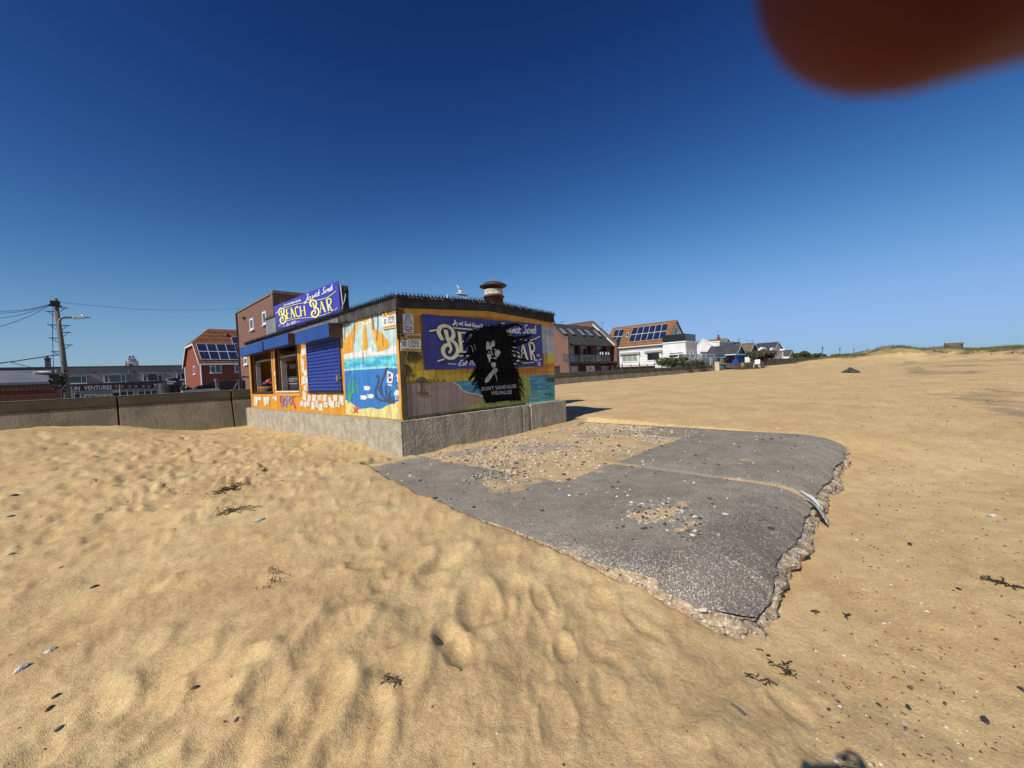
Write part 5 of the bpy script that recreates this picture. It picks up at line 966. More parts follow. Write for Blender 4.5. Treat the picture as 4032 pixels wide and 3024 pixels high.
# row of painted heads on the fascia
p = Paint('L4', 'v', tv, .165); p2 = Paint('L4', 'v', tv, .185); p3 = Paint('L4', 'v', tv, .155)
for i, x in enumerate((215, 305, 410, 500, 610, 690)):
    p3.poly([(x-42,492),(x+42,490),(x+42,548),(x-42,551)]); p.poly([(x-16,510),(x,496),(x+16,510),(x+12,532),(x,542),(x-12,532)], True); p2.rib([(x-15,505),(x,494),(x+15,505)], 9); p2.rib([(x-7,516),(x-2,516)], 3); p2.rib([(x+3,516),(x+8,516)], 3)
p3.build('poster', paint('poster_dark', (.09,.04,.04)), te); p.build('painted_head', paint('poster_grey', (.27,.25,.25)), te); p2.build('painted_hair', M_txt, te)
M_shopw = mat('dark_shop_glass', (.018,.018,.02), (.03,.03,.035), 1, rough=.15, spec=.6)
for (x0, x1) in ((-3.9,-3.2),(-2.9,-2.2),(-2.05,-1.55)): pass
for (sh_, r_, ml) in (('L3', (1075,955,1255,1080), (.45,)), ('L3', (1320,1000,1500,1085), (.4,)), ('L3', (1520,1000,1740,1085), (.5,)), ('L3', (1755,950,1860,1080), (.5,)), ('L4', (160,575,260,680), (.5,)), ('L4', (275,570,470,680), (.5,)), ('L4', (525,565,820,670), (.33,.66)), ('L4', (890,560,1150,670), (.5,))):
    rc = rectV(sh_, *r_, tv); rc = (rc[0], rc[1], .4, min(rc[3], zf0-.02)); windowV(te, rc, tv, ml, [(.82, 0, 1)], glass=M_shopw, fw_=.06, proud=.08, sill=False, name='shop_window')
def chimney(name, lab, sheet, r_, v, m_, pots, d=.9):
    rc = rectV(sheet, *r_, v); t = thing(name, None, None); t.parent = te; m = MB(); m.box(rc[0], rc[1], v, v+d, ztop, rc[3]-.22); m.build('stack', m_, t); m = MB(); m.box(rc[0]-.07, rc[1]+.07, v-.07, v+d+.07, rc[3]-.218, rc[3]-.05); m.build('cap', m_, t)
    for f in pots:
        c = rc[0]+(rc[1]-rc[0])*f; m = MB(); m.lathe((c, v+d/2, rc[3]-.05), [(.13,0),(.11,.25),(.14,.28),(.12,.32)], 10); m.build('pot', M_dark, t)
chimney('chimney', '', 'C3', (390,680,440,775), tv+2, mat('grey_brick', (.16,.15,.13), (.11,.10,.09), 3, brick=(.225,.075,(.14,.13,.12),(.12,.11,.1))), (.5,)); chimney('chimney', '', 'C3', (1115,680,1187,765), tv+1.5, M_wall_w, (.3,.7))
m = MB(); a = onV('C3', 1082, 765, tv+4); b = onV('C3', 1216, 762, tv+4); c = onV('C3', 1200, 705, tv+6); d = onV('C3', 1100, 706, tv+6); m.slab([(a[0],tv+4,ztop),(b[0],tv+4,ztop),(c[0],tv+6,c[2]),(d[0],tv+6,d[2])], (0,.2,0)); m.build('rear_roof', M_brtile, te)
m = MB(); c = onV('C3', 1133, 742, tv+1.2); m.lathe((c[0], c[1], c[2]-.1), [(.05,0),(.3,.05),(.34,.12),(.1,.16)], 12); m.tube([(c[0], c[1], ztop), (c[0], c[1], c[2])], .03, 6); m.build('satellite_dish', M_dark, te)

# low slate roofed building, brick wall, post, railings, bin on the promenade
lr = thing('low_slate_building', 'low building with blue grey sheet roof behind the old brick wall', 'building', (-8, 31, .2))
a = onV('L3', 822, 822, 30); z_e = a[2]; zr2 = onV('L3', 815, 640, 33)[2]
m = MB(); m.slab([(-14, 30, z_e), (a[0], 30, z_e), (a[0]+.1, 33, zr2), (-14, 33, zr2)], (0, 0, .1)); m.build('roof', mat('sheet_roof', (.17,.18,.21), (.13,.14,.17), .6, rough=.6, bump=.1), lr)
m = MB(); m.box(-14, a[0]-.05, 33.02, 33.5, zr2-.2, zr2+.22); m.build('parapet', paint('dark_parapet', (.05,.05,.055)), lr)
m = MB(); m.box(-14, a[0]-.15, 30.4, 33, .2, z_e-.02); m.build('wall', paint('dim_wall', (.09,.09,.085)), lr)
m = MB(); c = onV('L3', 660, 660, 31.9); m.lump((c[0], c[1], c[2]+.02), .42, .25, .07, jag=.3); m.build('white_bundle', M_wht, lr)
bw = thing('brick_wall', 'old red brick garden wall with soldier course top at the left edge', 'wall', (-7, 14, .2)); zb = 1.66
m = MB(); m.box(-11, -4.86, 14, 14.25, .1, zb); m.build('wall', M_oldred, bw); m = MB()
x = -11
while x < -5.1: m.box(x, x+.085, 13.985, 14.262, zb+.002, zb+.12+random.uniform(-.012,.012)); x += .097
m.build('soldier_course', M_oldred, bw)
m = MB(); r_ = rectV('L3', 822, 852, 952, 915, 13.95); m.box(r_[0], r_[1], 13.94, 14.30, zb+.13, r_[3]); m.build('capstone', mat('sandstone', (.26,.19,.11), (.2,.15,.09), 6, rough=.95), bw)
m = MB(); r_ = rectV('L3', 822, 680, 888, 870, 16); m.box(r_[0], r_[1], 16, 16.2, .2, r_[3]); m.spike(((r_[0]+r_[1])/2-.03, 16.1, r_[3]), (-.12, 0, 1), .3, .05, 5); tag(m.build('gate_post', M_dark, None, loc=(r_[0], 16, .2)), 'black square post with a jagged tip left of the telegraph pole', 'post')
leafy('shrub', 'small dark shrub at the foot of the telegraph pole', tuple(onV('L3', 915, 800, 17)), (.28,.25,.42), 260, .09, M_leaf)
M_rail = mat('dark_blue_rail', (.03,.035,.045), (.045,.05,.06), 5, rough=.5)
rl = thing('promenade_railing', 'long dark tubular railing along the promenade behind the sea wall', 'railing', (-3.5, 12.5, .3))
m = MB(); P_ = [onV('L3', *p, 12.5) for p in ((968,1060),(968,930),(990,890),(1040,862),(1120,852))]+[onV('L4', *p, 12.5) for p in ((450,462),(900,440),(930,436))]; m.tube(P_, .028, 8); m.build('top_rail', M_rail, rl)
for sh_, x in (('L3', 1118), ('L4', 262), ('L4', 850)):
    a = onV(sh_, x, 470 if sh_ == 'L4' else 860, 12.5); m = MB(); m.tube([(a[0], 12.5, .3), (a[0], 12.5, 1.74)], .026, 8); m.build('post', paint('pale_post', (.20,.20,.19)), rl)
bi = thing('litter_bin', 'black domed litter bin with white markings above the sea wall', 'bin', onV('L4', 1020, 610, 13)); r_ = rectV('L4', 888, 392, 1158, 610, 13.0); cx, rx = (r_[0]+r_[1])/2, (r_[1]-r_[0])/2
m = MB(); m.lathe((cx, 13.25, .3), [(rx*.92,0),(rx*.95,r_[3]-.50),(rx*.97,r_[3]-.47),(rx*.97,r_[3]-.42),(rx*.9,r_[3]-.36),(rx*.6,r_[3]-.31),(.01,r_[3]-.29)], 20); m.build('body', M_dark, bi, True)
m = MB(); m.lathe((cx, 13.25, r_[3]-.012), [(rx*.5,-.01),(rx*.5,.012),(.01,.02)], 16); m.build('lid_plate', paint('yellow_lid', (.5,.47,.25)), bi)
m = MB()
for (x0, x1, y0, y1) in ((955,1080,445,462),(955,1045,476,490)): m.slab([onV('L4', x0, y0, 12.955), onV('L4', x1, y0, 12.955), onV('L4', x1, y1, 12.955), onV('L4', x0, y1, 12.955)], (0, .02, 0))
m.build('white_marking', M_wht, bi)
leafy('shrub', 'thin dark twiggy shrub between the litter bin and the white block', tuple(onV('L4', 1240, 560, 13.2)), (.22,.2,.14), 160, .05, M_leaf)
m = MB(); q = [onV('L4', *p, 12.7) for p in ((1172,585),(1712,545),(1722,600),(1172,640))]; m.slab(q, (0, .4, 0)); tag(m.build('white_block', mat('white_block', (.55,.54,.5), (.45,.44,.4), 5, rough=.9), None, loc=tuple(q[3])), 'long whitewashed low block resting behind the sea wall', 'wall')
m = MB(); q = [onV('L4', *p, 13.6) for p in ((1395,512),(1660,466),(1668,482),(1400,530))]; m.slab(q, (0, .9, -.05)); q = [onV('L4', *p, 13.9) for p in ((1300,580),(1400,545),(1650,508),(1715,545),(1712,600),(1300,620))]; m.slab(q, (0, .8, 0)); tag(m.build('covered_stall', M_tar, None, loc=tuple(q[5])), 'dark felt roofed low store behind the whitewashed block', 'store')
m = MB(); a, b = onV('L4', 1660, 450, 13.0), onV('L4', 1990, 432, 13.0); m.tube([(a[0], 13, .3), tuple(a), tuple(b), (b[0], 13, .3)], .03, 8); m.tube([tuple(b), tuple(onV('L4', 1925, 555, 13.0))], .02, 6); m.lump(onV('L4', 1656, 438, 13.0), .06, .06, .065, jag=0); tag(m.build('steel_rail', paint('galvanised', (.16,.165,.16), rough=.5), None, loc=(a[0], 13, .3)), 'grey steel rail with ball finial beside the hut', 'railing')
m = MB(); a, b = onV('L4', 2030, 395, 12.8), onV('L4', 2160, 385, 12.8); m.tube([(a[0], 12.8, .3), tuple(a), tuple(a+np.array([.03,0,.03])), tuple(b)], .03, 8); tag(m.build('handrail', M_dark, None, loc=(a[0], 12.8, .3)), 'black bent handrail against the pink brick wall by the hut', 'handrail')
m = MB(); r_ = rectV('L4', 1700, 440, 2090, 600, 20); m.box(r_[0], r_[1], 20, 20.2, .2, r_[3]); tag(m.build('dark_gate', M_dark, None, loc=(r_[0], 20, .2)), 'dark boarded gate behind the steel rail', 'gate')

# telegraph pole, lamp, wires
PV = 20.0
tp = thing('telegraph_pole', 'leaning wooden telegraph pole with climbing steps at the left', 'pole', onV('C3', 580, 930, PV))
a, b = onV('C3', 590, 980, PV), onV('C3', 481, 166, PV); m = MB(); m.tube([a+(a-b)*.1, a, (a+b)/2, b], [.112,.105,.088,.072], 14); m.build('shaft', mat('pole_wood', (.24,.20,.13), (.13,.11,.075), 3, rough=.9, bump=.8, bsc=20, stretch=(4,4,.3)), tp, True)
m = MB(); m.box(b[0]-.16, b[0]+.14, b[1]-.15, b[1]-.12, b[2]-.35, b[2]-.12); m.tube([b+np.array([-.22,-.1,-.35]), b+np.array([.2,-.1,-.35])], .03, 6); m.build('bracket', M_dark, tp)
for i, (x, y) in enumerate(((510,248),(475,283),(492,400),(535,402),(545,462),(500,513),(560,572),(510,632))):
    c = onV('C3', x, y, PV); ax_ = a+(b-a)*((c[2]-a[2])/(b[2]-a[2])); s_ = np.sign(c[0]-ax_[0]); m = MB(); m.tube([ax_+np.array([0,0,0]), ax_+np.array([s_*.34, -.02, .01])], .018, 6); m.tube([ax_+np.array([s_*.1,0,-.18]), ax_+np.array([s_*.26, -.02, 0])], .012, 5); m.build('step', M_dark, tp)
lp = thing('street_lamp', 'slim grey street lamp with a swan neck arm beside the telegraph pole', 'street lamp', onV('C3', 575, 930, PV-.6)); LVp = PV-.5
P_ = [onV('C3', *p, LVp) for p in ((585,960),(548,650),(520,420),(516,370),(525,345),(550,334),(600,332),(640,333))]; P_[0] = P_[0]-np.array([0,0,.8]); m = MB(); m.tube(P_, [.11,.09,.07,.055,.05,.045,.045,.045], 10); m.build('column', paint('lamp_grey', (.17,.16,.14)), lp, True)
h0, h1 = onV('C3', 628, 332, LVp), onV('C3', 745, 332, LVp); m = MB(); m.hexa([h0+np.array([0,-.12,-.07]), h0+np.array([0,.12,-.07]), h0+np.array([0,.10,.07]), h0+np.array([0,-.10,.07])], [h1+np.array([0,-.12,-.05]), h1+np.array([0,.12,-.05]), h1+np.array([0,.10,.06]), h1+np.array([0,-.10,.06])]); hd = m.build('lamp_head', paint('lamp_white', (.55,.57,.58), rough=.4), lp, bevel=.02)
c = onV('C3', 722, 318, LVp); m = MB(); m.lathe((c[0], c[1], c[2]-.1), [(.06,0),(.07,.05),(.05,.14),(.01,.16)], 10); m.build('photocell', M_upvc, hd); m = MB(); m.tube([h1, onV('C3', 790, 335, LVp)], .02, 6); m.build('spigot', M_dark, hd)
def cable(name, label, pts, r_=.018, sag=.0, group=None):
    P0, P1 = np.array(pts[0]), np.array(pts[-1]); L_ = [P0+(P1-P0)*t-np.array([0,0,sag*4*t*(1-t)]) for t in np.linspace(0, 1, 14)] if len(pts) == 2 else pts
    m = MB(); m.tube(L_, r_, 5); return tag(m.build(name, M_cab, None, loc=tuple(P0)), label, 'cable', group)
M_cab = paint('cable_black', (.04,.05,.06)); tb = onV('C3', 465, 205, PV)
for lab, x, y, v in (('topmost overhead cable running left from the pole top', -60, 275, 16), ('second overhead cable down, running left from the pole top', -60, 296, 16.5), ('third overhead cable down, running left from the pole top', -60, 345, 15.5), ('steepest overhead cable sloping down left from the pole top', -60, 425, 15)): cable('overhead_cable', lab, [tb, onV('C3', x, y, v)], .009, .12, 'overhead cables at the pole')
cable('overhead_cable', 'long overhead cable running right from the pole towards the brick building', [onV('C3', 510, 200, PV), onV('C3', 1200, 262, 23), onV('C3', 1650, 268, 25), onV('C3', 2110, 254, 27)], .007, 0, 'overhead cables at the pole')
cable('overhead_cable', 'lower overhead cable meeting the pole halfway up its shaft', [onV('C3', 512, 655, PV), onV('C3', 125, 714, 17.5), onV('C3', -60, 738, 16)], .02, 0, 'overhead cables at the pole')
cable('overhead_cable', 'short branch cable dropping from the lower cable to the grey roof', [onV('C3', 90, 720, 17.2), onV('C3', 200, 750, 20), onV('C3', 300, 772, 25)], .014, 0, 'overhead cables at the pole')
cable('overhead_cable', 'vertical cable hanging straight down left of the pole', [onV('C3', 462, 210, PV), onV('C3', 457, 520, PV), onV('C3', 468, 800, PV)], .012, 0, 'overhead cables at the pole')

# ---------------------------------------------------------------- right: house with mansard roof and balconies
mh = thing('balcony_house', 'brick terrace with dark mansard roof, rooflights and glass balconies', 'building', (45, 25, .2)); hv = 25.5; ul, ur2 = 38.75, 51.1
def pU(pts, u): return [onU('R5', *p, u) for p in pts]
sp = [(ul, 24.0, .1), (ul, 34, .1), (ul, 34, 9.0), (ul, 28.2, 9.0), (ul, 24.7, 5.75), (ul, 24.0, 5.75)]; m = MB(); m.slab(sp, (.35, 0, 0)); m.build('party_wall', M_brick, mh); m = MB(); m.slab([(p[0]+ur2-ul, p[1], p[2]) for p in sp], (.35, 0, 0)); m.build('party_wall', M_brick, mh)
m = MB(); m.slab([(ul-.04, 23.95, 5.76), (ul-.04, 24.72, 5.76), (ul-.04, 28.2, 9.02), (ul-.04, 34, 9.02), (ul-.04, 34, 9.2), (ul-.04, 28.1, 9.2), (ul-.04, 24.6, 5.95), (ul-.04, 23.95, 5.95)], (.43, 0, 0)); m.slab([(ur2-.04, 23.95, 5.76), (ur2-.04, 24.72, 5.76), (ur2-.04, 28.2, 9.02), (ur2-.04, 34, 9.02), (ur2-.04, 34, 9.2), (ur2-.04, 28.1, 9.2), (ur2-.04, 24.6, 5.95), (ur2-.04, 23.95, 5.95)], (.43, 0, 0)); m.build('wall_coping', mat('brown_coping', (.15,.12,.09), (.1,.08,.07), 3, rough=.9), mh)
m = MB(); m.slab([(ur2-.06, 24.3, 4.9), (ur2-.06, 24.3, 5.15), (ur2-.06, 28.0, 8.75), (ur2-.06, 28.0, 8.45)], (.05, 0, 0)); m.build('barge_board', M_upvc, mh)
za_, zb_ = 4.92, 8.15; va_, vb2 = 24.3, 27.7
m = MB(); m.slab([(ul+.36, va_, za_), (ur2-.07, va_, za_), (ur2-.07, vb2, zb_), (ul+.36, vb2, zb_)], (0, .1, -.16)); m.slab([(ul+.36, vb2+.01, zb_), (ur2-.07, vb2+.01, zb_), (ur2-.07, 34, zb_+.15), (ul+.36, 34, zb_+.15)], (0, 0, -.15)); m.build('mansard_roof', M_slate, mh)
nr_ = np.array([0, -(zb_-za_), vb2-va_]); nr_ = nr_/np.linalg.norm(nr_)
for x, y in ((318,236),(500,250),(715,262),(880,272),(1062,288),(1205,300)):
    q = [onP('R5', *p, (40, va_, za_), nr_) for p in ((x-14,y),(x+28,y+4),(x+88,y+146),(x+40,y+148))]; cx_ = np.mean([p[0] for p in q]); pz = sorted(p[2] for p in q); z0_, z1_ = (pz[0]+pz[1])/2, (pz[2]+pz[3])/2
    f = lambda u, z: np.array([u, va_+(z-za_)/(zb_-za_)*(vb2-va_), z]); w_ = .42
    m = MB(); m.slab([f(cx_-w_, z0_), f(cx_+w_, z0_), f(cx_+w_, z1_), f(cx_-w_, z1_)], nr_*.14); g = m.build('rooflight', M_dark, mh); m = MB(); m.slab([f(cx_-w_+.07, z0_+.08)+nr_*.145, f(cx_+w_-.07, z0_+.08)+nr_*.145, f(cx_+w_-.07, z1_-.08)+nr_*.145, f(cx_-w_+.07, z1_-.08)+nr_*.145], nr_*.02); m.build('pane', mat('sky_glass', (.20,.24,.27), (.32,.36,.38), 1.5, rough=.1, spec=.8), g)
m = MB(); m.box(ul+.36, ur2-.01, hv, hv+.3, .1, 5.2); m.build('front_wall', paint('cream_wall', (.74,.70,.60)), mh)
M_maroon = paint('maroon_cladding', (.14,.035,.035), rough=.7)
for (x0, x1) in ((688,728), (955,1085), (1285,1405)): r_ = rectV('R5', x0, 620, x1, 970, hv-.5); m = MB(); m.box(r_[0], min(r_[1], ur2-.02), hv-.75, hv-.002, 2.62, 4.95); m.build('balcony_divider', M_maroon, mh)
m = MB(); m.box(ul+.36, ur2-.01, hv-1.5, hv-.001, 2.35, 2.6); m.build('balcony_floor', M_maroon, mh)
for (x0, x1, ml) in ((375,510,(.25,.7)), (740,890,(.35,)), (1095,1225,(.4,))): r_ = rectV('R5', x0, 650, x1, 930, hv); windowV(mh, (r_[0], r_[1], 2.62, 4.65), hv, ml, glass=M_glass, fw_=.08, sill=False, name='patio_door')
M_bglass = mat('balcony_glass', (.16,.19,.18), (.22,.24,.23), 1, rough=.08, spec=.6)
M_bglass.node_tree.nodes['Principled BSDF'].inputs['Alpha'].default_value = .45
for (x0, x1) in ((365,722), (745,1080), (1098,1400)):
    r_ = rectV('R5', x0, 840, x1, 960, hv-1.45); m = MB(); m.box(r_[0], r_[1], hv-1.45, hv-1.43, 2.62, 3.55); bg_ = m.build('balcony_panel', M_bglass, mh); m = MB(); m.box(r_[0], r_[1], hv-1.47, hv-1.41, 3.552, 3.60); m.build('rail', M_maroon, bg_)
m = MB(); m.box(ul+.36, ur2-.01, hv-.06, hv-.003, .1, 2.34); m.build('lower_wall', mat('dark_brick', (.12,.04,.03), (.09,.035,.03), 2, brick=(.225,.075,(.12,.07,.06),(.09,.03,.025))), mh)
for (x0, x1, ml) in ((478,688,(.48,)), (1215,1385,(.5,))): r_ = rectV('R5', x0, 1062, x1, 1170, hv-.06); windowV(mh, (r_[0], r_[1], .9, r_[3]), hv-.06, ml, glass=M_glass2, fw_=.08)
r_ = rectV('R5', 872, 1055, 1052, 1165, hv-.06); dr = thing('front_door', None, None); dr.parent = mh; m = MB(); m.box(r_[0], r_[1], hv-.13, hv-.061, .3, r_[3]); m.build('door_leaf', M_upvc, dr)
cxd = (r_[0]+r_[1])/2; m = MB(); 
for k in range(5): a0, a1 = math.pi*k/5+.06, math.pi*(k+1)/5-.06; m.slab([(cxd+.18*math.cos(a0), hv-.135, r_[3]-.62+.12*math.sin(a0)), (cxd+.62*math.cos(a0), hv-.135, r_[3]-.62+.42*math.sin(a0)), (cxd+.62*math.cos(a1), hv-.135, r_[3]-.62+.42*math.sin(a1)), (cxd+.18*math.cos(a1), hv-.135, r_[3]-.62+.12*math.sin(a1))], (0, .01, 0))
m.build('fanlight', M_shopw, dr)
for i, (x, y) in enumerate(((1190,855),(1240,850),(1310,850),(1365,850))):
    c = onV('R5', x, y, hv-1.5); t = thing('flower_pot', 'white pot of pale flowers on the balcony rail', 'flower pot', (c[0], c[1], 3.6), 'white pots on the balcony rail'); m = MB(); m.lathe((c[0], c[1], 3.601), [(.09,0),(.13,.2),(.12,.2)], 10); m.build('pot', M_wht, t)
    m = MB(); [m.lump((c[0]+random.uniform(-.1,.1), c[1]+random.uniform(-.08,.08), 3.84+random.uniform(0,.1)), .06, .06, .05, n=5, m=4) for _ in range(5)]; m.build('flowers', paint('petals', (.6,.6,.56)), t)
for x, w in ((520,1), (830,.8)):
    c = onV('R5', x+20, 900, hv-.9); t = thing('garden_chair', 'wire framed chair on the %s balcony' % ('left' if w == 1 else 'middle'), 'chair', (c[0], c[1], 2.6)); m = MB(); m.box(c[0]-.25, c[0]+.25, c[1]-.25, c[1]+.25, 3.0, 3.04); m.build('seat', M_dark, t); m = MB(); m.tube([(c[0]-.25,c[1]+.25,3.04),(c[0]-.28,c[1]+.4,3.5),(c[0]+.28,c[1]+.4,3.5),(c[0]+.25,c[1]+.25,3.04)], .02, 6); m.build('backrest', M_dark, t)
    for sx in (-.22,.22):
        for sy in (-.22,.22): m = MB(); m.tube([(c[0]+sx,c[1]+sy,3.0),(c[0]+sx*1.1,c[1]+sy*1.1,2.605)], .018, 6); m.build('leg', M_dark, t)
def aerial(lab, sheet, x, y, yb, v, z):
    a = onV(sheet, x, y, v); b = onV(sheet, x, yb, v); t = thing('roof_aerial', lab, 'aerial', (b[0], b[1], b[2])); m = MB(); m.tube([(a[0], v, z), tuple(a)], .025, 5); m.build('mast', M_dark, t); m = MB(); m.tube([a+np.array([-.5,0,-.1]), a+np.array([.5,0,.05])], .015, 5)
    for k in range(5): m.tube([a+np.array([-.4+.2*k,-.25,-.07+.03*k]), a+np.array([-.4+.2*k,.25,-.07+.03*k])], .01, 4)
    m.build('elements', M_dark, t)
aerial('thin aerial at the left end of the mansard roof', 'R5', 355, 85, 140, 29, 8.2); aerial('branched aerial near the right end of the mansard roof', 'R5', 1225, 110, 160, 30, 8.2); aerial('short aerial in the middle of the mansard roof', 'R5', 1022, 105, 190, 32, 8.2)
lf = thing('side_fence', 'dark slatted side fence between the hut and the balcony house', 'fence', (37.5, 22, .2)); r_ = rectV('R5', 180, 1050, 305, 1190, 22); m = MB(); k = r_[0]-1
while k < r_[1]: m.box(k, k+.10, 22, 22.04, .2, r_[3]); k += .2
m.build('slats', M_dark, lf); m = MB(); m.box(r_[0]-1, r_[1], 22.041, 22.08, r_[3]-.3, r_[3]-.2); m.build('rail', M_dark, lf)

# white house with orange tiles and solar panels
wh = thing('white_house', 'white rendered house with orange tiled roof and solar panels', 'house', (55, 21, .2)); wu = 51.9; wv0, wv1 = 16.7, 27.0; ze = 4.68; wr = 55.6; zr = onU('C4', 1165, 105, wr)[2]
m = MB(); m.box(wu, 59.3, wv0, wv1, .1, ze); m.build('wall', M_wall_w, wh)
m = MB(); m.slab([(wu, wv0, ze+.002), (59.3, wv0, ze+.002), (wr, wv0, zr-.15)], (0, .2, 0)); m.build('gable', M_wall_w, wh)
m = MB(); m.slab([(wu-.4, wv0-.15, ze-.12), (wu-.4, wv1, ze-.12), (wr, wv1, zr), (wr, wv0-.15, zr)], (0, 0, .14)); m.slab([(59.7, wv0-.15, ze-.12), (59.7, wv1, ze-.12), (wr, wv1, zr), (wr, wv0-.15, zr)], (0, 0, .14)); m.build('roof', M_orantile, wh)
m = MB(); m.box(wu-.5, wu-.401, wv0-.1, wv1, ze-.16, ze-.03); m.box(wu-.12, wu-.001, wv0, wv1, ze-.5, ze-.42); m.build('gutter', M_upvc, wh)
p0_ = (wu-.4, wv0, ze+.02); nw = np.cross(np.array([0, 1., 0]), np.array([wr-wu+.4, 0, zr-ze+.12]))
solar(wh, 'R5', (1500,282), (1722,268), (1612,582), (1425,592), 2, 2, p0_, nw); solar(wh, 'C4', (800,168), (1125,130), (1097,270), (757,302), 6, 2, p0_, nw)
q = [onP('R5', *p, p0_, nw) for p in ((1765,345),(1820,340),(1795,435),(1740,440))]; m = MB(); nn = nw/np.linalg.norm(nw); nn = nn*np.sign(nn[2]); m.slab(q, nn*.12); g = m.build('rooflight', M_panelf, wh); qc = sum(q)/4; m = MB(); m.poly([qc+(p-qc)*.72+nn*.125 for p in q]); m.build('pane', M_shopw, g)
for (r_, ml, gl) in (((695,412,838,476), (.33,.66), M_glass2), ((925,394,1042,464), (), M_shopw)):
    rc = rectU('C4', *r_, wu-.3); bay = thing('bay_window', None, None); bay.parent = wh; m = MB(); m.box(wu-.3, wu-.002, rc[0]-.25, rc[1]+.25, rc[2]-1.2, rc[2]-.08); m.box(wu-.3, wu-.002, rc[0]-.25, rc[0]-.02, rc[2]-.079, rc[3]+.1); m.box(wu-.3, wu-.002, rc[1]+.02, rc[1]+.25, rc[2]-.079, rc[3]+.1); m.build('surround', M_wall_w, bay); m = MB(); m.slab([(wu-.55, rc[0]-.4, rc[3]+.12), (wu-.55, rc[1]+.4, rc[3]+.12), (wu-.001, rc[1]+.3, rc[3]+.38), (wu-.001, rc[0]-.3, rc[3]+.38)], (0, 0, -.07)); m.build('canopy', paint('bay_roof', (.35,.34,.31)), bay)
    windowU(bay, rc, wu-.26, ml, glass=gl, fw_=.07)
m = MB(); a, b = onU('C4', 1095, 340, wu-.06), onU('C4', 1095, 410, wu-.06); m.tube([tuple(a), tuple(b)], .09, 8); m.lathe((a[0], a[1], a[2]-.1), [(.1,0),(.28,.15),(.28,.25)], 8); m.build('hopper', M_dark, wh)
m = MB(); rc = rectU('C4', 608, 420, 640, 480, wu); m.box(wu-.02, wu-.001, rc[0], rc[1], rc[2], rc[3]); m.build('side_door', paint('dark_door', (.06,.05,.05)), wh)
windowV(wh, (54.9, 55.9, 5.6, 6.9), wv0, (.5,))
tb_ = thing('terrace_block', 'white flat roofed block with black glass roof terrace', 'building', (52, 15, .2)); bu, bv0, bv1, bz = 50.3, 13.5, 16.55, 4.55
m = MB(); m.box(bu, 54.4, bv0, bv1, .1, bz); m.build('wall', M_wall_w, tb_); m = MB(); m.box(bu-.12, 54.5, bv0-.12, bv1, bz+.002, bz+.16); m.build('cornice', M_wall_w, tb_)
M_bk = mat('black_glass', (.010,.013,.014), (.02,.025,.026), .7, rough=.12, spec=.5)
m = MB(); m.box(bu-.05, bu, bv0-.05, bv1, bz+.17, 5.68); m.box(bu+.001, 53.9, bv0-.05, bv0, bz+.17, 5.66)
m.build('glass_screen', M_bk, tb_)
for k in range(6): m = MB(); c = bu+.25+k*.62; m.box(c-.05, c+.05, bv0-.075, bv0-.052, bz+.2, 5.62); m.build('screen_post', paint('teal_edge', (.10,.17,.17)), tb_)
windowU(tb_, rectU('R6', 240, 430, 490, 462, bu), bu, (.5,), glass=M_shopw, fw_=.06); windowU(tb_, rectU('R6', 240, 470, 490, 520, bu), bu, (), glass=M_shopw, fw_=.06)
for r_ in ((605,415,640,470), (540,405,570,460), (660,420,690,460)): windowV(tb_, rectV('R6', *r_, bv0), bv0, (), fw_=.05)
wt = thing('white_terrace', 'white walled terrace with white framed glass balustrade in front of the block', 'terrace', (51, 12.8, .2)); tvv = 12.7
a, b = onV('R6', 405, 535, tvv), onV('R6', 800, 535, tvv); m = MB(); m.box(a[0], b[0], tvv, 13.45, .1, a[2]-.0); m.build('terrace_wall', M_wall_w, wt)
zt0, zt1 = a[2]+.02, onV('R6', 600, 460, tvv)[2]
def bal(x0, x1, par, z0=zt0, z1=zt1): 
    u_0, u_1 = onV('R6', x0, 500, tvv)[0], onV('R6', x1, 500, tvv)[0]; m = MB(); m.box(u_0, u_0+.12, tvv, tvv+.1, z0, z1); m.box(u_1-.12, u_1, tvv, tvv+.1, z0, z1); m.box(u_0+.12, u_1-.12, tvv, tvv+.1, z1-.12, z1); m.box(u_0+.12, u_1-.12, tvv, tvv+.1, z0, z0+.1); f = m.build('balustrade_frame', M_upvc, par); m = MB(); m.box(u_0+.1, u_1-.1, tvv+.04, tvv+.06, z0+.08, z1-.1); m.build('glass', M_bglass, f)
for x0, x1 in ((410,512), (516,606), (610,700), (704,792), (806,885), (889,1040)): bal(x0, x1, wt)
gd = thing('garage_shutter', 'pale grey slatted garage front below the white balustrade', 'garage', (57, 12.8, .2)); u_0, u_1 = onV('R6', 805, 580, tvv)[0], onV('R6', 1075, 580, tvv)[0]; m = MB(); k = .3
while k < zt0-.05: m.hexa([(u_0, tvv, k), (u_1, tvv, k), (u_1, tvv-.05, k+.02), (u_0, tvv-.05, k+.02)], [(u_0, tvv, k+.24), (u_1, tvv, k+.24), (u_1, tvv-.01, k+.23), (u_0, tvv-.01, k+.23)]); k += .25
m.build('slats', paint('pale_grey_slat', (.42,.43,.44)), gd); m = MB(); c = onV('R6', 980, 575, tvv-.1); m.box(c[0]-.5, c[0]+.5, tvv-.12, tvv-.07, .3, zt0); m.build('door', M_upvc, gd)
def bush_at(lab, sheet, x0, y0, x1, y1, v, n, size, m, name='bush', **k):
    r_ = rectV(sheet, x0, y0, x1, y1, v); c = ((r_[0]+r_[1])/2, v, (r_[2]+r_[3])/2); return leafy(name, lab, c, ((r_[1]-r_[0])/2, min(1.6, (r_[1]-r_[0])/2), (r_[3]-r_[2])/2), n, size, m, **k)
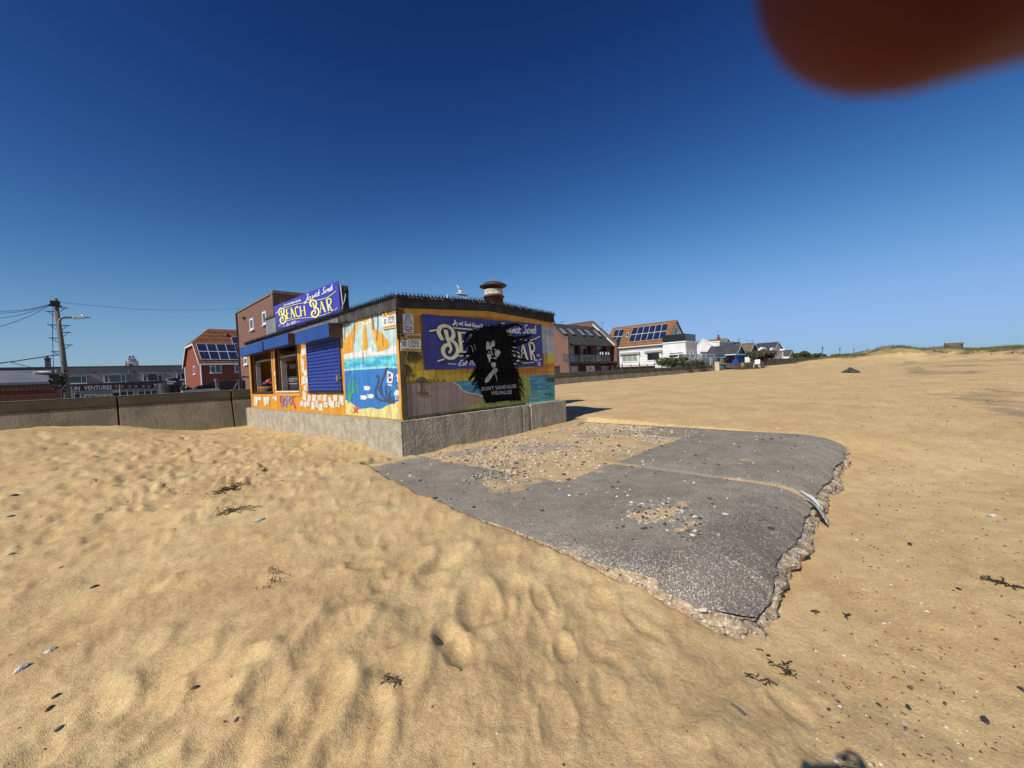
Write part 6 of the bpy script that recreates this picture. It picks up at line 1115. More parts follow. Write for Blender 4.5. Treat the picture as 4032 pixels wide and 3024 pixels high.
bush_at('large rounded dark green bush in front of the white house', 'R6', 80, 512, 470, 690, 13.3, 2600, .16, M_leaf); bush_at('lower clipped dark bush in front of the white terrace wall', 'R6', 470, 570, 790, 680, 12.5, 1300, .14, M_leaf)
fe = thing('garden_fence', 'dark brown post and rail fence in front of the white house', 'fence', (45, 13.2, .2)); 
u_0, u_1 = onV('R5', 1440, 1080, 13.2)[0], onV('R6', 800, 640, 13.2)[0]; zf = 1.75; m = MB()
for z in (1.42, 1.70): m.box(u_0, u_1, 13.2, 13.25, z, z+.05)
m.build('rail', paint('fence_brown', (.10,.06,.045)), fe); k = u_0
for i in range(14): m = MB(); m.box(k, k+.09, 13.14, 13.2, .2, 1.95 if i % 2 else 1.8); m.build('post', paint('fence_brown', (.10,.06,.045)), fe); k += (u_1-u_0-.1)/13
m = MB(); m.box(onV('R5', 1650, 1060, 13.5)[0], onV('C4', 1000, 500, 13.5)[0], 13.5, 13.7, .1, 1.62); tag(m.build('brick_plinth_wall', M_oldred, None, loc=(38, 13.5, .1)), 'low red brick wall under the white house windows', 'wall')
m = MB(); m.box(onV('R5', 1445, 1060, 13.6)[0], onV('R5', 1640, 1060, 13.6)[0], 13.6, 13.65, .1, 1.62)
tag(m.build('board_fence', paint('grey_board', (.10,.10,.11)), None, loc=(36, 13.6, .1)), 'dark grey board fence beside the balcony house', 'fence')
for x0, x1 in ((1078,1128), (1188,1226)): 
    r_ = rectV('R6', x0, 530, x1, 640, 13.2); m = MB(); m.box(r_[0], r_[1], 13.2, 13.6, .1, r_[3]); m.box(r_[0]-.06, r_[1]+.06, 13.15, 13.65, r_[3]+.002, r_[3]+.08); tag(m.build('brick_pier', M_brick, None, loc=(r_[0], 13.2, .1)), 'brick gate pier nearer the garage front' if x0 == 1078 else 'brick gate pier nearer the blue house fence', 'pier')
m = MB(); r_ = rectV('R6', 1228, 495, 1405, 620, 13.6); k = r_[0]
while k < r_[1]: m.box(k, k+.16, 13.6, 13.64, .1, r_[3]-.25+random.uniform(-.12,.25)); k += .2
tag(m.build('stake_fence', paint('black_stake', (.035,.032,.03)), None, loc=(r_[0], 13.6, .1)), 'ragged black stake fence in front of the blue house', 'fence')

# further houses: long axis inland, roof slope to the sun, gable to the sea
def house(name, lab, sheet, rl_, rr_, er, el, ue, ur_, wm, rm, gm2=None, zb=.2):
    E1, E0 = onU(sheet, *er, ue), onU(sheet, *el, ue); R1_, R0_ = onU(sheet, *rr_, ur_), onU(sheet, *rl_, ur_); v0_, v1_ = E1[1], E0[1]; ze_ = (E1[2]+E0[2])/2; zr_ = (R1_[2]+R0_[2])/2; u2 = 2*ur_-ue
    t = thing(name, lab, 'house', (ue, v0_, zb)); m = MB(); m.box(ue+.25, u2-.25, v0_+.1, v1_, zb, ze_-.02); m.build('wall', wm, t); m = MB(); m.slab([(ue+.25, v0_+.1, ze_-.018), (u2-.25, v0_+.1, ze_-.018), (ur_, v0_+.1, zr_-.1)], (0, .15, 0)); m.build('gable', gm2 or wm, t)
    m = MB(); m.slab([(ue, v0_-.15, ze_-.1), (ue, v1_+.1, ze_-.1), (ur_, v1_+.1, zr_), (ur_, v0_-.15, zr_)], (0, 0, .12)); m.slab([(u2, v0_-.15, ze_-.1), (u2, v1_+.1, ze_-.1), (ur_, v1_+.1, zr_), (ur_, v0_-.15, zr_)], (0, 0, .12)); m.build('roof', rm, t)
    m = MB(); m.slab([(ue-.02, v0_-.18, ze_-.25), (ue-.02, v0_-.18, ze_), (ur_, v0_-.18, zr_+.12), (ur_, v0_-.18, zr_-.15)], (0, .025, 0)); m.slab([(u2, v0_-.18, ze_-.25), (u2, v0_-.18, ze_), (ur_, v0_-.18, zr_+.12), (ur_, v0_-.18, zr_-.15)], (0, .025, 0)); m.build('barge_board', M_upvc, t)
    return t, (v0_, v1_, ze_, zr_)
M_bluew = paint('blue_boards', (.03,.22,.34)); 
house('blue_house', 'bright blue boarded house with dark grey roof and white barge boards', 'R6', (805,348), (1462,312), (1408,462), (880,485), 76, 79, M_bluew, M_grslate)
house('brown_roofed_house', 'white house with brown tiled roof and gable coloured as shaded, just beyond the blue house', 'R6', (1340,300), (1680,272), (1640,440), (1330,462), 86, 89.5, M_wall_w, M_brtile, paint('shaded_grey', (.26,.24,.22)))  # the gable's shade is put into its grey colour
t, _ = house('ochre_roofed_house', 'white house with lichen yellow roof and red chimney behind the terrace block', 'R6', (700,225), (1130,222), (1130,335), (650,345), 87, 92, M_wall_w, mat('ochre_tiles', (.30,.20,.055), (.22,.16,.05), 1, rough=.9, tiles=(.3,.2), bump=.5))
q = [onU('R6', *p, 84) for p in ((700,365),(828,212),(985,330),(985,420),(700,420))]; m = MB(); m.slab(q, (2.2, 0, 0)); m.build('cross_gable', M_wall_w, t); m = MB()
for a, b in ((0,1),(1,2)): m.slab([q[a]+np.array([-.1,0,0]), q[b]+np.array([-.1,0,0]), q[b]+np.array([-.1,0,.28]), q[a]+np.array([-.1,0,.28])], (2.5, 0, 0))
m.build('gable_trim', M_upvc, t)
q = [onU('R6', *p, 84.8) for p in ((925,245),(1120,235),(1120,325),(990,328))]; m = MB(); m.slab(q, (7, 0, 0)); m.build('dormer', M_wall_w, t); q = [onU('R6', *p, 84.7) for p in ((915,246),(1128,232),(1128,252),(920,266))]; m = MB(); m.slab(q, (7.5, 0, 0)); m.build('dormer_roof', M_upvc, t)
q = [onU('R6', *p, 91) for p in ((1068,172),(1114,172),(1114,235),(1068,235))]; m = MB(); m.slab(q, (.9, 0, 0)); m.build('chimney', M_red, t); c = sum(q[:2])/2; m = MB(); m.lathe((c[0]+.4, c[1], c[2]), [(.2,0),(.16,.5),(.2,.55),(.1,.6)], 8); m.build('chimney_pot', M_dark, t)
m = MB(); q = [onV('R6', *p, 26) for p in ((1122,236),(1385,250),(1385,310),(1122,312))]; m.slab(q, (0, 6, 0)); tag(m.build('shaded_flat_roofed_side', paint('shade_side_dark', (.075,.075,.08)), None, loc=tuple(q[3])), 'flat roofed upper storey coloured as a shaded side, right of the red chimney', 'building')  # shaded side of the white dormer, its shade put into the dark colour
m = MB(); q = [onV('R6', *p, 30) for p in ((1380,252),(1475,248),(1490,300),(1380,300))]; m.slab(q, (0, 5, 0)); tag(m.build('brick_upper_storey', M_red, None, loc=tuple(q[3])), 'red brick upper storey peeping over the brown tiled roof', 'building')
t, hh = house('slate_house', 'large house with dark slate roof behind the grey green shrubs', 'R6', (1700,288), (1960,268), (2065,372), (1700,392), 106, 111, M_wall_w, M_grslate)
for x0, xm_, x1, y0, y1, lab in ((1765,1840,1950,338,415,0), (1985,2015,2050,345,420,1)):
    q = [onU('R6', *p, 104) for p in ((x0,y1-25),(xm_,y0),(x1,y1-22),(x1,y1+25),(x0,y1+25))]; m = MB(); m.slab(q, (3, 0, 0)); m.build('white_dormer', M_wall_w, t)
house('grey_bungalow', 'low grey roofed bungalow at the end of the row of houses', 'R6', (2030,408), (2290,404), (2330,492), (2010,494), 124, 128, M_wall_w, mat('grey_tiles', (.12,.115,.11), (.09,.088,.085), 1, tiles=(.3,.2)))
bush_at('tall ragged grey green shrubs in front of the slate house', 'R6', 1690, 392, 1850, 560, 12.6, 1500, .30, M_leaf3, spiky=True, group='shrubs by the slate house'); bush_at('bushy grey green shrub beside the grey bungalow', 'R6', 1840, 400, 1995, 560, 12.8, 1500, .30, M_leaf3, spiky=True, group='shrubs by the slate house')
aerial('tall aerial above the brown tiled roof', 'R6', 1460, 205, 280, 20, 5); aerial('aerial above the slate house roof', 'R6', 1605, 225, 275, 22, 5); aerial('thin forked aerial left of the slate house ridge', 'R6', 1692, 220, 290, 24, 5)
bs = thing('blue_kiosk', 'open blue framed kiosk with white roof edge beside the steps', 'kiosk', onV('R6', 1480, 620, 12.6)); r_ = rectV('R6', 1405, 465, 1560, 620, 12.6)
m = MB(); [m.box(u_, u_+.14, y_, y_+.14, .2, r_[3]-.1) for u_ in (r_[0], (r_[0]+r_[1])/2, r_[1]-.14) for y_ in (12.6, 14)]; m.build('posts', paint('dark_teal', (.03,.10,.15)), bs); m = MB(); m.box(r_[0]-.3, r_[1]+.2, 12.5, 14.2, r_[3]-.09, r_[3]+.05); m.build('roof', M_upvc, bs); m = MB(); m.box(r_[0]+.1, r_[1]-.1, 14.15, 14.2, .2, r_[3]-.1); m.build('back_panel', paint('dark_back', (.03,.03,.035)), bs)
r_ = rectV('R6', 1430, 558, 1522, 606, 12.3); t = thing('blue_bin', 'bright blue storage bin in front of the blue kiosk', 'bin', (r_[0], 12.3, .2)); m = MB(); m.hexa([(r_[0]+.1, 12.3, .2), (r_[1]-.1, 12.3, .2), (r_[1]-.1, 13, .2), (r_[0]+.1, 13, .2)], [(r_[0], 12.25, r_[3]-.1), (r_[1], 12.25, r_[3]-.1), (r_[1], 13.05, r_[3]-.1), (r_[0], 13.05, r_[3]-.1)]); m.build('body', paint('bin_blue', (.02,.06,.50)), t); m = MB(); m.box(r_[0]-.05, r_[1]+.05, 12.2, 13.1, r_[3]-.098, r_[3]); m.build('lid', paint('bin_blue', (.02,.06,.50)), t, bevel=.03)
t = thing('glazed_shelter', 'white framed glazed wind shelter on the promenade near the shrubs', 'shelter', onV('R6', 1760, 600, 13.2)); 
for x0, x1 in ((1645,1755), (1760,1885)): r_ = rectV('R6', x0, 535, x1, 590, 13.2); windowV(t, (r_[0], r_[1], .9, r_[3]), 13.2, (.5,), glass=mat('green_glass', (.10,.16,.15), (.2,.25,.23), 1, rough=.1), fw_=.14, name='glazed_panel')
cc = far('R6', 1770, 690, 62); t = thing('plastic_chair', 'white plastic chair tipped on the sand beside the low wall', 'chair', cc); m = MB(); m.box(cc[0]-.3, cc[0]+.3, cc[1]-.3, cc[1]+.3, cc[2]+.42, cc[2]+.47); m.build('seat', M_upvc, t); m = MB(); m.slab([(cc[0]+.3, cc[1]-.3, cc[2]+.47), (cc[0]+.3, cc[1]+.3, cc[2]+.47), (cc[0]+.45, cc[1]+.3, cc[2]+1.0), (cc[0]+.45, cc[1]-.3, cc[2]+1.0)], (.04, 0, 0)); m.build('backrest', M_upvc, t)
for sx in (-.27,.27):
    for sy in (-.27,.27): m = MB(); m.tube([(cc[0]+sx, cc[1]+sy, cc[2]+.42), (cc[0]+sx*1.15, cc[1]+sy*1.15, cc[2]-.05)], .03, 6); m.build('leg', M_upvc, t)
c = far('R6', 1680, 665, 66); m = MB(); 
for i in range(900):
    a = random.gauss(0, 1.0)*2.4; y_ = c[1]+random.gauss(0, .5); x_ = c[0]+a; z_ = gz(x_, y_) if i % 9 == 0 else zlast; zlast = z_
    m.spike((x_, y_, z_-.02), (random.uniform(-.5,.9), random.uniform(-.5,.5), 1), random.uniform(.3, .7), .022)
tag(m.build('grass_mound', M_leaf2, None, loc=(c[0], c[1], .5)), 'mound of rough green grass at the foot of the low wall', 'grass mound')

# ---------------------------------------------------------------- far right: tower, posts, trees, dune grass, dark heap
tl, tr_ = far('R7', 1538, 100, 280), far('R7', 1700, 98, 280); tc_ = (tl+tr_)/2; Rr = np.linalg.norm(tr_-tl)/2; th = far('R7', 1618, 54, 280)[2]; tw = thing('martello_tower', 'squat round brick tower on the horizon above the dunes', 'tower', (tc_[0], tc_[1], 1))
M_tw = mat('tower_brick', (.17,.125,.10), (.13,.10,.085), .4, rough=.95, bump=.5, bsc=2)
m = MB(); m.lathe((tc_[0], tc_[1], 0), [(Rr*1.0,0),(Rr*1.0,2.5),(Rr*.96,th-1.2),(Rr*.98,th-1.1),(Rr*.98,th-.2),(Rr*.9,th-.2)], 40); m.build('drum_wall', M_tw, tw); m = MB(); m.box(tc_[0]-2.5, tc_[0]+2.5, tc_[1]-3, tc_[1]+3, th-.3, th+.6); m.tube([(tc_[0]-3, tc_[1]+3, th), (tc_[0]-3, tc_[1]+3, th+1.2)], .15, 5); m.build('roof_hut', M_tw, tw)
for i, (x, y0, y1, r_, lab) in enumerate(((511,88,140,130,'nearest and tallest distant lamp post beyond the curved wall'),(657,96,142,150,'second distant lamp post along the dunes'),(776,98,132,175,'third distant lamp post along the dunes'),(892,100,130,200,'farthest distant lamp post before the dune crest'))):
    a = far('R7', x, y0, r_); t = thing('distant_lamp_post', lab, 'lamp post', (a[0], a[1], 1), 'distant lamp posts'); m = MB(); m.tube([(a[0], a[1], .8), tuple(a)], .10, 6); m.build('column', paint('post_grey', (.12,.13,.14)), t); m = MB(); m.box(a[0]-.16, a[0]+.16, a[1]-.2, a[1]+.2, a[2]-.1, a[2]+.35); m.build('lamp_head', paint('post_grey', (.12,.13,.14)), t)
def far_bush(lab, x0, y0, x1, y1, r_, n, size, m, trunk=False):
    a, b = far('R7', x0, (y0+y1)/2, r_), far('R7', x1, (y0+y1)/2, r_); t_, bo = far('R7', (x0+x1)/2, y0, r_)[2], far('R7', (x0+x1)/2, y1, r_)[2]; w = np.linalg.norm(b-a)/2; c = (a+b)/2; leafy('tree' if trunk else 'bush', lab, (c[0], c[1], (t_+bo)/2), (w, w, (t_-bo)/2), n, size, m, trunk=trunk)
far_bush('round green tree just beyond the grey bungalow', 312, 116, 412, 172, 120, 2200, .5, M_leaf2, True); far_bush('dark bush between the bungalow and the round tree', 255, 138, 300, 172, 118, 500, .4, M_leaf, False); far_bush('low dark hedge behind the first distant lamp post', 425, 134, 540, 172, 160, 900, .5, M_leaf, False); far_bush('brown scrub line below the middle lamp posts', 545, 138, 700, 174, 135, 1200, .4, M_leaf3, False); far_bush('dark scrub on the rise before the dune crest', 690, 136, 780, 168, 120, 800, .4, M_leaf2, False)
for x, y0, y1, r_, w, lab in ((20,100,150,128,70,'white and grey bungalow roof by the white pole'),):
    a = far('R7', 85, 112, 120); b = far('R7', 240, 112, 120); pl_ = far('R7', 175, 95, 112); m = MB(); m.tube([(pl_[0], pl_[1], .5), tuple(pl_)], .07, 6); m.box(pl_[0]-.5, pl_[0]+.5, pl_[1]-.5, pl_[1]+.5, pl_[2]-.3, pl_[2]); tag(m.build('white_post', M_wht, None, loc=(pl_[0], pl_[1], .5)), 'slim white post with a square head beside the grey bungalow', 'post')
for (x0, x1, y0, y1, r_, lab, mm) in ((1115,1250,94,112,170,'long low dark roof on the dune crest',M_slate),(900,1080,104,126,190,'row of low reddish roofs behind the dune crest',M_brtile),(780,900,120,134,185,'low reddish roofs left of the dune crest',M_brtile)):
    a, b = far('R7', x0, y1, r_), far('R7', x1, y1, r_); z_ = far('R7', (x0+x1)/2, y0, r_)[2]; d = np.array([3.0, 0, 0]); m = MB(); m.hexa([(a[0],a[1],a[2]-.5),(b[0],b[1],b[2]-.5),(b[0]+6,b[1],b[2]-.5),(a[0]+6,a[1],a[2]-.5)], [(a[0]+2.5,a[1]-1,z_),(b[0]+2.5,b[1]+1,z_),(b[0]+3.5,b[1]+1,z_),(a[0]+3.5,a[1]-1,z_)]); m.box(min(a[0],b[0])+.5, max(a[0],b[0])+5.5, min(a[1],b[1])+.6, max(a[1],b[1])-.6, .5, a[2]-.3); tag(m.build('distant_building', mm, None, loc=tuple(a)), lab, 'building')
c = far('R7', 747, 238, 38); zc = gz(c[0], c[1]); m = MB(); 
for i in range(44):
    a_ = random.uniform(0, 6.3); q_ = random.random()**.6; m.lump((c[0]+.30*q_*math.cos(a_), c[1]+.45*q_*math.sin(a_), zc+.02+.30*(1-q_)), .10, .13, .08, rot=random.random()*3, jag=.4)
tag(m.build('dark_heap', mat('heap', (.085,.085,.08), (.05,.05,.05), 3, rough=.9), None, loc=(c[0], c[1], zc)), 'lone grey heap of stones on the open sand below the dunes', 'heap')
mg = MB(); xs, ys = [], []
for i in range(8000):
    th_ = math.radians(random.uniform(-22, 13)); r_ = random.uniform(50, 96) if random.random() < .75 else random.uniform(96, 150); xs.append(CAM[0]+r_*math.cos(th_)); ys.append(CAM[1]+r_*math.sin(th_))
xs, ys = np.array(xs), np.array(ys); zs = beach_z(xs, ys); thx = np.degrees(np.arctan2(ys-CAM[1], xs-CAM[0])); keep = (zs > np.interp(thx, [-30,-14,-11,-8,-5,-2,0,3,7,14], [1.0,1.0,.95,1.0,1.1,1.05,1.15,1.05,.95,.9])) & (fbm(xs*.16, ys*.16, 3, 71)+.25*(zs > 1.5) > -.02) & (ys < 10.5)
for x, y, z in zip(xs[keep], ys[keep], zs[keep]):
    for k in range(7): mg.spike((x+random.gauss(0,.22), y+random.gauss(0,.22), z-.03), (random.gauss(.35,.35), random.gauss(0,.35), 1), random.uniform(.25, .55), .025)
tag(mg.build('marram_grass', mat('marram', (.17,.16,.06), (.085,.095,.03), .3, rough=.8), None, loc=(60, -5, 1)), kind='stuff')

# ---------------------------------------------------------------- beach litter
def col_mat(n, c, c2, sc=20, **k): return mat(n, c, c2, sc, **k)
M_st_d = col_mat('dark_flint', (.035,.033,.032), (.10,.09,.08), 30, rough=.5); M_st_b = col_mat('brown_pebble', (.16,.09,.05), (.09,.055,.035), 30, rough=.6); M_shell = col_mat('bleached_shell', (.78,.75,.68), (.60,.56,.49), 40, rough=.5)
M_cream = col_mat('cream_pebble', (.60,.51,.37), (.42,.33,.23), 40, rough=.8); M_weed = col_mat('dry_seaweed', (.022,.018,.013), (.05,.038,.025), 30, rough=.6); M_drift = col_mat('driftwood', (.42,.30,.17), (.30,.21,.12), 25, rough=.9)
def scatter(name, m, n, fn, smin, smax, flat=.6, lab=None, kind='stuff', zfn=None):
    P_ = [fn() for _ in range(n)]; P_ = [p for p in P_ if p is not None]; xs = np.array([p[0] for p in P_]); ys = np.array([p[1] for p in P_]); zs = (zfn or beach_z)(xs, ys); mb = MB()
    for x, y, z, p in zip(xs, ys, zs, P_):
        s_ = random.uniform(smin, smax)*(random.random()**1.5*.8+.4)*(p[2] if len(p) > 2 else 1)
        mb.lump((x, y, z+s_*flat*.3), s_, s_*random.uniform(.5, 1), s_*flat*random.uniform(.6, 1), rot=random.uniform(0, 6.3), tilt=random.gauss(0, .25), jag=.3, n=6, m=4)
    o = mb.build(name, m, None); 
    if kind: o['kind'] = kind
    return o
top_z = lambda x, y: slab_top(x, y)[0]
def on_patch():
    u, v = random.uniform(.12, 5.4), random.uniform(-3.75, -.35)
    d = math.exp(-((v+1.9+.0*(u))/1.3)**2) * (1 if u < 4.4 or v > -2.6 else .15)
    d *= float(sstep(-.45, .25, fbm(np.array([u*.9+7]), np.array([v*.9]), 3, 51)[0]+.12))
    return (u, v) if random.random() < d+.06 else None
scatter('gravel', M_cream, 3000, on_patch, .016, .046, .6, zfn=top_z); scatter('gravel', M_st_b, 420, on_patch, .018, .046, .6, zfn=top_z); scatter('gravel', M_st_d, 320, on_patch, .016, .036, .6, zfn=top_z)
def on_slab(): return (random.uniform(-1.4, 6), random.uniform(-6.1, -.3))
scatter('gravel', M_st_d, 300, on_slab, .009, .030, .6, zfn=top_z); scatter('gravel', M_shell, 240, on_slab, .009, .028, .5, zfn=top_z)
def chipspot():
    c = random.choice((('C6',1230,465),('C6',1400,440),('C6',1430,520),('C6',1300,480),('C6',560,310),('C6',640,300),('C6',700,330))); p = onZ(*c, 0); return (p[0]+random.gauss(0, .18), p[1]+random.gauss(0, .12))
scatter('gravel', M_cream, 260, chipspot, .009, .028, .6, zfn=top_z); scatter('gravel', M_st_d, 140, chipspot, .009, .026, .6, zfn=top_z)
def sand_pt():
    r_ = 1.2+20*random.random()**2.2; a = math.radians(random.uniform(-14, 105)); x, y = CAM[0]+r_*math.cos(a), CAM[1]+r_*math.sin(a)
    if -1.9 < x < 6.4 and -6.5 < y < 0: return None
    if -.3 < x < 5.2 and -.3 < y < 10.9: return None
    if y > 11: return None
    return (x, y, .7+r_*.06)
def right_pt():
    r_ = 1.6+30*random.random()**1.8; a = math.radians(random.uniform(-14, 8)); x, y = CAM[0]+r_*math.cos(a), CAM[1]+r_*math.sin(a)
    if -1.9 < x < 6.4 and y > -6.5: return None
    return (x, y, .7+r_*.05)
scatter('pebbles', M_st_d, 420, sand_pt, .003, .009, .6); scatter('pebbles', M_st_b, 900, sand_pt, .003, .008, .6); scatter('shell_fragments', M_shell, 600, sand_pt, .003, .008, .4)
scatter('pebbles', M_st_d, 420, right_pt, .005, .015, .5); scatter('pebbles', M_st_b, 1100, right_pt, .004, .015, .5); scatter('shell_fragments', M_shell, 900, right_pt, .004, .014, .4)
def wrack():
    mb = MB()
    for i in range(900):
        p = right_pt() if i % 3 else (random.gauss(-2.6, .9), random.gauss(.6, .9), 1)
        if p is None or (-1.9 < p[0] < 6.4 and -6.5 < p[1] < 0): continue
        z = gz(p[0], p[1]); a = random.uniform(0, 6.3); L_ = random.uniform(.01, .04)*p[2]; mb.tube([(p[0], p[1], z+.003), (p[0]+L_*.5*math.cos(a), p[1]+L_*.5*math.sin(a), z+.007), (p[0]+L_*math.cos(a+.5), p[1]+L_*math.sin(a+.5), z+.003)], [.0015, .0035*p[2], .001], 4)
    o = mb.build('wrack_litter', M_weed, None); o['kind'] = 'stuff'
wrack()
def stone(lab, sheet, x, y, s_, m=None, el=1.6, name='pebble', cat='pebble'):
    p = onZ(sheet, x, y, -.09); z = gz(p[0], p[1]); p = onZ(sheet, x, y, z); z = gz(p[0], p[1]); mb = MB(); mb.lump((p[0], p[1], z+s_*.25), s_*.72*el, s_*.58, s_*.4, rot=random.uniform(-.3, .9), jag=.16, n=10, m=7)
    return tag(mb.build(name, m or M_st_d, None, True, loc=(p[0], p[1], z)), lab, cat)
for lab, sh_, x, y, s_, m_ in (('long dark flint lying alone in the left middle of the sand','C7',450,800,.024,M_st_d),('round dark pebble above the long dark flint','C7',293,700,.016,M_st_d),('upper dark flat stone of the pair near the lower left corner','C7',268,1320,.017,M_st_d),('lower dark stone of the pair near the lower left corner','C7',237,1378,.017,M_st_d),('smooth grey stone closest to the lower left corner','C7',278,1475,.017,col_mat('grey_stone',(.2,.19,.17),(.14,.13,.12))),
    ('small dark lump of weed covered stone in the lower left sand','C7',925,1250,.016,M_st_d),('cream limpet shaped stone at the end of a sand ridge','C7',796,832,.015,M_cream),('dark stone at the far left edge of the sand','C7',68,341,.035,M_st_d),('second dark stone at the left edge, lower than the first','C7',50,434,.028,M_st_d),('grey stone at the left edge with a pale top','C7',48,618,.024,M_cream),
    ('black stone sitting on the asphalt apron near its left side','C6',598,448,.032,M_st_d),('grey pebble half buried low in the middle left sand','C7',1125,1458,.013,col_mat('grey_stone',(.2,.19,.17),(.14,.13,.12))),('big grey flint half dug out of the sand at the right','C8',1490,1425,.026,M_st_d),('flat grey pebble at the right edge below the wet sand','C8',1655,1295,.018,M_st_d),('dark oval pebble in the right hand sand','C8',1370,858,.02,M_st_d),('black round pebble on the upper right sand','C8',1145,640,.028,M_st_d),
    ('brown oval pebble in the line of shells at lower right','C8',1145,1272,.015,M_st_b),('dark pebble left of the brown one at lower right','C8',1000,1330,.014,M_st_d),('grey wedge shaped pebble at lower right','C8',1137,1348,.018,M_st_d),('brown wedge pebble right of the grey one','C8',1305,1347,.014,M_st_b)): stone(lab, sh_, x, y, s_, m_)
def shell(lab, sheet, x, y, L_, rot):
    p = onZ(sheet, x, y, -.09); z = gz(p[0], p[1]); p = onZ(sheet, x, y, z); z = gz(p[0], p[1]); mb = MB(); n = 14; rings = []
    for i in range(6):
        t = i/5; rings.append([(p[0]+t*(L_*math.cos(a)*math.cos(rot)-L_*.42*math.sin(a)*math.sin(rot))*(1+.08*math.sin(5*a)), p[1]+t*(L_*math.cos(a)*math.sin(rot)+L_*.42*math.sin(a)*math.cos(rot)), z+.004+.011*(1-t*t)+.004*math.sin(3*a+4*t)*t) for a in np.linspace(0, 2*math.pi, n, endpoint=False)])
    for i in range(5):
        for k in range(n): mb.poly([rings[i][k], rings[i][(k+1) % n], rings[i+1][(k+1) % n], rings[i+1][k]])
    o = mb.build('oyster_shell', M_shell, None, True, loc=(p[0], p[1], z)); md = o.modifiers.new('t', 'SOLIDIFY'); md.thickness = .004; return tag(o, lab, 'shell')
shell('upper white oyster shell lying on the sand at lower left', 'C7', 235, 1095, .048, R(75)); shell('lower white oyster shell with brown middle near the left edge', 'C7', 100, 1187, .045, R(60)); shell('bright white shell in the sand below the seaweed clump', 'C7', 1230, 460, .06, .3); shell('white shell fragment on the far part of the asphalt apron', 'C6', 1845, 212, .09, -.7); shell('long white razor shell piece on the right hand sand', 'C8', 1522, 490, .06, -.7)
def weed(lab, sheet, x, y, n, rad_, th=.004, m=None, spread=1.0):
    p = onZ(sheet, x, y, -.12); z = gz(p[0], p[1]); p = onZ(sheet, x, y, z); mb = MB(); ax_ = random.uniform(0, 3.14)
    for i in range(n):
        e1, e2 = random.gauss(0, rad_*.75), random.gauss(0, rad_*.2); q = np.array([p[0]+e1*math.cos(ax_)-e2*math.sin(ax_), p[1]+e1*math.sin(ax_)+e2*math.cos(ax_)]); a = random.uniform(0, 6.3); pts = []
        for k in range(7): pts.append((q[0], q[1], gz(q[0], q[1])+th+random.uniform(0, rad_*.22))); a += random.gauss(0, .6); q = q+np.array([math.cos(a), math.sin(a)])*rad_*.22*spread
        mb.tube(pts, [th*.5]+[th*random.uniform(.7, 1.4) for _ in range(5)]+[th*.3], 5)
    return tag(mb.build('seaweed', m or M_weed, None, loc=(p[0], p[1], z)), lab, 'seaweed')
weed('dark seaweed clump on the trodden sand left of the hut corner', 'C7', 1085, 308, 34, .12, .004); weed('brown seaweed tangle a little nearer than the dark clump', 'C7', 1115, 420, 30, .10, .0035, col_mat('brown_weed', (.07,.05,.03), (.11,.08,.05))); weed('sparse spread of weed scraps in the middle left sand', 'C7', 1290, 745, 24, .17, .0016, None, .2); weed('forked black seaweed frond near the tip of the apron', 'C8', 455, 1240, 8, .045, .003); weed('black curled seaweed knot right of the forked frond', 'C8', 595, 1215, 14, .045, .003); weed('black seaweed strip above the curled knot', 'C8', 530, 1180, 7, .04, .003); weed('small black knot of weed on the bare sand right of the apron tip', 'C8', 705, 950, 6, .03, .004); weed('tiny dark weed clump right of the pale stick', 'C8', 858, 968, 7, .025, .004); weed('twiggy brown weed clump in the lower middle sand', 'C7', 1860, 1250, 16, .036, .002, col_mat('brown_weed', (.07,.05,.03), (.11,.08,.05))); weed('thin dark weed strand at the right of the sand', 'C8', 1565, 830, 10, .09, .004)
def stick(lab, sheet, xa, ya, xb, yb, r_, m):
    a = onZ(sheet, xa, ya, -.2); b = onZ(sheet, xb, yb, -.2); a[2] = gz(a[0], a[1])+r_*1.1; b[2] = gz(b[0], b[1])+r_*1.1; mb = MB(); mb.tube([a, (a+b)/2+np.array([0,0,r_*.3]), b], [r_*.5, r_, r_*.8], 7); return tag(mb.build('driftwood', m, None, True, loc=tuple(a)), lab, 'driftwood')
stick('pale straight stick lying right of the apron tip', 'C8', 975, 1003, 1098, 1030, .006, M_drift); stick('dark bent piece of driftwood below the forked seaweed', 'C8', 325, 1338, 385, 1382, .008, col_mat('grey_drift', (.10,.09,.08), (.16,.14,.12))); stick('short pale splinter on the lower right sand', 'C8', 1295, 1298, 1315, 1312, .005, M_shell); stick('short brown chip of wood in the lower middle sand', 'W', 975, 1500, 998, 1508, .006, M_drift); stick('black stick under the shells near the seaweed clump', 'C7', 1222, 358, 1272, 338, .016, M_st_d)

# ---------------------------------------------------------------- the photographer: one fingertip reaches in front of the lens, the head shades the sand
def cw(x, y, z): return CAM+RIGHT0*x+FWD0*y+UP0*z
def cr_(x, y, z): return CAM+CRX*x+FWD*y+CUP*z
def skin(verts, edges, radii, lev=2):
    me = bpy.data.meshes.new('s'); me.from_pydata([tuple(v) for v in verts], edges, []); o = bpy.data.objects.new('s', me); COL.objects.link(o); md = o.modifiers.new('k', 'SKIN'); 
    for i, r_ in enumerate(radii): me.skin_vertices[0].data[i].radius = (r_, r_) if not isinstance(r_, tuple) else r_
    me.skin_vertices[0].data[0].use_root = True; md.use_smooth_shade = True; sb = o.modifiers.new('s', 'SUBSURF'); sb.levels = sb.render_levels = lev
    dg = bpy.context.evaluated_depsgraph_get(); out = bpy.data.meshes.new_from_object(o.evaluated_get(dg)); bpy.data.objects.remove(o); bpy.data.meshes.remove(me); return out
gy = -.10-CAM[2]
J = {}; V_, E_, Rd = [], [], []
def jn(k, p, r_, par=None): J[k] = len(V_); V_.append(p); Rd.append(r_); (E_.append((J[par], J[k])) if par else None)
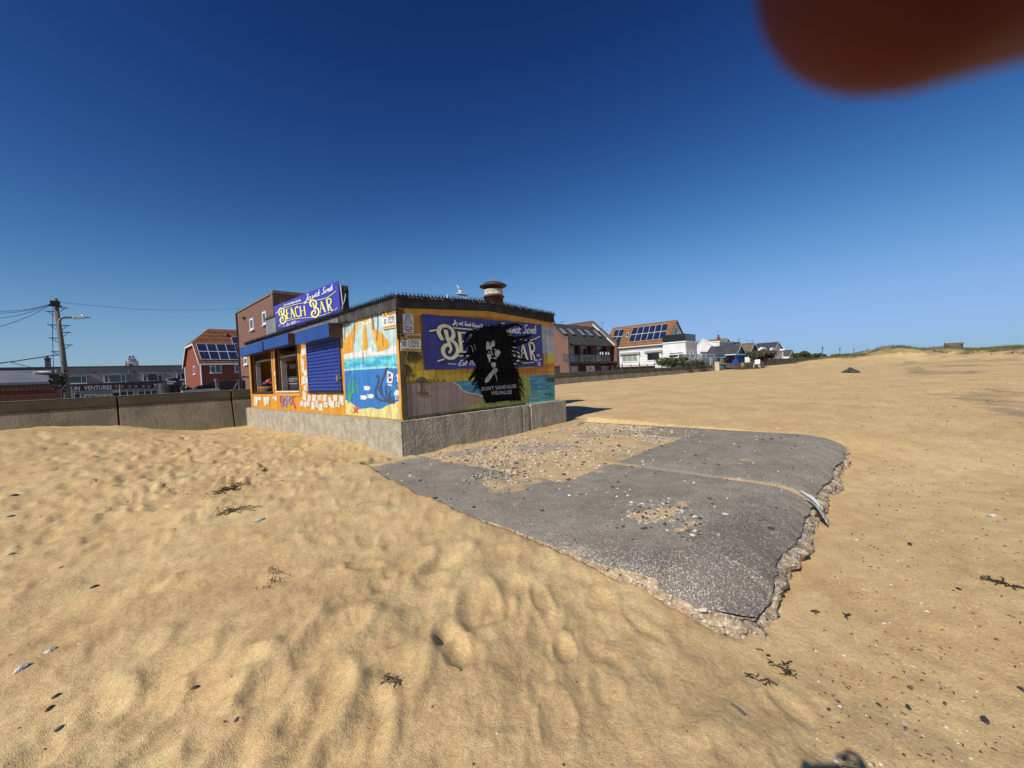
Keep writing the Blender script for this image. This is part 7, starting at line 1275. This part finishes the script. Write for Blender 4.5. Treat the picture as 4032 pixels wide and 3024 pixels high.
HX, HY, HZ = PH = (-.03, -.36, -.02)
jn('pelvis', cw(HX, HY-.10, -.66), (.17,.12)); jn('belly', cw(HX, HY-.10, -.46), (.16,.12), 'pelvis'); jn('chest', cw(HX, HY-.08, -.30), (.18,.13), 'belly'); jn('collar', cw(HX, HY-.06, -.19), (.12,.09), 'chest'); jn('neck', cw(HX, HY-.03, -.11), .058, 'collar'); jn('skull', cw(HX, HY, 0.0), (.078,.09), 'neck'); jn('crown', cw(HX, HY-.01, .085), (.07,.085), 'skull')
for s_, n_ in ((1, 'r'), (-1, 'l')):
    jn(n_+'hip', cw(HX+.10*s_, HY-.10, -.74), .10, 'pelvis'); jn(n_+'knee', cw(HX+.12*s_, HY-.06, -1.10), .062, n_+'hip'); jn(n_+'ankle', cw(HX+.13*s_, HY-.12, gy+.09), .042, n_+'knee'); jn(n_+'toe', cw(HX+.15*s_, HY+.06, gy+.035), .04, n_+'ankle')
    jn(n_+'shoulder', cw(HX+.19*s_, HY-.07, -.22), .07, 'collar'); jn(n_+'elbow', cw(HX+.27*s_+(.03 if s_ > 0 else 0), HY+.10, -.33), .045, n_+'shoulder')
jn('rwrist', cw(.115, -.085, -.035), .028, 'relbow'); jn('lwrist', cw(-.205, -.07, -.06), .028, 'lelbow'); jn('rpalm', cw(.095, -.05, .018), (.03,.018), 'rwrist'); jn('lpalm', cw(-.165, -.04, -.03), (.03,.018), 'lwrist')
body = skin(V_, E_, Rd)
bm = bmesh.new(); bm.from_mesh(body)
def finger(pts, rs):
    vs = [cr_(*p) for p in pts]; me = skin(vs, [(i, i+1) for i in range(len(vs)-1)], rs); t = bmesh.new(); t.from_mesh(me); tmp = bpy.data.meshes.new('x'); t.to_mesh(tmp); bm.from_mesh(tmp); t.free(); bpy.data.meshes.remove(tmp); bpy.data.meshes.remove(me)
# right hand: index over the lens, the others round the phone's end, thumb behind
TIPX = .0
def capsule(pts, rs):
    P_ = crv(pts, 8); n = len(P_); rr_ = np.interp(np.linspace(0, 1, n), np.linspace(0, 1, len(rs)), rs); d = P_[-1]-P_[-2]; d = d/np.linalg.norm(d); rt = rr_[-1]
    Q = list(P_)+[P_[-1]+d*rt*math.sin(a) for a in np.linspace(.12, 1.5, 10)]; q = list(rr_)+[rt*math.cos(a) for a in np.linspace(.12, 1.5, 10)]
    mb = MB(); mb.tube([cr_(*p) for p in Q], q, 28); me_ = bpy.data.meshes.new('x'); me_.from_pydata([tuple(v) for v in mb.v], [], mb.f); bm.from_mesh(me_); bpy.data.meshes.remove(me_)
capsule([(.095,-.05,.03), (.088,-.022,.056), (.070,.006,.058), (.051,.0165,.034), (.0328,.0198,.0280), (.0219,.0203,.0247)], [.0112,.0106,.0098,.0091,.0088,.0085])
finger([(.098,-.05,.015), (.088,-.012,.026), (.062,.010,.022), (.042,.012,.012)], [.010,.0095,.009,.008])
finger([(.100,-.055,0), (.088,-.018,.002), (.060,.008,-.008), (.042,.010,-.018)], [.010,.0092,.0086,.0078])
finger([(.100,-.06,-.015), (.086,-.025,-.022), (.062,.004,-.034), (.046,.008,-.042)], [.009,.0082,.0076,.007])
finger([(.095,-.07,0), (.075,-.060,.008), (.045,-.030,.012), (.025,-.022,.010)], [.012,.011,.0105,.009])
for k, z in enumerate((.014, -.004, -.022, -.038)): finger([(-.165,-.045,z-.015), (-.150,-.012,z), (-.128,.008,z), (-.112,.008,z-.004)], [.010,.0095,.009,.008])
finger([(-.165,-.06,-.02), (-.145,-.050,0), (-.115,-.028,.006), (-.098,-.022,.004)], [.012,.011,.0105,.009])
me = bpy.data.meshes.new('person'); bm.to_mesh(me); bm.free(); bpy.data.meshes.remove(body)
M_skin = mat('skin', (.125,.012,.004), (.10,.009,.003), 60, rough=.6, sss=.2); me.materials.append(M_skin)  # dark red base holds the shade and the red light through the fingertip
M_cloth = mat('dark_jacket', (.03,.035,.05), (.045,.05,.06), 20, rough=.9); me.materials.append(M_cloth); M_jean = mat('jeans', (.04,.06,.11), (.05,.07,.12), 20, rough=.9); me.materials.append(M_jean)
pe = bpy.data.objects.new('person', me); COL.objects.link(pe)
ez = CAM[2]
for p in me.polygons:
    p.use_smooth = True; c = p.center; d = np.array(c)-CAM; fy = float(d@FWD0); fx = float(d@RIGHT0); z = c.z-ez
    if z < -.62: p.material_index = 2
    elif z < -.10 and fy < -.11: p.material_index = 1
tag(pe, 'person behind the camera whose reddish fingertip blurs across the top right corner', 'person')
hb = MB(); hc = cw(HX, HY-.02, .065); hb.lump(hc, .088, .10, .075, rot=YA_, jag=.05, n=16, m=10); hair = hb.build('hair', mat('dark_hair', (.03,.02,.014), (.05,.035,.025), 40, rough=.7), pe, True)
fb_ = MB()
for sx in (-.03, .03): fb_.lump(cw(HX+sx, HY+.082, .005), .012, .012, .009, jag=0)
fb_.build('eyes', paint('eye_white', (.5,.5,.5)), pe, True); nb = MB(); nb.spike(cw(HX, HY+.085, .0), FWD0*.05-UP0*.035, .045, .016, 6); nb.build('nose', M_skin, pe, True); mbm = MB(); mbm.lump(cw(HX, HY+.075, -.055), .022, .01, .007, rot=YA_-math.pi/2, jag=0); mbm.build('mouth', paint('lips', (.3,.09,.07)), pe, True)
for sx in (-.082, .082): eb = MB(); eb.lump(cw(HX+sx, HY-.005, 0), .014, .022, .032, rot=YA_-math.pi/2, jag=.05); eb.build('ear', M_skin, pe, True)
ph = MB(); c8 = [cr_(x, y, z) for y in (-.012, -.004) for (x, z) in ((-.128,-.056), (.018,-.056), (.018,.018), (-.128,.018))]; ph.hexa(c8[:4], c8[4:])
tag(ph.build('phone', paint('phone_black', (.01,.01,.011), rough=.3), None, loc=tuple(CAM), bevel=.003), 'black phone held level behind the lens by the photographer', 'phone')

for o in S.objects:
    if o.parent is None and o.get('category') and not o.get('kind'): o['kind'] = 'thing'
